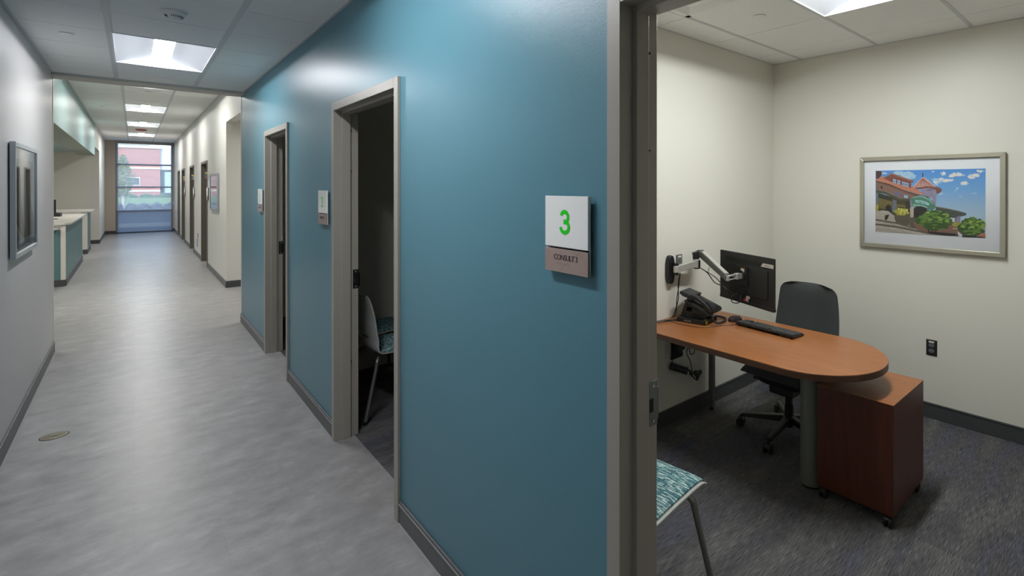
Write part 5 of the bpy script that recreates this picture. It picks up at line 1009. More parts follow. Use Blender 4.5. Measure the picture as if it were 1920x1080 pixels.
('leaf',[(0.513,0.305),(0.501,0.298),(0.497,0.290),(0.487,0.288),(0.478,0.290),(0.474,0.296),(0.470,0.303),(0.471,0.311),(0.477,0.320),(0.487,0.324),(0.501,0.326),(0.501,0.311)]),
('leafd',[(0.692,0.137),(0.679,0.131),(0.672,0.127),(0.662,0.120),(0.646,0.118),(0.643,0.127),(0.639,0.133),(0.643,0.140),(0.648,0.148),(0.662,0.152),(0.676,0.150),(0.691,0.146)]),
('leafd',[(0.603,0.197),(0.602,0.189),(0.597,0.180),(0.587,0.182),(0.582,0.184),(0.572,0.187),(0.569,0.195),(0.577,0.202),(0.580,0.210),(0.587,0.219),(0.596,0.212),(0.602,0.206)]),
('leafd',[(0.643,0.178),(0.643,0.172),(0.632,0.170),(0.625,0.165),(0.613,0.165),(0.613,0.172),(0.609,0.176),(0.613,0.180),(0.619,0.184),(0.625,0.189),(0.636,0.191),(0.636,0.182)]),
('leafd',[(0.610,0.354),(0.613,0.348),(0.609,0.341),(0.597,0.345),(0.589,0.343),(0.586,0.348),(0.577,0.352),(0.579,0.360),(0.587,0.367),(0.597,0.367),(0.605,0.363),(0.615,0.363)]),
('leafd',[(0.719,0.187),(0.705,0.180),(0.701,0.170),(0.685,0.170),(0.668,0.163),(0.665,0.176),(0.652,0.182),(0.662,0.191),(0.672,0.200),(0.685,0.204),(0.702,0.206),(0.714,0.197)]),
('leaf',[(0.603,0.208),(0.602,0.202),(0.599,0.193),(0.586,0.191),(0.576,0.193),(0.572,0.200),(0.569,0.204),(0.572,0.210),(0.572,0.223),(0.586,0.225),(0.595,0.217),(0.605,0.215)]),
('leaf',[(0.689,0.275),(0.688,0.264),(0.680,0.258),(0.672,0.255),(0.662,0.255),(0.660,0.266),(0.656,0.273),(0.660,0.281),(0.662,0.292),(0.672,0.292),(0.678,0.285),(0.688,0.285)]),
('leafd',[(0.553,0.275),(0.541,0.266),(0.533,0.262),(0.523,0.255),(0.513,0.260),(0.499,0.262),(0.499,0.270),(0.506,0.279),(0.513,0.283),(0.523,0.285),(0.536,0.290),(0.550,0.285)]),
('leafl',[(0.635,0.363),(0.639,0.354),(0.622,0.352),(0.610,0.345),(0.596,0.348),(0.593,0.354),(0.582,0.358),(0.582,0.367),(0.593,0.376),(0.610,0.373),(0.626,0.376),(0.626,0.367)]),
('leafd',[(0.695,0.305),(0.685,0.298),(0.678,0.292),(0.669,0.285),(0.656,0.285),(0.655,0.296),(0.648,0.303),(0.652,0.311),(0.660,0.316),(0.669,0.322),(0.679,0.316),(0.691,0.313)]),
('leaf',[(0.539,0.197),(0.541,0.191),(0.534,0.187),(0.524,0.182),(0.517,0.187),(0.513,0.191),(0.511,0.197),(0.509,0.204),(0.517,0.206),(0.524,0.215),(0.531,0.208),(0.540,0.206)]),
('leafd',[(0.544,0.163),(0.541,0.152),(0.530,0.146),(0.520,0.148),(0.510,0.146),(0.506,0.152),(0.497,0.159),(0.497,0.170),(0.509,0.176),(0.520,0.180),(0.527,0.174),(0.534,0.170)]),
('leafd',[(0.480,0.294),(0.474,0.288),(0.464,0.283),(0.456,0.279),(0.443,0.279),(0.437,0.285),(0.440,0.292),(0.435,0.300),(0.444,0.305),(0.456,0.303),(0.467,0.307),(0.474,0.303)]),
('leafl',[(0.695,0.326),(0.693,0.318),(0.675,0.316),(0.663,0.313),(0.650,0.313),(0.635,0.313),(0.642,0.324),(0.639,0.331),(0.648,0.337),(0.663,0.337),(0.680,0.341),(0.695,0.335)]),
('leaf',[(0.540,0.258),(0.533,0.247),(0.521,0.240),(0.510,0.230),(0.493,0.232),(0.483,0.242),(0.483,0.253),(0.481,0.266),(0.493,0.277),(0.510,0.275),(0.520,0.270),(0.534,0.268)]),
('leafd',[(0.660,0.174),(0.656,0.163),(0.642,0.154),(0.627,0.148),(0.613,0.154),(0.603,0.161),(0.603,0.170),(0.606,0.178),(0.615,0.187),(0.627,0.193),(0.637,0.184),(0.649,0.182)]),
('leaf',[(0.569,0.335),(0.573,0.324),(0.566,0.316),(0.554,0.320),(0.546,0.322),(0.540,0.326),(0.534,0.333),(0.531,0.343),(0.546,0.345),(0.554,0.354),(0.566,0.352),(0.567,0.341)]),
('leaf',[(0.486,0.268),(0.487,0.258),(0.474,0.251),(0.457,0.247),(0.440,0.247),(0.430,0.255),(0.427,0.264),(0.435,0.273),(0.440,0.283),(0.457,0.279),(0.469,0.279),(0.486,0.277)]),
('leaf',[(0.714,0.202),(0.708,0.197),(0.703,0.193),(0.699,0.193),(0.692,0.189),(0.689,0.195),(0.685,0.200),(0.686,0.206),(0.691,0.212),(0.699,0.212),(0.705,0.210),(0.714,0.208)]),
('leafd',[(0.729,0.182),(0.721,0.176),(0.715,0.170),(0.701,0.170),(0.688,0.167),(0.683,0.174),(0.670,0.178),(0.679,0.184),(0.688,0.191),(0.701,0.193),(0.712,0.191),(0.721,0.187)]),
('leaf',[(0.488,0.150),(0.476,0.144),(0.469,0.140),(0.459,0.133),(0.447,0.135),(0.437,0.137),(0.438,0.146),(0.433,0.154),(0.446,0.159),(0.459,0.161),(0.473,0.163),(0.474,0.154)]),
('leafl',[(0.702,0.303),(0.699,0.296),(0.693,0.292),(0.686,0.290),(0.678,0.290),(0.669,0.294),(0.668,0.300),(0.673,0.305),(0.679,0.309),(0.686,0.313),(0.691,0.307),(0.699,0.307)]),
('leafd',[(0.570,0.144),(0.567,0.140),(0.557,0.135),(0.549,0.131),(0.537,0.131),(0.524,0.133),(0.521,0.140),(0.521,0.148),(0.534,0.154),(0.549,0.152),(0.562,0.154),(0.572,0.152)]),
('leafl',[(0.612,0.285),(0.612,0.279),(0.599,0.273),(0.585,0.268),(0.567,0.268),(0.556,0.275),(0.563,0.283),(0.562,0.290),(0.572,0.294),(0.585,0.300),(0.597,0.296),(0.603,0.290)]),
('leafd',[(0.554,0.116),(0.550,0.107),(0.544,0.103),(0.539,0.097),(0.530,0.097),(0.527,0.105),(0.520,0.114),(0.523,0.124),(0.531,0.127),(0.539,0.135),(0.546,0.133),(0.554,0.129)]),
('leaf',[(0.722,0.258),(0.716,0.251),(0.714,0.245),(0.705,0.247),(0.698,0.247),(0.691,0.249),(0.691,0.255),(0.693,0.260),(0.695,0.268),(0.705,0.270),(0.714,0.268),(0.722,0.264)]),
('leaf',[(0.642,0.251),(0.635,0.245),(0.629,0.236),(0.618,0.232),(0.605,0.234),(0.603,0.242),(0.596,0.249),(0.600,0.255),(0.606,0.262),(0.618,0.262),(0.626,0.262),(0.633,0.258)]),
('leafd',[(0.616,0.358),(0.623,0.352),(0.612,0.345),(0.599,0.343),(0.586,0.345),(0.575,0.350),(0.579,0.356),(0.573,0.365),(0.586,0.369),(0.599,0.369),(0.609,0.367),(0.613,0.363)]),
('leaf',[(0.678,0.266),(0.678,0.260),(0.672,0.253),(0.658,0.249),(0.643,0.251),(0.626,0.253),(0.635,0.262),(0.635,0.268),(0.643,0.275),(0.658,0.277),(0.673,0.277),(0.680,0.273)]),
('leafd',[(0.683,0.163),(0.688,0.154),(0.682,0.146),(0.673,0.146),(0.668,0.150),(0.662,0.154),(0.658,0.161),(0.660,0.172),(0.665,0.180),(0.673,0.178),(0.682,0.180),(0.685,0.172)]),
('leaf',[(0.648,0.219),(0.648,0.210),(0.640,0.204),(0.632,0.202),(0.626,0.208),(0.622,0.210),(0.613,0.217),(0.620,0.223),(0.625,0.230),(0.632,0.232),(0.639,0.232),(0.643,0.225)]),
('leafd',[(0.665,0.350),(0.668,0.341),(0.658,0.337),(0.645,0.328),(0.629,0.331),(0.622,0.339),(0.612,0.345),(0.629,0.352),(0.632,0.360),(0.645,0.363),(0.660,0.365),(0.666,0.356)]),
('leafl',[(0.646,0.242),(0.642,0.236),(0.635,0.232),(0.627,0.228),(0.618,0.232),(0.610,0.234),(0.606,0.240),(0.612,0.245),(0.618,0.251),(0.627,0.253),(0.642,0.258),(0.646,0.249)]),
('leaf',[(0.526,0.300),(0.520,0.288),(0.510,0.277),(0.493,0.279),(0.477,0.277),(0.470,0.288),(0.457,0.294),(0.471,0.305),(0.474,0.320),(0.491,0.313),(0.504,0.313),(0.520,0.311)]),
('leaf',[(0.530,0.258),(0.533,0.247),(0.523,0.240),(0.511,0.242),(0.501,0.240),(0.490,0.245),(0.484,0.253),(0.488,0.264),(0.499,0.273),(0.511,0.273),(0.521,0.273),(0.529,0.266)]),
('leaf',[(0.511,0.283),(0.511,0.273),(0.496,0.266),(0.480,0.260),(0.469,0.268),(0.450,0.268),(0.447,0.279),(0.454,0.288),(0.464,0.294),(0.480,0.294),(0.490,0.292),(0.499,0.288)]),
('leafd',[(0.659,0.294),(0.663,0.285),(0.650,0.283),(0.642,0.275),(0.627,0.275),(0.623,0.285),(0.619,0.292),(0.626,0.298),(0.627,0.309),(0.642,0.309),(0.656,0.311),(0.656,0.300)]),
('leaf',[(0.605,0.283),(0.600,0.273),(0.585,0.268),(0.573,0.255),(0.560,0.266),(0.546,0.268),(0.553,0.279),(0.550,0.288),(0.559,0.298),(0.573,0.300),(0.586,0.298),(0.596,0.292)]),
('leafl',[(0.702,0.225),(0.702,0.217),(0.695,0.210),(0.685,0.208),(0.672,0.204),(0.665,0.212),(0.669,0.223),(0.663,0.234),(0.675,0.240),(0.685,0.245),(0.698,0.245),(0.701,0.234)]),
('leaf',[(0.590,0.116),(0.579,0.109),(0.573,0.105),(0.566,0.103),(0.560,0.105),(0.554,0.107),(0.546,0.112),(0.553,0.118),(0.559,0.120),(0.566,0.129),(0.573,0.122),(0.580,0.120)]),
('leafd',[(0.565,0.180),(0.562,0.172),(0.550,0.165),(0.539,0.165),(0.526,0.163),(0.519,0.170),(0.521,0.178),(0.524,0.182),(0.530,0.187),(0.539,0.189),(0.549,0.191),(0.557,0.187)]),
('leafd',[(0.599,0.193),(0.593,0.187),(0.589,0.182),(0.583,0.180),(0.576,0.180),(0.565,0.180),(0.563,0.189),(0.569,0.197),(0.576,0.200),(0.583,0.208),(0.592,0.204),(0.595,0.197)]),
('leafd',[(0.868,0.148),(0.865,0.131),(0.855,0.118),(0.852,0.094),(0.835,0.092),(0.818,0.073),(0.809,0.103),(0.785,0.097),(0.775,0.116),(0.771,0.140),(0.772,0.165),(0.789,0.180),(0.799,0.202),(0.818,0.206),(0.835,0.204),(0.855,0.208),(0.868,0.191),(0.873,0.167)]),
('leafd',[(0.891,0.208),(0.888,0.187),(0.880,0.170),(0.870,0.150),(0.852,0.146),(0.835,0.150),(0.824,0.159),(0.812,0.170),(0.797,0.180),(0.794,0.200),(0.809,0.217),(0.814,0.232),(0.818,0.255),(0.837,0.249),(0.852,0.266),(0.871,0.266),(0.884,0.249),(0.894,0.230)]),
('leafd',[(0.873,0.187),(0.882,0.165),(0.865,0.152),(0.861,0.124),(0.842,0.114),(0.824,0.122),(0.808,0.129),(0.802,0.150),(0.791,0.161),(0.792,0.180),(0.798,0.197),(0.804,0.212),(0.805,0.238),(0.824,0.242),(0.840,0.228),(0.863,0.249),(0.875,0.232),(0.867,0.202)]),
('leafd',[(0.903,0.225),(0.910,0.204),(0.897,0.189),(0.890,0.165),(0.871,0.165),(0.852,0.154),(0.838,0.170),(0.834,0.191),(0.822,0.202),(0.824,0.219),(0.808,0.242),(0.831,0.253),(0.835,0.279),(0.854,0.277),(0.871,0.285),(0.880,0.262),(0.891,0.255),(0.897,0.240)]),
('leafd',[(0.935,0.238),(0.927,0.221),(0.923,0.204),(0.917,0.180),(0.900,0.176),(0.882,0.172),(0.865,0.176),(0.863,0.202),(0.838,0.206),(0.855,0.232),(0.837,0.255),(0.857,0.268),(0.871,0.275),(0.881,0.303),(0.900,0.296),(0.917,0.290),(0.921,0.268),(0.925,0.253)]),
('leafd',[(0.944,0.238),(0.938,0.221),(0.937,0.202),(0.927,0.187),(0.913,0.174),(0.895,0.176),(0.880,0.180),(0.873,0.200),(0.865,0.215),(0.847,0.230),(0.855,0.253),(0.864,0.273),(0.877,0.290),(0.897,0.285),(0.911,0.283),(0.921,0.273),(0.934,0.268),(0.938,0.253)]),
('leafd',[(1.000,0.200),(0.993,0.180),(0.993,0.159),(0.981,0.140),(0.963,0.131),(0.948,0.150),(0.935,0.154),(0.918,0.154),(0.917,0.176),(0.897,0.191),(0.918,0.208),(0.911,0.236),(0.930,0.245),(0.947,0.247),(0.960,0.240),(0.981,0.258),(0.987,0.234),(1.000,0.221)]),
('leafd',[(0.969,0.094),(0.954,0.075),(0.956,0.054),(0.935,0.054),(0.927,0.026),(0.908,0.028),(0.895,0.039),(0.887,0.056),(0.882,0.071),(0.864,0.084),(0.884,0.101),(0.888,0.116),(0.893,0.142),(0.910,0.142),(0.924,0.142),(0.941,0.144),(0.950,0.127),(0.966,0.116)]),
('leafd',[(0.981,0.212),(0.991,0.193),(0.979,0.178),(0.969,0.163),(0.956,0.144),(0.937,0.144),(0.925,0.163),(0.913,0.172),(0.911,0.191),(0.898,0.206),(0.900,0.228),(0.908,0.247),(0.925,0.253),(0.938,0.260),(0.954,0.273),(0.964,0.251),(0.976,0.245),(0.987,0.232)]),
('leafd',[(0.993,0.217),(0.981,0.200),(0.986,0.172),(0.961,0.176),(0.950,0.165),(0.935,0.159),(0.918,0.157),(0.908,0.174),(0.890,0.184),(0.894,0.210),(0.893,0.232),(0.901,0.253),(0.915,0.270),(0.935,0.264),(0.953,0.281),(0.970,0.275),(0.970,0.245),(0.994,0.240)]),
('leafd',[(0.981,0.165),(0.983,0.140),(0.967,0.118),(0.959,0.092),(0.937,0.086),(0.925,0.060),(0.904,0.067),(0.882,0.032),(0.858,0.039),(0.850,0.075),(0.821,0.071),(0.804,0.092),(0.824,0.131),(0.798,0.150),(0.821,0.174),(0.801,0.212),(0.838,0.215),(0.848,0.238),(0.863,0.260),(0.884,0.264),(0.904,0.255),(0.925,0.264),(0.937,0.238),(0.961,0.238),(0.956,0.204),(0.993,0.197)]),
('leafd',[(0.831,0.101),(0.821,0.092),(0.814,0.088),(0.804,0.077),(0.789,0.079),(0.789,0.092),(0.778,0.097),(0.782,0.105),(0.795,0.109),(0.804,0.112),(0.811,0.109),(0.827,0.112)]),
('leafd',[(1.000,0.112),(0.993,0.107),(0.986,0.103),(0.974,0.097),(0.964,0.101),(0.948,0.101),(0.940,0.105),(0.951,0.112),(0.961,0.118),(0.974,0.122),(0.990,0.120),(1.000,0.120)]),
('leaf',[(0.888,0.236),(0.887,0.225),(0.875,0.225),(0.870,0.217),(0.861,0.221),(0.854,0.225),(0.851,0.234),(0.857,0.242),(0.864,0.247),(0.870,0.255),(0.875,0.249),(0.884,0.247)]),
('leafd',[(0.915,0.124),(0.924,0.118),(0.908,0.116),(0.898,0.109),(0.884,0.109),(0.878,0.116),(0.874,0.120),(0.882,0.124),(0.890,0.129),(0.898,0.135),(0.911,0.133),(0.915,0.129)]),
('leaf',[(0.924,0.129),(0.917,0.122),(0.911,0.120),(0.904,0.116),(0.897,0.118),(0.890,0.120),(0.888,0.124),(0.890,0.131),(0.897,0.133),(0.904,0.137),(0.915,0.140),(0.917,0.131)]),
('leafd',[(0.854,0.112),(0.851,0.105),(0.844,0.099),(0.834,0.090),(0.818,0.090),(0.815,0.101),(0.815,0.109),(0.811,0.118),(0.818,0.127),(0.834,0.129),(0.847,0.129),(0.854,0.120)]),
('leaf',[(0.966,0.178),(0.964,0.167),(0.954,0.161),(0.944,0.157),(0.933,0.159),(0.928,0.167),(0.918,0.174),(0.925,0.182),(0.934,0.189),(0.944,0.193),(0.953,0.189),(0.959,0.184)]),
('leafl',[(0.948,0.193),(0.953,0.187),(0.944,0.180),(0.934,0.178),(0.927,0.182),(0.915,0.182),(0.921,0.191),(0.918,0.197),(0.927,0.200),(0.934,0.208),(0.941,0.202),(0.947,0.197)]),
('leafd',[(0.894,0.112),(0.898,0.103),(0.885,0.101),(0.878,0.097),(0.871,0.099),(0.860,0.099),(0.855,0.107),(0.863,0.116),(0.870,0.120),(0.878,0.129),(0.885,0.120),(0.897,0.120)]),
('leafd',[(0.875,0.047),(0.875,0.036),(0.867,0.028),(0.854,0.024),(0.841,0.026),(0.832,0.032),(0.831,0.041),(0.834,0.049),(0.842,0.058),(0.854,0.062),(0.867,0.062),(0.873,0.054)]),
('leafd',[(1.000,0.114),(0.994,0.105),(0.990,0.099),(0.980,0.094),(0.966,0.092),(0.960,0.101),(0.960,0.107),(0.964,0.116),(0.969,0.122),(0.980,0.124),(0.989,0.120),(1.000,0.120)]),
('leafd',[(0.977,0.217),(0.971,0.208),(0.960,0.204),(0.944,0.204),(0.927,0.200),(0.917,0.206),(0.913,0.212),(0.915,0.219),(0.933,0.223),(0.944,0.228),(0.956,0.225),(0.970,0.223)]),
('leafl',[(0.956,0.234),(0.953,0.223),(0.946,0.219),(0.940,0.212),(0.934,0.219),(0.927,0.221),(0.924,0.232),(0.928,0.240),(0.933,0.249),(0.940,0.253),(0.947,0.251),(0.954,0.245)]),
('leaf',[(0.918,0.281),(0.921,0.273),(0.914,0.266),(0.900,0.264),(0.887,0.266),(0.880,0.270),(0.877,0.279),(0.880,0.285),(0.890,0.290),(0.900,0.292),(0.913,0.294),(0.915,0.288)]),
('leaf',[(0.944,0.217),(0.938,0.208),(0.931,0.200),(0.918,0.197),(0.903,0.195),(0.901,0.206),(0.894,0.212),(0.900,0.219),(0.908,0.225),(0.918,0.230),(0.931,0.232),(0.946,0.228)]),
('leafd',[(0.841,0.069),(0.837,0.060),(0.837,0.047),(0.827,0.045),(0.815,0.043),(0.811,0.056),(0.805,0.064),(0.812,0.075),(0.818,0.082),(0.827,0.090),(0.835,0.086),(0.840,0.077)]),
('leaf',[(0.960,0.124),(0.961,0.118),(0.951,0.112),(0.934,0.112),(0.917,0.109),(0.911,0.114),(0.903,0.118),(0.915,0.124),(0.918,0.131),(0.934,0.131),(0.950,0.133),(0.954,0.129)]),
('leaf',[(0.983,0.152),(0.983,0.142),(0.969,0.137),(0.961,0.133),(0.947,0.129),(0.946,0.142),(0.933,0.148),(0.940,0.159),(0.953,0.161),(0.961,0.170),(0.976,0.172),(0.977,0.159)]),
('leaf',[(0.937,0.094),(0.938,0.088),(0.934,0.079),(0.920,0.075),(0.907,0.077),(0.893,0.082),(0.888,0.090),(0.895,0.101),(0.904,0.109),(0.920,0.109),(0.934,0.112),(0.937,0.103)]),
('leaf',[(1.000,0.212),(1.000,0.206),(1.000,0.195),(0.987,0.197),(0.971,0.191),(0.960,0.197),(0.956,0.208),(0.961,0.217),(0.976,0.221),(0.987,0.228),(1.000,0.225),(1.000,0.223)]),
('leafd',[(0.863,0.202),(0.864,0.193),(0.854,0.187),(0.840,0.189),(0.830,0.187),(0.824,0.193),(0.815,0.200),(0.824,0.206),(0.825,0.217),(0.840,0.217),(0.850,0.212),(0.864,0.212)]),
('leaf',[(0.923,0.182),(0.917,0.172),(0.910,0.163),(0.898,0.165),(0.887,0.161),(0.878,0.170),(0.875,0.180),(0.881,0.189),(0.890,0.193),(0.898,0.200),(0.907,0.195),(0.917,0.193)]),
('leafl',[(0.877,0.247),(0.877,0.238),(0.868,0.232),(0.860,0.223),(0.848,0.230),(0.844,0.236),(0.841,0.245),(0.841,0.253),(0.850,0.260),(0.858,0.262),(0.868,0.262),(0.878,0.258)]),
('leafd',[(0.987,0.202),(0.991,0.195),(0.980,0.193),(0.967,0.193),(0.956,0.191),(0.944,0.193),(0.947,0.197),(0.947,0.202),(0.956,0.206),(0.967,0.210),(0.983,0.212),(0.991,0.206)]),
('leaf',[(0.915,0.275),(0.908,0.268),(0.907,0.260),(0.897,0.258),(0.891,0.264),(0.884,0.266),(0.880,0.273),(0.884,0.279),(0.888,0.288),(0.897,0.292),(0.904,0.285),(0.907,0.279)]),
('leaf',[(0.841,0.187),(0.834,0.180),(0.822,0.178),(0.812,0.172),(0.799,0.172),(0.792,0.178),(0.788,0.182),(0.791,0.189),(0.798,0.195),(0.812,0.202),(0.828,0.200),(0.841,0.195)]),
('leaf',[(0.910,0.140),(0.908,0.135),(0.897,0.131),(0.888,0.129),(0.881,0.131),(0.874,0.133),(0.870,0.137),(0.870,0.144),(0.877,0.148),(0.888,0.150),(0.898,0.148),(0.904,0.144)]),
('leaf',[(0.970,0.146),(0.969,0.137),(0.964,0.129),(0.953,0.124),(0.944,0.131),(0.935,0.133),(0.938,0.142),(0.935,0.150),(0.946,0.152),(0.953,0.161),(0.961,0.157),(0.973,0.157)]),
('leafd',[(0.875,0.159),(0.870,0.152),(0.865,0.144),(0.852,0.142),(0.844,0.148),(0.838,0.150),(0.825,0.154),(0.835,0.161),(0.842,0.165),(0.852,0.174),(0.861,0.165),(0.875,0.167)]),
('leafd',[(0.837,0.180),(0.835,0.172),(0.825,0.165),(0.812,0.165),(0.799,0.163),(0.798,0.172),(0.788,0.176),(0.789,0.184),(0.805,0.187),(0.812,0.189),(0.825,0.191),(0.832,0.187)]),
('leaf',[(0.917,0.146),(0.915,0.137),(0.910,0.133),(0.904,0.124),(0.897,0.131),(0.894,0.137),(0.894,0.144),(0.895,0.150),(0.897,0.159),(0.904,0.165),(0.911,0.161),(0.918,0.157)]),
('leaf',[(0.980,0.245),(0.979,0.236),(0.973,0.232),(0.966,0.228),(0.957,0.230),(0.954,0.236),(0.954,0.242),(0.948,0.251),(0.957,0.258),(0.966,0.255),(0.974,0.260),(0.981,0.253)]),
('leaf',[(0.884,0.099),(0.887,0.090),(0.877,0.086),(0.868,0.084),(0.858,0.082),(0.854,0.088),(0.852,0.094),(0.847,0.105),(0.858,0.109),(0.868,0.118),(0.877,0.109),(0.890,0.109)]),
('leafd',[(0.957,0.064),(0.954,0.060),(0.948,0.056),(0.941,0.049),(0.931,0.051),(0.925,0.056),(0.915,0.060),(0.921,0.067),(0.933,0.071),(0.941,0.075),(0.948,0.071),(0.964,0.071)]),
('leaf',[(0.893,0.099),(0.893,0.092),(0.887,0.084),(0.874,0.084),(0.864,0.086),(0.852,0.088),(0.855,0.097),(0.857,0.101),(0.864,0.107),(0.873,0.112),(0.888,0.116),(0.900,0.109)]),
('leafd',[(0.855,0.088),(0.854,0.079),(0.841,0.075),(0.824,0.075),(0.808,0.071),(0.797,0.075),(0.795,0.082),(0.807,0.088),(0.814,0.092),(0.824,0.092),(0.838,0.097),(0.850,0.094)]),
('leafd',[(0.991,0.099),(0.994,0.088),(0.984,0.079),(0.969,0.077),(0.956,0.079),(0.951,0.088),(0.938,0.094),(0.947,0.103),(0.956,0.112),(0.969,0.114),(0.984,0.118),(0.986,0.105)]),
('leaf',[(0.897,0.236),(0.893,0.230),(0.885,0.228),(0.878,0.223),(0.870,0.223),(0.865,0.230),(0.858,0.232),(0.865,0.238),(0.867,0.247),(0.878,0.247),(0.885,0.242),(0.898,0.242)]),
('leaf',[(0.934,0.285),(0.924,0.277),(0.915,0.270),(0.905,0.266),(0.890,0.262),(0.881,0.270),(0.888,0.283),(0.880,0.294),(0.895,0.298),(0.905,0.307),(0.915,0.298),(0.921,0.292)]),
('leaf',[(0.901,0.200),(0.891,0.193),(0.890,0.180),(0.875,0.178),(0.863,0.180),(0.852,0.187),(0.857,0.197),(0.850,0.208),(0.863,0.215),(0.875,0.219),(0.885,0.212),(0.893,0.208)]),
('leafl',[(0.983,0.251),(0.977,0.247),(0.974,0.240),(0.969,0.238),(0.959,0.236),(0.954,0.242),(0.950,0.249),(0.957,0.255),(0.959,0.264),(0.969,0.262),(0.974,0.260),(0.981,0.258)]),
('leaf',[(0.913,0.146),(0.913,0.137),(0.904,0.131),(0.894,0.129),(0.887,0.131),(0.880,0.135),(0.874,0.142),(0.882,0.150),(0.887,0.157),(0.894,0.161),(0.904,0.159),(0.913,0.154)]),
('leaf',[(0.882,0.236),(0.875,0.228),(0.870,0.221),(0.860,0.217),(0.845,0.217),(0.838,0.223),(0.842,0.232),(0.838,0.240),(0.844,0.249),(0.860,0.245),(0.867,0.242),(0.884,0.245)]),
('leafl',[(0.996,0.157),(0.996,0.150),(0.989,0.146),(0.979,0.140),(0.969,0.142),(0.964,0.148),(0.959,0.154),(0.963,0.161),(0.967,0.170),(0.979,0.165),(0.990,0.170),(0.993,0.163)]),
('leafl',[(0.900,0.144),(0.891,0.135),(0.888,0.127),(0.878,0.120),(0.868,0.124),(0.858,0.129),(0.863,0.140),(0.865,0.146),(0.868,0.154),(0.878,0.159),(0.891,0.163),(0.895,0.152)]),
('leafd',[(0.880,0.206),(0.880,0.195),(0.867,0.193),(0.860,0.191),(0.848,0.184),(0.842,0.193),(0.845,0.204),(0.840,0.215),(0.852,0.217),(0.860,0.221),(0.870,0.225),(0.878,0.217)]),
('leafl',[(0.828,0.161),(0.830,0.152),(0.821,0.146),(0.814,0.142),(0.805,0.142),(0.797,0.148),(0.798,0.159),(0.802,0.167),(0.804,0.178),(0.814,0.174),(0.821,0.174),(0.827,0.170)]),
('leaf',[(1.000,0.221),(1.000,0.212),(0.993,0.210),(0.984,0.202),(0.973,0.206),(0.967,0.210),(0.959,0.217),(0.970,0.221),(0.974,0.228),(0.984,0.232),(0.994,0.230),(1.000,0.228)]),
('leaf',[(0.857,0.208),(0.861,0.200),(0.852,0.193),(0.844,0.187),(0.837,0.191),(0.831,0.200),(0.825,0.206),(0.828,0.217),(0.838,0.219),(0.844,0.230),(0.850,0.219),(0.857,0.217)]),
('leaf',[(0.871,0.088),(0.865,0.079),(0.854,0.073),(0.842,0.064),(0.830,0.069),(0.822,0.075),(0.814,0.084),(0.824,0.092),(0.832,0.099),(0.842,0.105),(0.858,0.107),(0.860,0.094)]),
('leafd',[(0.898,0.120),(0.898,0.114),(0.893,0.109),(0.885,0.107),(0.880,0.109),(0.874,0.112),(0.871,0.116),(0.875,0.122),(0.878,0.129),(0.885,0.133),(0.893,0.127),(0.898,0.124)]),
('leafl',[(1.000,0.187),(1.000,0.178),(0.990,0.176),(0.983,0.174),(0.974,0.172),(0.963,0.174),(0.966,0.184),(0.966,0.193),(0.973,0.202),(0.983,0.200),(0.993,0.204),(1.000,0.197)]),
('leaf',[(0.860,0.189),(0.852,0.180),(0.850,0.172),(0.835,0.170),(0.821,0.170),(0.818,0.178),(0.805,0.184),(0.807,0.193),(0.821,0.200),(0.835,0.204),(0.847,0.200),(0.857,0.195)]),
('leafd',[(0.915,0.049),(0.913,0.041),(0.901,0.036),(0.888,0.028),(0.874,0.030),(0.873,0.041),(0.857,0.043),(0.861,0.054),(0.880,0.056),(0.888,0.067),(0.905,0.064),(0.905,0.054)]),
('leafl',[(0.840,0.152),(0.838,0.144),(0.831,0.137),(0.821,0.137),(0.815,0.142),(0.808,0.144),(0.801,0.150),(0.805,0.157),(0.815,0.159),(0.821,0.165),(0.828,0.163),(0.840,0.161)]),
('leafd',[(0.898,0.077),(0.895,0.071),(0.885,0.064),(0.871,0.062),(0.861,0.064),(0.848,0.067),(0.844,0.073),(0.850,0.079),(0.863,0.082),(0.871,0.090),(0.880,0.084),(0.894,0.084)]),
('leafd',[(0.867,0.245),(0.863,0.232),(0.854,0.223),(0.842,0.223),(0.831,0.223),(0.827,0.234),(0.818,0.240),(0.824,0.251),(0.831,0.262),(0.842,0.258),(0.851,0.258),(0.865,0.258)]),
('leaf',[(0.875,0.215),(0.870,0.208),(0.863,0.204),(0.855,0.197),(0.847,0.202),(0.844,0.208),(0.838,0.212),(0.835,0.221),(0.844,0.228),(0.855,0.225),(0.864,0.228),(0.873,0.223)]),
('leafd',[(0.957,0.062),(0.953,0.054),(0.948,0.045),(0.937,0.039),(0.924,0.041),(0.921,0.051),(0.907,0.058),(0.913,0.069),(0.924,0.075),(0.937,0.075),(0.946,0.073),(0.951,0.069)]),
('leaf',[(0.923,0.253),(0.925,0.245),(0.918,0.238),(0.910,0.236),(0.903,0.240),(0.898,0.245),(0.895,0.251),(0.900,0.255),(0.901,0.264),(0.910,0.266),(0.917,0.264),(0.925,0.262)]),
('leaf',[(0.966,0.090),(0.960,0.084),(0.956,0.075),(0.948,0.075),(0.940,0.071),(0.937,0.082),(0.931,0.088),(0.938,0.094),(0.938,0.109),(0.948,0.105),(0.957,0.107),(0.960,0.099)]),
('leafd',[(0.875,0.180),(0.880,0.174),(0.868,0.172),(0.860,0.170),(0.852,0.172),(0.841,0.172),(0.838,0.178),(0.841,0.184),(0.852,0.187),(0.860,0.191),(0.870,0.191),(0.874,0.184)]),
('leafl',[(0.917,0.240),(0.904,0.236),(0.901,0.230),(0.891,0.228),(0.884,0.230),(0.873,0.230),(0.874,0.238),(0.870,0.245),(0.880,0.251),(0.891,0.247),(0.900,0.249),(0.911,0.247)]),
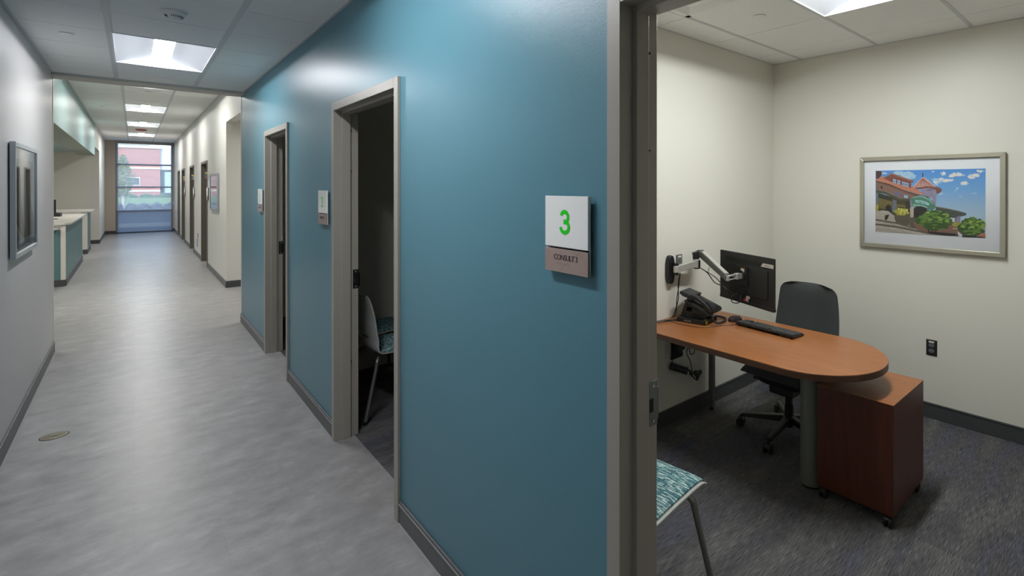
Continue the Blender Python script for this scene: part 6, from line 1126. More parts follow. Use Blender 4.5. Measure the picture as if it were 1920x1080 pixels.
('leafl',[(0.897,0.217),(0.891,0.210),(0.890,0.204),(0.881,0.197),(0.873,0.202),(0.863,0.204),(0.860,0.215),(0.867,0.223),(0.874,0.225),(0.881,0.236),(0.891,0.234),(0.893,0.223)]),
('leafl',[(1.000,0.154),(0.997,0.148),(0.990,0.146),(0.983,0.140),(0.974,0.144),(0.969,0.146),(0.964,0.150),(0.967,0.157),(0.974,0.159),(0.983,0.161),(0.993,0.165),(0.997,0.159)]),
('leaf',[(0.890,0.047),(0.887,0.039),(0.880,0.032),(0.870,0.032),(0.861,0.032),(0.851,0.034),(0.844,0.043),(0.857,0.049),(0.863,0.054),(0.870,0.060),(0.881,0.062),(0.890,0.056)]),
('leaf',[(0.930,0.064),(0.920,0.056),(0.915,0.049),(0.908,0.043),(0.898,0.041),(0.897,0.054),(0.891,0.060),(0.893,0.071),(0.903,0.073),(0.908,0.079),(0.918,0.082),(0.928,0.077)]),
('leafl',[(0.918,0.157),(0.910,0.150),(0.907,0.144),(0.898,0.142),(0.891,0.142),(0.888,0.148),(0.878,0.152),(0.881,0.163),(0.891,0.165),(0.898,0.172),(0.907,0.167),(0.915,0.165)]),
('leafd',[(0.901,0.131),(0.900,0.127),(0.897,0.120),(0.885,0.116),(0.878,0.120),(0.874,0.124),(0.871,0.129),(0.865,0.135),(0.877,0.137),(0.885,0.137),(0.894,0.137),(0.901,0.135)]),
('leaf',[(0.864,0.223),(0.860,0.212),(0.850,0.208),(0.841,0.204),(0.832,0.206),(0.821,0.208),(0.817,0.219),(0.822,0.230),(0.831,0.238),(0.841,0.234),(0.848,0.232),(0.854,0.228)])]
for k_ in PC: PC[k_] = tuple(min(255, int(c_*1.10+6)) for c_ in PC[k_])
t = thing('framed_picture', 'framed picture of a red-roofed house with round turret and clouds', 'picture', (XR,1.0985,1.187))
hy, hz_ = .4595, .688
b = B(); frame4(b, -hy, hy, 0, hz_, .030, -.030, -.004); b.build('frame', 'gold_frame', t, bevel=.002)
B().box(-.012,-.004,-hy+.02,hy-.02,.02,hz_-.02).build('mat_board', 'mat_board', t)
pr = bpy.data.objects  # print: sky field with the painted shapes laid over it
def skyprint():
    m = mat('printed_sky', (90,150,215), .6); nt, N, L = nodes(m); tc = N.new('ShaderNodeTexCoord'); sp = N.new('ShaderNodeSeparateXYZ'); L.new(tc.outputs['Object'], sp.inputs[0])
    mr = N.new('ShaderNodeMapRange'); mr.inputs[1].default_value = .117; mr.inputs[2].default_value = .583; L.new(sp.outputs[2], mr.inputs[0])
    r = ramp(nt, [(0,(206,222,230)), (.35,(176,206,230)), (.7,(116,172,226)), (1,(82,148,220))]); L.new(mr.outputs[0], r.inputs[0]); L.new(r.outputs[0], N['Principled BSDF'].inputs['Base Color']); return m
b = B(); AY0, AZ0 = 1.447-1.0985, 1.304-1.187
b.add([(-.0125,AY0,AZ0),(-.0125,AY0-.698,AZ0),(-.0125,AY0-.698,AZ0+.466),(-.0125,AY0,AZ0+.466)], [(0,1,2,3)], 0)
keys = sorted(PC); mats = [skyprint()]
for k in keys: mats.append(mat('print_'+k, PC[k], .6, noise=.34, nscale=110))
x = -.0126
for c, pts in ARTF:
    b.add([(x, AY0-.698*p[0], AZ0+.466*p[1]) for p in pts], [tuple(range(len(pts)))], keys.index(c)+1); x -= .000012
b.build('print', mats, t, fix=False)
B().grid(lambda u, v: (-.0205, hy-.028-(2*hy-.056)*u, .028+(hz_-.056)*v), 1, 1).build('glass', 'glass', t, fix=False)

t = thing('framed_picture', 'silver-framed picture of two dark leaning trunks on the left wall', 'picture', (XL,5.57,1.178))
b = B(); frame4(b, -.52, .52, 0, .759, .032, .006, .032); b.build('frame', 'silver_frame', t, bevel=.0015)
B().box(.0,.006,-.46,.46,.05,.70).build('backing', 'black2', t)
B().box(.010,.016,-.50,.50,.02,.74).build('mat_board', 'mat_board', t)
def P2(c, pts, x, b):
    b.add([(x, y-5.57, z-1.178) for y, z in pts], [tuple(range(len(pts)))], c)
b = B()
P2(0, [(5.15,1.28),(6.0,1.28),(6.0,1.835),(5.15,1.835)], .0163, b)
P2(1, [(5.156,1.776),(5.372,1.781),(5.40,1.66),(5.423,1.571),(5.50,1.43),(5.601,1.293),(5.56,1.285),(5.392,1.316),(5.21,1.41),(5.151,1.47)], .0165, b)
P2(2, [(5.633,1.777),(5.831,1.775),(5.854,1.582),(5.93,1.48),(5.995,1.398),(5.969,1.285),(5.71,1.285),(5.70,1.40),(5.665,1.531)], .0165, b)
P2(3, [(5.151,1.47),(5.21,1.41),(5.392,1.316),(5.43,1.30),(5.36,1.40),(5.25,1.50)], .0167, b)
b.build('print', [mat('print_pale_grey',(206,202,198),.6,noise=.06,nscale=8), mat('print_trunk_brown',(104,80,72),.6,noise=.2,nscale=14,stretch=(1,1,.2)), mat('print_trunk_grey',(86,90,84),.6,noise=.2,nscale=14,stretch=(1,1,.2)), mat('print_trunk_dark',(66,58,56),.6,noise=.15,nscale=14)], t, fix=False)
B().grid(lambda u, v: (.025, -.49+.98*u, .03+.70*v), 1, 1).build('glass', 'glass', t, fix=False)

t = thing('framed_picture', 'small silver-framed picture on the off-white far wall', 'picture', (XW,11.96,1.205))
b = B(); frame4(b, -.585, .585, 0, .675, .035, -.032, -.006); b.build('frame', 'silver_frame', t, bevel=.0015)
B().box(-.012,-.0,-.56,.56,.02,.655).build('mat_board', 'mat_board', t)
b = B(); b.add([(-.0123,.46,.10),(-.0123,-.46,.10),(-.0123,-.46,.57),(-.0123,.46,.57)], [(0,1,2,3)], 0); b.add([(-.0125,.46,.10),(-.0125,-.46,.10),(-.0125,-.46,.27),(-.0125,0,.33),(-.0125,.46,.25)], [(0,1,2,3,4)], 1)
b.build('print', [mat('print_reflected_pink',(196,172,168),.6,noise=.08,nscale=6), mat('print_reflected_grey',(120,124,126),.6,noise=.12,nscale=6)], t, fix=False)  # pink and grey of the window's reflection, painted into the print
B().grid(lambda u, v: (-.025, .55-1.10*u, .03+.615*v), 1, 1).build('glass', 'glass', t, fix=False)

# ---------------------------------------------------------------- outlets and small wall things
def outlet(loc, rz, plate, face, label, lab=True, group=None, h=.114, w=.070):
    """local: wall plane x=0, faces -x, z from 0"""
    t = thing('wall_outlet', label, 'outlet', loc, rz, group)
    B().prism([(-w/2,0),(w/2,0),(w/2,h),(-w/2,h)], 0, -.001, 0).prism([(-w/2+.006,.006),(w/2-.006,.006),(w/2-.006,h-.006),(-w/2+.006,h-.006)], 0, -.006, -.001).build('cover_plate', plate, t, bevel=.002)
    for z in (h*.5-.0195, h*.5+.0195):
        pts = [(.0175*math.cos(a), z+.0145*math.sin(a)) for a in [2*PI*i/24 for i in range(24)]]
        f = B().prism(pts, 0, -.009, -.005).build('receptacle', face, t)
        B().box(-.0095,-.0088,-.0075,-.0055,z-.002,z+.006).box(-.0095,-.0088,.0055,.0075,z-.002,z+.006).cyl((-.0088,0,z-.008),(-.0095,0,z-.008),.0022,n=10).build('slot', 'black', f)
    if lab: B().box(-.0068,-.0058,-.017,.017,h-.020,h-.009).build('circuit_label', 'label', t)
    return t
outlet((XR,1.068,.443), 0, 'outlet_plate', 'outlet_grey', 'dark brown wall outlet on the right, below the house picture')
outlet((2.778,YD,1.053), -PI/2+PI, 'plate_steel', 'outlet_grey', 'steel wall outlet behind the monitor arm')
outlet((2.66,YD,.455), -PI/2+PI, 'cap', 'cap', 'pale wall outlet low under the desk', lab=False, h=.11)
outlet((XW,15.456,.443), 0, 'outlet_plate', 'outlet_grey', 'dark outlet between the first two doorways of the far wall', lab=False)
tag(B().prism([(15.55,.22),(15.68,.22),(15.72,.42),(15.52,.42)], 0, XW-.006, XW).build('wall_plate', 'blueflag', bevel=.002), 'small bluish plate low on the far off-white wall', 'wall plate')

# coloured room-status flags and room signs beside the far doors
for i, (y, nm) in enumerate([(13.20,'nearest'), (16.42,'second'), (19.52,'third')]):
    t = thing('status_flags', 'stack of coloured status flags by the %s far doorway' % nm, 'status flags', (XW,y,1.80), 0, None)
    B().box(-.016,0,-.045,.045,0,.135).build('holder', 'cap', t)
    for k, c in enumerate(['redflag','blueflag','greenflag','amber']):
        B().box(-.052,-.014,-.012-.004*k,.006-.004*k,.004+.032*k,.034+.032*k).build('flag', c, t, bevel=.002)
    t = thing('room_sign', 'small pale room sign beside the %s far doorway' % nm, 'sign', (XW,y-.03,1.37), 0, None)
    B().box(-.014,0,-.10,.10,0,.25).build('backing_plate', 'ink', t)
    B().box(-.022,-.014,-.10,.10,.085,.25).build('number_panel', 'white', t)
    B().box(-.022,-.014,-.10,.10,0,.078).build('name_panel', 'taupe_panel', t)

# ---------------------------------------------------------------- desk
DX, DY, DR = 2.702, 1.292, .374
t = thing('desk', 'cherry wood peninsula desk with rounded end against the wall', 'desk', (DX,DY,0))
def dtop(r, n=48):
    return [(-r, YD-.004-DY)]+[(r*math.cos(a), r*math.sin(a)) for a in [PI+PI*i/n for i in range(n+1)]]+[(r, YD-.004-DY)]
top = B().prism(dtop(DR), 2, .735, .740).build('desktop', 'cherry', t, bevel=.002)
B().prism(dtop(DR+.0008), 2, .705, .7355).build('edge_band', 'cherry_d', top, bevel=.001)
g = B().cyl((0,0,.012),(0,0,.706),.064,n=40).build('leg', 'deskleg', t, smooth=True); B().lathe([(0,0),(.058,0),(.063,.012),(.0,.012)],40).build('foot', 'black', g, smooth=True)
g = B().box(.352,.388,.935,.971,.02,.706).build('leg', 'deskleg', t, bevel=.002); B().cyl((.370,.953,0),(.370,.953,.022),.014,n=16).build('foot','black',g)
g = B().box(-.362,-.326,.935,.971,.02,.706).build('leg', 'deskleg', t, bevel=.002); B().cyl((-.344,.953,0),(-.344,.953,.022),.014,n=16).build('foot','black',g)
B().box(-.30,.34,.93,.96,.655,.706).box(-.02,.02,.06,.93,.68,.706).build('support_rail', 'black2', t, bevel=.002)

# ---------------------------------------------------------------- mobile pedestal
t = thing('mobile_pedestal', 'cherry wood drawer pedestal on castors under the desk end', 'pedestal', (2.8375,1.0325,0))
px, py = .2305, .1885
B().box(-px,px,-py,py,.062,.580).build('body', 'cherry_shaded', t, bevel=.0015)
B().box(-px-.001,px+.001,-py-.001,py+.001,.5802,.5985,1).box(-px-.001,px+.001,-py-.001,py+.001,.5986,.600,0).build('top', ['cherry','cherry_shaded'], t)
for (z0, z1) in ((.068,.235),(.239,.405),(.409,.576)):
    d = B().box(px+.0005,px+.018,-py+.003,py-.003,z0,z1).build('drawer', 'cherry_shaded', t, bevel=.001)
    B().tube([(px+.018,-.05,z1-.04),(px+.036,-.045,z1-.04),(px+.036,.045,z1-.04),(px+.018,.05,z1-.04)], .004, smooth=0).build('handle', 'silver', d, smooth=True)
B().box(-px+.01,px-.01,-py+.01,py-.01,.052,.0618).build('plinth', 'black', t)
for sx in (-1,1):
    for sy in (-1,1):
        x, y = sx*(px-.025), sy*(py-.028)
        c = B().cyl((x,y,.053),(x,y,.040),.010).prism([(x-.024,.026),(x+.018,.046),(x+.018,.053),(x-.010,.053),(x-.026,.040)], 1, y-.017, y+.017).build('castor', 'black', t, bevel=.003)
        B().cyl((x-.006,y-.019,.026),(x-.006,y-.006,.026),.0255,n=28).cyl((x-.006,y+.006,.026),(x-.006,y+.019,.026),.0255,n=28).build('wheel', 'rubber', c, bevel=.003)

# ---------------------------------------------------------------- guest chair
def chair_curve(v):
    pts = [(.238,.425),(.205,.447),(.05,.444),(-.10,.437),(-.175,.450),(-.218,.495),(-.240,.59),(-.256,.72),(-.285,.865)]
    s = v*(len(pts)-1); i = min(int(s), len(pts)-2); t_ = s-i
    g = lambda k: Vector(pts[max(0,min(len(pts)-1,k))])
    p0,p1,p2,p3 = g(i-1),g(i),g(i+1),g(i+2)
    return .5*((2*p1)+(p2-p0)*t_+(2*p0-5*p1+4*p2-p3)*t_*t_+(3*p1-p0-3*p2+p3)*t_**3)
def chair_w(v):
    if v < .06: return .228*math.sqrt(max(0,1-((.06-v)/.075)**2))**.8
    if v < .5: return .228-.004*math.sin((v-.06)/.44*PI)
    if v < .86: return .226-.014*((v-.5)/.36)**2
    k = (v-.86)/.14; return .212-.085*(1-math.sqrt(max(0,1-k*k)))
def shellpt(u, v, off=0, sc=1.0):
    p = chair_curve(v); q = chair_curve(min(1,v+.01)); r = chair_curve(max(0,v-.01)); d = (q-r).normalized(); nrm = Vector((d.y,-d.x))   # towards the sitter
    if nrm.y < 0 and v < .45: nrm = -nrm
    if v >= .45 and nrm.x < 0: nrm = -nrm
    w = chair_w(v)*sc; back = min(1,max(0,(v-.45)/.25)); seat = 1-back
    cx = .055*back*u*u; cz = .012*seat*(u**4)
    return (p.x+cx+nrm.x*off, w*u, p.y+cz+nrm.y*off)
def make_chair(label, loc, rz=0, group=None):
    t = thing('guest_chair', label, 'chair', loc, rz, group)
    NU, NV = 44, 120
    b = B(); b.grid(lambda a, c: shellpt(a*2-1, c), NU, NV)
    keep = []
    for f in b.f:
        cx = sum(b.v[i][0] for i in f)/4; cy = sum(b.v[i][1] for i in f)/4; cz = sum(b.v[i][2] for i in f)/4
        if cz > .5 and (cy/.13)**2+((cz-.562)/.017)**2 < 1: continue
        keep.append(f)
    b.f = keep; b.m = [0]*len(keep)
    o = b.build('shell', 'shell', t, smooth=True, solid=.008); 
    b = B(); b.grid(lambda a, c: shellpt(a*2-1, .045+c*.425, .010+.014*(1-abs(a*2-1)**6)*(1-abs(c*2-1)**8), .935), 24, 28)
    n0 = len(b.v); b.grid(lambda a, c: shellpt(a*2-1, .045+c*.425, .004, .935), 24, 28)
    # close the cushion edge
    def idx(i, j): return i*29+j
    ring = [idx(i,0) for i in range(25)]+[idx(24,j) for j in range(1,29)]+[idx(i,28) for i in range(23,-1,-1)]+[idx(0,j) for j in range(27,0,-1)]
    for k in range(len(ring)):
        a_, c_ = ring[k], ring[(k+1)%len(ring)]; b.f.append((a_,c_,c_+n0,a_+n0)); b.m.append(0)
    b.build('seat_cushion', 'fabric', t, smooth=True)
    for sx, sy in ((1,-1),(1,1),(-1,-1),(-1,1)):
        if sx > 0: path = [(.10,sy*.06,.415),(.155,sy*.150,.418),(.178,sy*.190,.395),(.187,sy*.205,.34),(.222,sy*.275,.012)]
        else: path = [(-.10,sy*.06,.415),(-.150,sy*.150,.418),(-.178,sy*.185,.395),(-.192,sy*.200,.34),(-.285,sy*.270,.012)]
        l = B().tube(path, .0128, n=14).build('leg', 'legmetal', t, smooth=True)
        e = Vector(path[-1]); B().cyl(e+Vector((0,0,-.012)), e+Vector((-.005*sx*0,0,.012)), .0135, n=16).build('glide', 'black', l, smooth=True)
    B().box(-.11,.11,-.07,.07,.408,.424).build('seat_plate', 'black2', t, bevel=.004)
    return t
ch = make_chair('guest chair with teal dashed seat just inside the lit doorway', (1.404,1.440,0), math.radians(6))
dup(ch, (1.43,4.030,0), 0, 'guest chair seen from behind in the dark middle room, nearer one')
dup(ch, (1.46,4.570,0), 0, 'guest chair farther back in the dark middle room, mostly hidden')

# ---------------------------------------------------------------- office chair
t = thing('office_chair', 'charcoal swivel chair behind the cherry desk', 'office chair', (3.13,1.66,0), PI-.03)
def backpt(u, v, off):
    z = .56+.41*v; w = (.236-.034*v**2) if v < .80 else (.2142-.011*((v-.8)/.2))
    w2 = w-.075*(1-math.sqrt(max(0,1-((v-.84)/.16)**2))) if v > .84 else w
    if v < .10: w2 = w*(1-.25*((.10-v)/.10)**2)
    x = -.255-.085*v+.10*(v-.2)**2*.6; cx = .050*u*u
    return (x+cx+off, w2*u, z)
b = B(); nu, nv = 24, 30
def ring_surface(b, f0, f1, nu, nv):
    n0 = len(b.v); b.grid(f0, nu, nv); n1 = len(b.v); b.grid(f1, nu, nv); d = n1-n0
    idx = lambda i, j: n0+i*(nv+1)+j
    r = [idx(i,0) for i in range(nu+1)]+[idx(nu,j) for j in range(1,nv+1)]+[idx(i,nv) for i in range(nu-1,-1,-1)]+[idx(0,j) for j in range(nv-1,0,-1)]
    for k in range(len(r)): b.f.append((r[k],r[(k+1)%len(r)],r[(k+1)%len(r)]+d,r[k]+d)); b.m.append(0)
e4 = lambda a, c: (1-abs(a*2-1)**5)*(1-abs(c*2-1)**6)
ring_surface(b, lambda a, c: backpt(a*2-1, c, .006+.026*e4(a,c)), lambda a, c: backpt(a*2-1, c, -.010*e4(a,c)), nu, nv)
b.build('backrest', 'upholstery', t, smooth=True)
b = B(); ring_surface(b, lambda a, c: (backpt(a*2-1, c, -.014)[0], backpt(a*2-1, c, 0)[1]*.93, backpt(a*2-1, c, 0)[2]*1-.008), lambda a, c: (backpt(a*2-1, c, -.026)[0], backpt(a*2-1, c, 0)[1]*.93, backpt(a*2-1, c, 0)[2]-.008), 12, 14)
b.build('back_shell', 'black2', t, smooth=True)
b = B()
def seatpt(a, c, zf):
    u = a*2-1; v = c*2-1; x = .245*v; w = .245*(1-.10*v*v); y = w*u
    k = (1-abs(u)**6)*(1-abs(v)**6)
    return (x-.01, y, zf(k, u, v)-.03*max(0,v-.5)**2*4*.5)
ring_surface(b, lambda a, c: seatpt(a,c,lambda k,u,v: .445+.040*k), lambda a, c: seatpt(a,c,lambda k,u,v: .438-.022*k), 20, 20)
b.build('seat', 'upholstery', t, smooth=True)
b = B(); ring_surface(b, lambda a, c: (lambda p: (p[0]*.95,p[1]*.93,p[2]))(seatpt(a,c,lambda k,u,v: .436)), lambda a, c: (lambda p: (p[0]*.80,p[1]*.80,p[2]))(seatpt(a,c,lambda k,u,v: .415-.080*k)), 18, 18)
b.build('seat_pan', 'black2', t, smooth=True)
b = B().tube([(-.05,0,.40),(-.20,0,.40),(-.285,0,.46),(-.325,0,.62)], .022, n=12); b.box(-.36,-.325,-.05,.05,.58,.72)
b.build('back_support', 'black', t, smooth=True, bevel=.004)
B().box(-.11,.11,-.085,.085,.285,.350).build('tilt_mechanism', 'black', t, bevel=.01)
B().cyl((0,0,.13),(0,0,.35),.024,n=24).cyl((0,0,.055),(0,0,.20),.029,n=24).build('gas_column', 'black', t, smooth=True)
B().tube([(.02,-.07,.32),(.03,-.18,.325),(.03,-.23,.320)], .006).cyl((.03,-.20,.323),(.03,-.25,.318),.010).build('height_lever', 'black', t, smooth=True)
base = B().cyl((0,0,.075),(0,0,.125),.042,n=28)
for k in range(5):
    a = math.radians(113-180+1.7+72*k); d = Vector((math.cos(a),math.sin(a),0)); s = Vector((-d.y,d.x,0))
    p0 = d*.03; p1 = d*.31
    v = [p0-s*.024+Vector((0,0,.085)), p0+s*.024+Vector((0,0,.085)), p0+s*.020+Vector((0,0,.128)), p0-s*.020+Vector((0,0,.128)),
         p1-s*.016+Vector((0,0,.068)), p1+s*.016+Vector((0,0,.068)), p1+s*.012+Vector((0,0,.092)), p1-s*.012+Vector((0,0,.092))]
    base.add(v, [(0,3,2,1),(4,5,6,7),(0,1,5,4),(1,2,6,5),(2,3,7,6),(3,0,4,7)])
bo = base.build('star_base', 'black', t, bevel=.004)
for k in range(5):
    a = math.radians(113-180+1.7+72*k); d = Vector((math.cos(a),math.sin(a),0)); s = Vector((-d.y,d.x,0)); c = d*.318
    b = B().cyl(c+Vector((0,0,.045)), c+Vector((0,0,.080)), .008, n=12).cyl(c-s*.013+Vector((0,0,.040)), c+s*.013+Vector((0,0,.040)), .022, n=20)
    co = b.build('castor', 'black', bo, smooth=True)
    B().cyl(c-s*.027+Vector((0,0,.029)), c-s*.009+Vector((0,0,.029)), .029, n=26).cyl(c+s*.009+Vector((0,0,.029)), c+s*.027+Vector((0,0,.029)), .029, n=26).build('wheel', 'rubber', co, bevel=.003)

# ---------------------------------------------------------------- monitor and arm
MA = math.atan2(-.298,.955); MC = Vector((2.897,1.840,0))
t = thing('monitor', 'black flat monitor on a wall arm, its back to the doorway', 'monitor', (MC.x,MC.y,.882), MA)
def rrect(y0,y1,z0,z1,r,n=6):
    p = []
    for (cy,cz,a0) in ((y1-r,z0+r,-PI/2),(y1-r,z1-r,0),(y0+r,z1-r,PI/2),(y0+r,z0+r,PI)):
        p += [(cy+r*math.cos(a0+PI/2*k/n), cz+r*math.sin(a0+PI/2*k/n)) for k in range(n+1)]
    return p
B().prism(rrect(-.2665,.2665,.0,.323,.006), 0, -.010, .004).build('housing', 'black', t, bevel=.0015)
B().prism(rrect(-.255,.255,.012,.315,.004), 0, .004, .0052).build('screen', 'black2', t)
B().prism(rrect(-.2665,.2665,-.006,.014,.005), 0, -.013, .008).build('chin', 'black', t, bevel=.002)
bk = B().prism(rrect(-.215,.215,.055,.245,.02), 0, -.0155, -.010).build('back_cover', 'black', t, bevel=.0045, seg=3)
b = B()
for k in range(46):
    for j in range(3): b.box(-.0109,-.0100,-.205+k*.0091,-.2005+k*.0091,.262+j*.009,.267+j*.009)
b.build('vent_grille', 'rubber', t)
B().prism(rrect(-.055,.055,.110,.235,.008), 0, -.0168, -.0155).build('mount_recess', 'rubber', bk)
B().box(-.020,-.0155,-.01,.15,.060,.095).build('port_bay', 'rubber', bk, bevel=.002)
b = B().prism([(-.262,.262),(-.150,.262),(-.168,.285),(-.262,.285)], 0, -.0112, -.0102); b.build('name_badge', 'cap', t)
B().box(-.0120,-.0112,-.232,-.185,.271,.275).build('badge_line', 'outlet_grey', t)
B().prism([(-.012,.008),(.028,.008),(-.012,.042)], 0, -.0118, -.0101).build('red_sticker', 'redlabel', t)
b = B().box(-.0124,-.0112,-.045,-.014,.034,.050).box(-.0124,-.0112,-.031,-.012,.008,.030); s = b.build('sticker', 'label', t)
B().box(-.0128,-.0124,-.038,-.022,.040,.045).box(-.0128,-.0124,-.026,-.018,.012,.026).build('sticker_print', 'ink', s)

t = thing('wall_mount', 'black and silver wall-mounted monitor arm above the telephone', 'monitor arm', (2.660,YD,1.075))
O = Vector((2.660,YD,1.075))
def beam(b, p, q, w, h, mi=0, up=(0,0,1), h1=None):
    p = Vector(p); q = Vector(q); d = (q-p).normalized(); s = d.cross(Vector(up)).normalized(); u = s.cross(d); h1 = h if h1 is None else h1
    v = [p-s*w/2-u*h/2, p+s*w/2-u*h/2, p+s*w/2+u*h/2, p-s*w/2+u*h/2, q-s*w/2-u*h1/2, q+s*w/2-u*h1/2, q+s*w/2+u*h1/2, q-s*w/2+u*h1/2]
    return b.add(v, [(0,3,2,1),(4,5,6,7),(0,1,5,4),(1,2,6,5),(2,3,7,6),(3,0,4,7)], mi)
pts = [(.034*math.copysign(abs(math.cos(a))**.8,math.cos(a)), .098*math.copysign(abs(math.sin(a))**.7,math.sin(a))) for a in [2*PI*k/40 for k in range(40)]]
B().prism([(x, z) for x, z in pts], 1, -.036, 0).build('wall_plate', 'black', t, bevel=.006, seg=3)
E0 = Vector((.020,-.052,.0)); EL = Vector((.206,-.082,.020))
B().cyl(E0+Vector((0,0,-.035)), E0+Vector((0,0,.045)), .021, n=28).box(-.002,.04,-.052,-.03,-.03,.03).build('hub', 'black', t, smooth=True)
b = B(); beam(b, E0+Vector((.0,-.004,.005)), EL+Vector((-.015,0,.005)), .030, .046); b.cyl(EL+Vector((0,0,-.022)), EL+Vector((0,0,.040)), .0225, n=28)
b.cyl(E0+Vector((0,-.002,-.018)), E0+Vector((0,-.002,.028)), .0225, n=28)
la = b.build('lower_arm', 'silver', t, bevel=.003, smooth=True)
b = B(); d0 = (EL-E0).normalized(); nn = Vector((d0.y,-d0.x,0)).normalized()
b.box(-.001,.001,-.001,.001,0,.001)
b = B(); beam(b, E0+d0*.035+nn*.0152+Vector((0,0,.006)), E0+d0*.070+nn*.0152+Vector((0,0,.006)), .002, .006); b.build('slot', 'black', la)
b = B(); b.cyl(EL+Vector((.004,-.003,-.030)), EL+Vector((.004,-.003,-.022)), .021, n=24).cyl(EL+Vector((0,0,.040)), EL+Vector((0,0,.075)), .0235, n=28)
J = EL+Vector((.026,-.020,.080))
b.cyl(EL+Vector((.012,-.006,-.028)), EL+Vector((.012,-.006,.030)), .020, n=24)
beam(b, EL+Vector((-.018,.010,.062)), J+Vector((.004,-.006,.0)), .042, .046)
b.build('elbow', 'black', t, bevel=.003, smooth=True)
T = Vector((2.778,1.905,1.052))-O
dd = (T-J).normalized(); side = dd.cross(Vector((0,0,1))).normalized()
b = B(); beam(b, J, T, .034, .043, h1=.036); b.cyl(J-side*.021, J+side*.021, .025, n=32)
ua = b.build('upper_arm', 'armgrey', t, bevel=.003, smooth=True)
b = B(); up2_ = side.cross(dd); beam(b, J+up2_*.027+dd*.03, T+up2_*.022-dd*.02, .030, .005); b.build('top_strip', 'silver', ua)
b = B().cyl(J-side*.0235, J+side*.0235, .012, n=6).cyl(T-side*.019-dd*.02, T+side*.019-dd*.02, .006, n=12); b.build('bolt', 'chrome', ua)
N_ = Vector((.955,-.298,0)); V = Vector((MC.x,MC.y,1.060))-O-N_*.017+Vector((.010,.035,0))*.6
b = B(); b.cyl(T-Vector((0,0,.018)), T+Vector((0,0,.016)), .013, n=20); beam(b, T+Vector((0,0,.012)), V-N_*.045+Vector((0,0,.012)), .022, .012); beam(b, T-Vector((0,0,.012)), V-N_*.045-Vector((0,0,.012)), .022, .008); b.cyl(V-N_*.045-Vector((0,0,.020)), V-N_*.045+Vector((0,0,.020)), .018, n=24); beam(b, V-N_*.055, V-N_*.010, .034, .036)
b.build('tilt_head', 'chrome', t, bevel=.002, smooth=True)
b = B(); Wd = Vector((.298,.955,0)); 
for s in (-1,1): b.cyl(V-N_*.012+Wd*s*.030, V-N_*.008+Wd*s*.030, .003, n=8)
b.cyl(V-N_*.012, V-N_*.004, .036, n=32); beam(b, V-N_*.004-Wd*.055, V-N_*.004+Wd*.055, .005, .12, up=(0,0,1))
vp = b.build('mount_plate', 'black', t, bevel=.002)
B().prism([(0,0),(.034,0),(.034,.022),(0,.022)], 0, -.001, 0).xf(Matrix.Translation(V-N_*.0072+Vector((0,0,.028))-Wd*.030) @ Matrix.Rotation(MA,4,'Z')).build('warning_label', 'label', vp)
B().prism([(0,.018),(.034,.018),(.034,.0235),(0,.0235)], 0, -.0016, -.0002).xf(Matrix.Translation(V-N_*.0072+Vector((0,0,.028))-Wd*.030) @ Matrix.Rotation(MA,4,'Z')).build('warning_stripe', 'orange', vp)
# cables looping from the arm to the monitor and down to the desk
mon_in = Vector((MC.x,MC.y,.938))-O-N_*.036+Wd*.05
cA = EL+Vector((.02,-.01,-.02)); mid = (EL+T)/2
b = B()
b.tube([cA, cA+Vector((.02,-.06,-.035)), mid+Vector((.01,-.02,-.075)), T+Vector((-.015,.03,-.055)), T+Vector((.01,-.02,-.10)), mon_in+Vector((-.03,.02,-.055)), mon_in+Vector((-.02,-.03,-.050)), mon_in+Vector((0,-.03,0))], .0035, n=8)
b.tube([cA, cA+Vector((.02,-.06,-.030)), mid+Vector((.015,-.03,-.045)), T+Vector((-.015,.03,-.050)), T+Vector((.0,-.01,-.09)), mon_in+Vector((-.035,.03,-.02)), mon_in], .0030, n=8)
b.build('monitor_cable', 'cable', t, smooth=True)
b = B()
for dx, w_ in ((0,.010),(.010,-.006)):
    b.tube([E0+Vector((.015+dx*.4,-.025,-.02)), E0+Vector((.002+dx,-.020,-.10)), E0+Vector((.004+w_,-.012,-.20)), E0+Vector((.0-w_,.0,-.29)), E0+Vector((-.004-w_*1.8,.02,-.335))], .0032, n=8)
b.build('hanging_cable', 'cable', t, smooth=True)
b = B()
for P_ in (cA+Vector((.025,-.07,-.034)), T+Vector((-.012,.025,-.055))):
    for k in range(3): b.tube([P_, P_+Vector((.006*k-.006,.006*k,.012)), P_+Vector((.004+.006*k,.012*k-.012,.040))], .0008, n=5)
b.build('cable_tie', 'cable', t)

# ---------------------------------------------------------------- things on the desk
t = thing('desk_phone', 'black desk telephone with handset and raised display', 'telephone', (2.747,2.132,.740), math.radians(-78))
B().prism(rrect(-.105,.105,-.098,.098,.008), 2, .0, .030).build('base', 'black', t, bevel=.003)
b = B()
for pts in ([(-.095,.029),(-.062,.029),(-.030,.148),(-.052,.148)], [(-.058,.104),(.03,.086),(.05,.115),(-.045,.146)], [(-.09,.029),(.08,.029),(.06,.060),(-.06,.072)], [(-.012,.029),(.088,.029),(.112,.078),(-.005,.120)]):
    b.prism(pts, 1, -.062, .062)
b.build('stand', 'black2', t, bevel=.002)
body = B().prism([(-.050,.140),(-.045,.160),(.135,.092),(.142,.074),(.130,.064)], 1, -.048, .098).prism([(-.050,.140),(-.045,.150),(.135,.080),(.142,.070),(.130,.064)], 1, -.098, -.048).build('body', 'black', t, bevel=.003)
b = B(); sl = Vector((.180,0,-.068)).normalized(); nz = Vector((.068,0,.180)).normalized()
for i in range(5):
    for j in range(4):
        c = Vector((.010,0,.138))+sl*(.018*i)+Vector((0,-.015+.020*j,0))+nz*.001
        b.cyl(c, c+nz*.004, .0065, n=10)
b.build('keypad', 'key', body)
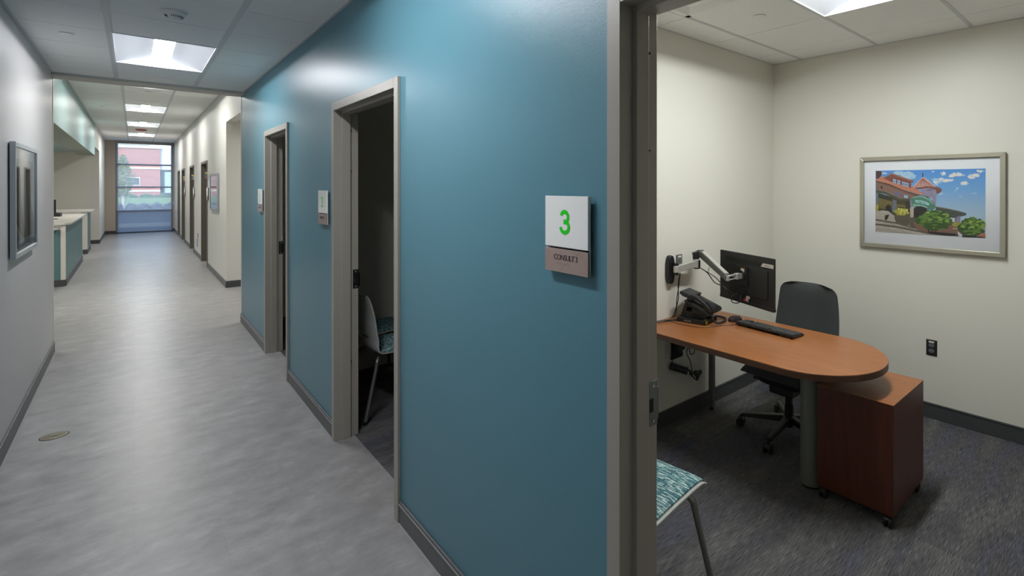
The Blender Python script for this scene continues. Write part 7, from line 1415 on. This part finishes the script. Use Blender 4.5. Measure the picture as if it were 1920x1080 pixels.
s = B().prism([(-.112,.178),(-.106,.194),(-.010,.168),(-.022,.146),(-.085,.160)], 1, -.045, .098).build('display', 'black2', t, bevel=.003)
B().prism([(-.100,.1925),(-.0995,.1938),(-.020,.1725),(-.0205,.1712)], 1, -.035, .088).build('display_screen', 'key', s)
hp = [(-.020,.150),(-.030,.166),(-.022,.184),(.0,.190),(.05,.180),(.10,.150),(.135,.118),(.150,.095),(.142,.082),(.118,.088),(.106,.098),(.098,.118),(.060,.150),(.03,.160),(.012,.158),(.005,.148)]
B().prism(hp, 1, -.098, -.052).build('handset', 'black', t, bevel=.006, seg=3)
B().tube([(.135,-.07,.078),(.150,-.060,.030),(.165,-.02,.010),(.175,.05,.008),(.160,.115,.008),(.120,.150,.008),(.075,.150,.008),(.050,.120,.012),(.045,.10,.020)], .0062, n=8, smooth=10).build('coiled_cord', 'black2', t, smooth=True)
B().box(.1051,.1062,-.085,-.055,.006,.024).build('yellow_sticker', 'yellow', t)
B().box(-.050,.005,-.0992,-.0981,.008,.018).build('silver_label', 'outlet_grey', t)
B().box(.088,.102,-.085,-.050,.0302,.0308).build('blue_label', 'paleglass', t)

t = thing('keyboard', 'black computer keyboard along the desk edge', 'keyboard', (2.880,1.667,.740), math.radians(-4)+.0)
B().prism([(-.065,.012),(-.065,.022),(.062,.012),(.062,.003),(-.04,.003)], 1, -.21, .21).build('case', 'black', t, bevel=.002)
b = B()
for r in range(6):
    y = .200; x = -.056+r*.0192; z = .0225-.0013*r*1.15
    for k in range(21):
        if r == 0 and k in (6,12): continue
        if k in (3,15-0) and r > 2 and k == 3: continue
        b.box(x+.0015, x+.0165, .2055-.0196*k-.0165, .2055-.0196*k, z-.004, z+.0035)
b.build('keycaps', 'key', t, bevel=.001)
B().box(-.060,-.045,.12,.19,0,.010).box(-.060,-.045,-.19,-.12,0,.010).build('rear_foot', 'black', t)
t = thing('computer_mouse', 'black computer mouse between the telephone and keyboard', 'mouse', (2.925,1.945,.740), math.radians(-12))
b = B()
def mpt(a, c):
    th = a*2*PI; ph = c*PI/2; r = math.cos(ph)
    return (.055*r*math.copysign(abs(math.cos(th))**.85,math.cos(th)), .032*r*math.copysign(abs(math.sin(th))**.85,math.sin(th)), .034*math.sin(ph)**.75*(1-.15*math.cos(th)*r))
b.grid(mpt, 36, 12); b.build('shell', 'black2', t, smooth=True)
B().cyl((-.050,-.012,.017),(-.0535,-.0128,.0175),.0032,n=12).build('red_dot', 'redlabel', t); B().cyl((.036,-.003,.0205),(.036,.003,.0205),.008,n=18).build('scroll_wheel', 'rubber', t)
tag(B().tube([(2.875,1.872,.747),(2.81,1.890,.743),(2.76,1.93,.742),(2.69,1.955,.7425),(2.62,1.99,.742),(2.595,2.06,.7425),(2.585,2.20,.742),(2.60,2.295,.742)], .0017, n=6).build('thin_cord', 'cable', smooth=True), 'thin black cord running from the keyboard past the telephone', 'cord')
b = B()
for k in range(4): b.tube([(2.64+.012*k,2.20+.01*k,.744),(2.60-.01*k,2.24,.745+.008*(k%2)),(2.55-.012*k,2.27-.004*k,.748),(2.50-.008*k,2.292,.745)], .0026, n=6)
tag(b.build('network_cords', 'cable', smooth=True), 'tangle of dark cords behind the telephone at the wall', 'cord')

# ---------------------------------------------------------------- under the desk
t = thing('power_outlet_box', 'black plug and adapter box on the wall under the desk', 'power box', (2.745,YD,.44))
B().box(-.062,.062,-.012,0,.0,.135).build('cover_plate', 'strike_dark', t, bevel=.002)
B().box(-.045,.010,-.055,-.012,.05,.115).build('plug', 'black', t, bevel=.006); B().box(.018,.050,-.045,-.012,.06,.10).build('adapter', 'black2', t, bevel=.005)
t = thing('power_brick', 'black power supply brick hanging on cords under the desk', 'power supply', (2.745,2.285,.372), 0)
R_ = Matrix.Rotation(math.radians(24),4,'Y')
B().box(-.095,.085,-.018,.016,-.026,.026).xf(R_).build('brick', 'black', t, bevel=.006)
B().box(-.07,.075,-.0195,-.018,-.002,.001).xf(R_).build('label_strip', 'outlet_grey', t)
b = B().tube([(-.09,-.004,.045),(-.075,-.004,.08),(-.062,-.005,.11),(-.050,-.03,.140)], .0028, n=6)
b.tube([(.13,-.01,-.05),(.11,-.008,.03),(.075,-.01,.08),(.06,-.02,.12),(.08,-.03,.15),(.11,-.03,.155),(.135,-.03,.12),(.12,-.03,.085),(.085,-.03,.09),(.075,-.03,.13),(.05,-.03,.165)], .0032, n=6)
b.build('lead', 'cable', t, smooth=True)
b = B()
for k in range(4):
    o_ = .006*k
    b.tube([(.075+o_,-.012,-.02-o_),(.12,-.014-o_*.5,-.045-o_),(.165-o_,-.012,-.075),(.20,-.014,-.10+o_*1.5),(.235,-.012,-.085+o_),(.20,-.012,-.065),(.15,-.016,-.070+o_),(.19+o_,-.012,-.125+o_),(.165,-.010,-.115),(.10,-.012,-.06+o_)], .0040, n=6)
b.build('cord_bundle', 'cable', t, smooth=True)

# ---------------------------------------------------------------- reception counters
t = thing('reception_desk', 'long teal-fronted reception counter with pale top, nearer one', 'reception counter', (-.86,12.42,0))
X0 = .053
B().box(X0-.05,X0,.06,3.86,.108,1.010).build('front_panel', 'desk_teal', t, bevel=.002)
B().box(X0-.052,X0+.004,.0,.06,.108,1.010).box(X0-.30,X0+.004,3.86,3.90,.108,1.010).build('end_post', 'solid', t, bevel=.003)
b = B(); b.prism([(-1.6,-.03),(X0+.0,-.03),(X0+.062,.09),(X0+.062,3.99),(-1.0,3.99),(-1.0,.5),(-1.6,.5)], 2, 1.012, 1.045); b.build('counter_top', 'solid', t, bevel=.003)
B().box(-2.8,X0-.055,.01,.05,.108,.930).build('lower_panel', 'desk_teal', t)
b = B(); b.prism([(-2.8,-.12),(-.06,-.12),(-.022,-.02),(-.022,.009),(-2.8,.009)], 2, .935, .965); b.build('lower_shelf', 'solid', t, bevel=.003)
B().box(-2.8,X0+.002,.002,.06,0,.1078).box(X0-.05,X0+.010,.06,3.90,0,.1078).build('plinth', 'base_dark', t)
t = thing('reception_desk', 'second reception counter beyond the opening, short teal front', 'reception counter', (-.86,17.98,0))
B().box(X0-.09,X0+.004,0,.045,.108,1.010).build('end_post', 'solid', t, bevel=.003)
B().box(X0-.05,X0,.045,1.30,.108,1.010).build('front_panel', 'desk_teal', t, bevel=.002)
b = B(); b.prism([(-1.6,-.05),(X0+.0,-.05),(X0+.08,.12),(X0+.08,1.50),(-1.6,1.50)], 2, 1.012, 1.050); b.build('counter_top', 'solid', t, bevel=.003)
B().box(X0-.09,X0+.006,-.002,1.30,0,.1078).build('plinth', 'base_dark', t)
t = thing('reception_monitor', 'dark monitor on the reception counter, cut off by the left wall', 'monitor', (-1.12,13.95,1.045), .5)
B().prism(rrect(-.22,.22,.10,.36,.01), 0, -.012, .012).build('housing', 'black', t, bevel=.003)
B().box(-.02,.02,-.02,.02,.012,.12).build('stand', 'black', t); B().box(-.09,.09,-.11,.11,0,.012).build('base', 'black', t, bevel=.003)
t = thing('counter_printer', 'low dark machine on the counter behind the greige wall end', 'office machine', (-1.20,15.2,1.045))
B().box(-.20,.16,-.18,.18,.0,.07).build('housing', 'black2', t, bevel=.008); B().box(-.15,.10,-.13,.13,.0705,.078).build('tray', 'black', t, bevel=.003)
# ---------------------------------------------------------------- daylight, camera, picture settings
w = bpy.data.worlds.new('World'); S.world = w; w.use_nodes = True; nt = w.node_tree
bg = nt.nodes['Background']; sk = nt.nodes.new('ShaderNodeTexSky'); sk.sky_type = 'NISHITA'; sk.sun_disc = False; sk.sun_elevation = math.radians(42); sk.sun_rotation = math.radians(200)
nt.links.new(sk.outputs[0], bg.inputs[0]); bg.inputs[1].default_value = .31
L = bpy.data.lights.new('sun', 'SUN'); L.energy = 1.7; L.angle = .01; L.color = (1,.96,.9); lo = bpy.data.objects.new('sun', L); COL.objects.link(lo)
lo.rotation_euler = (math.radians(48), 0, math.radians(-25))     # shines towards the brick facade

cam = bpy.data.cameras.new('camera'); co = bpy.data.objects.new('camera', cam); COL.objects.link(co); S.camera = co
F_, CX, CY, yaw, roll, pitch = 949.827, 1173.579, 351.671, .7713, .0004181, -.002349
fw = Vector((math.sin(yaw)*math.cos(pitch), math.cos(yaw)*math.cos(pitch), math.sin(pitch))); rt = Vector((math.cos(yaw), -math.sin(yaw), 0)); up = rt.cross(fw)
r2 = rt*math.cos(roll)+up*math.sin(roll); u2 = -rt*math.sin(roll)+up*math.cos(roll)
co.matrix_world = Matrix(((r2.x,u2.x,-fw.x,0),(r2.y,u2.y,-fw.y,0),(r2.z,u2.z,-fw.z,1.65),(0,0,0,1)))
cam.sensor_width = 36; cam.lens = F_*36/1920; cam.shift_x = -(CX-960)/1920; cam.shift_y = (CY-540)/1920; cam.clip_start = .05; cam.clip_end = 500

S.view_settings.view_transform = 'Standard'; S.view_settings.look = 'None'; S.view_settings.gamma = 1; S.view_settings.use_curve_mapping = False
S.view_settings.exposure = 1.38
S.cycles.max_bounces = 10; S.cycles.diffuse_bounces = 6; S.cycles.glossy_bounces = 4; S.cycles.transparent_max_bounces = 12
S.cycles.caustics_reflective = False; S.cycles.caustics_refractive = False; S.cycles.sample_clamp_indirect = 6
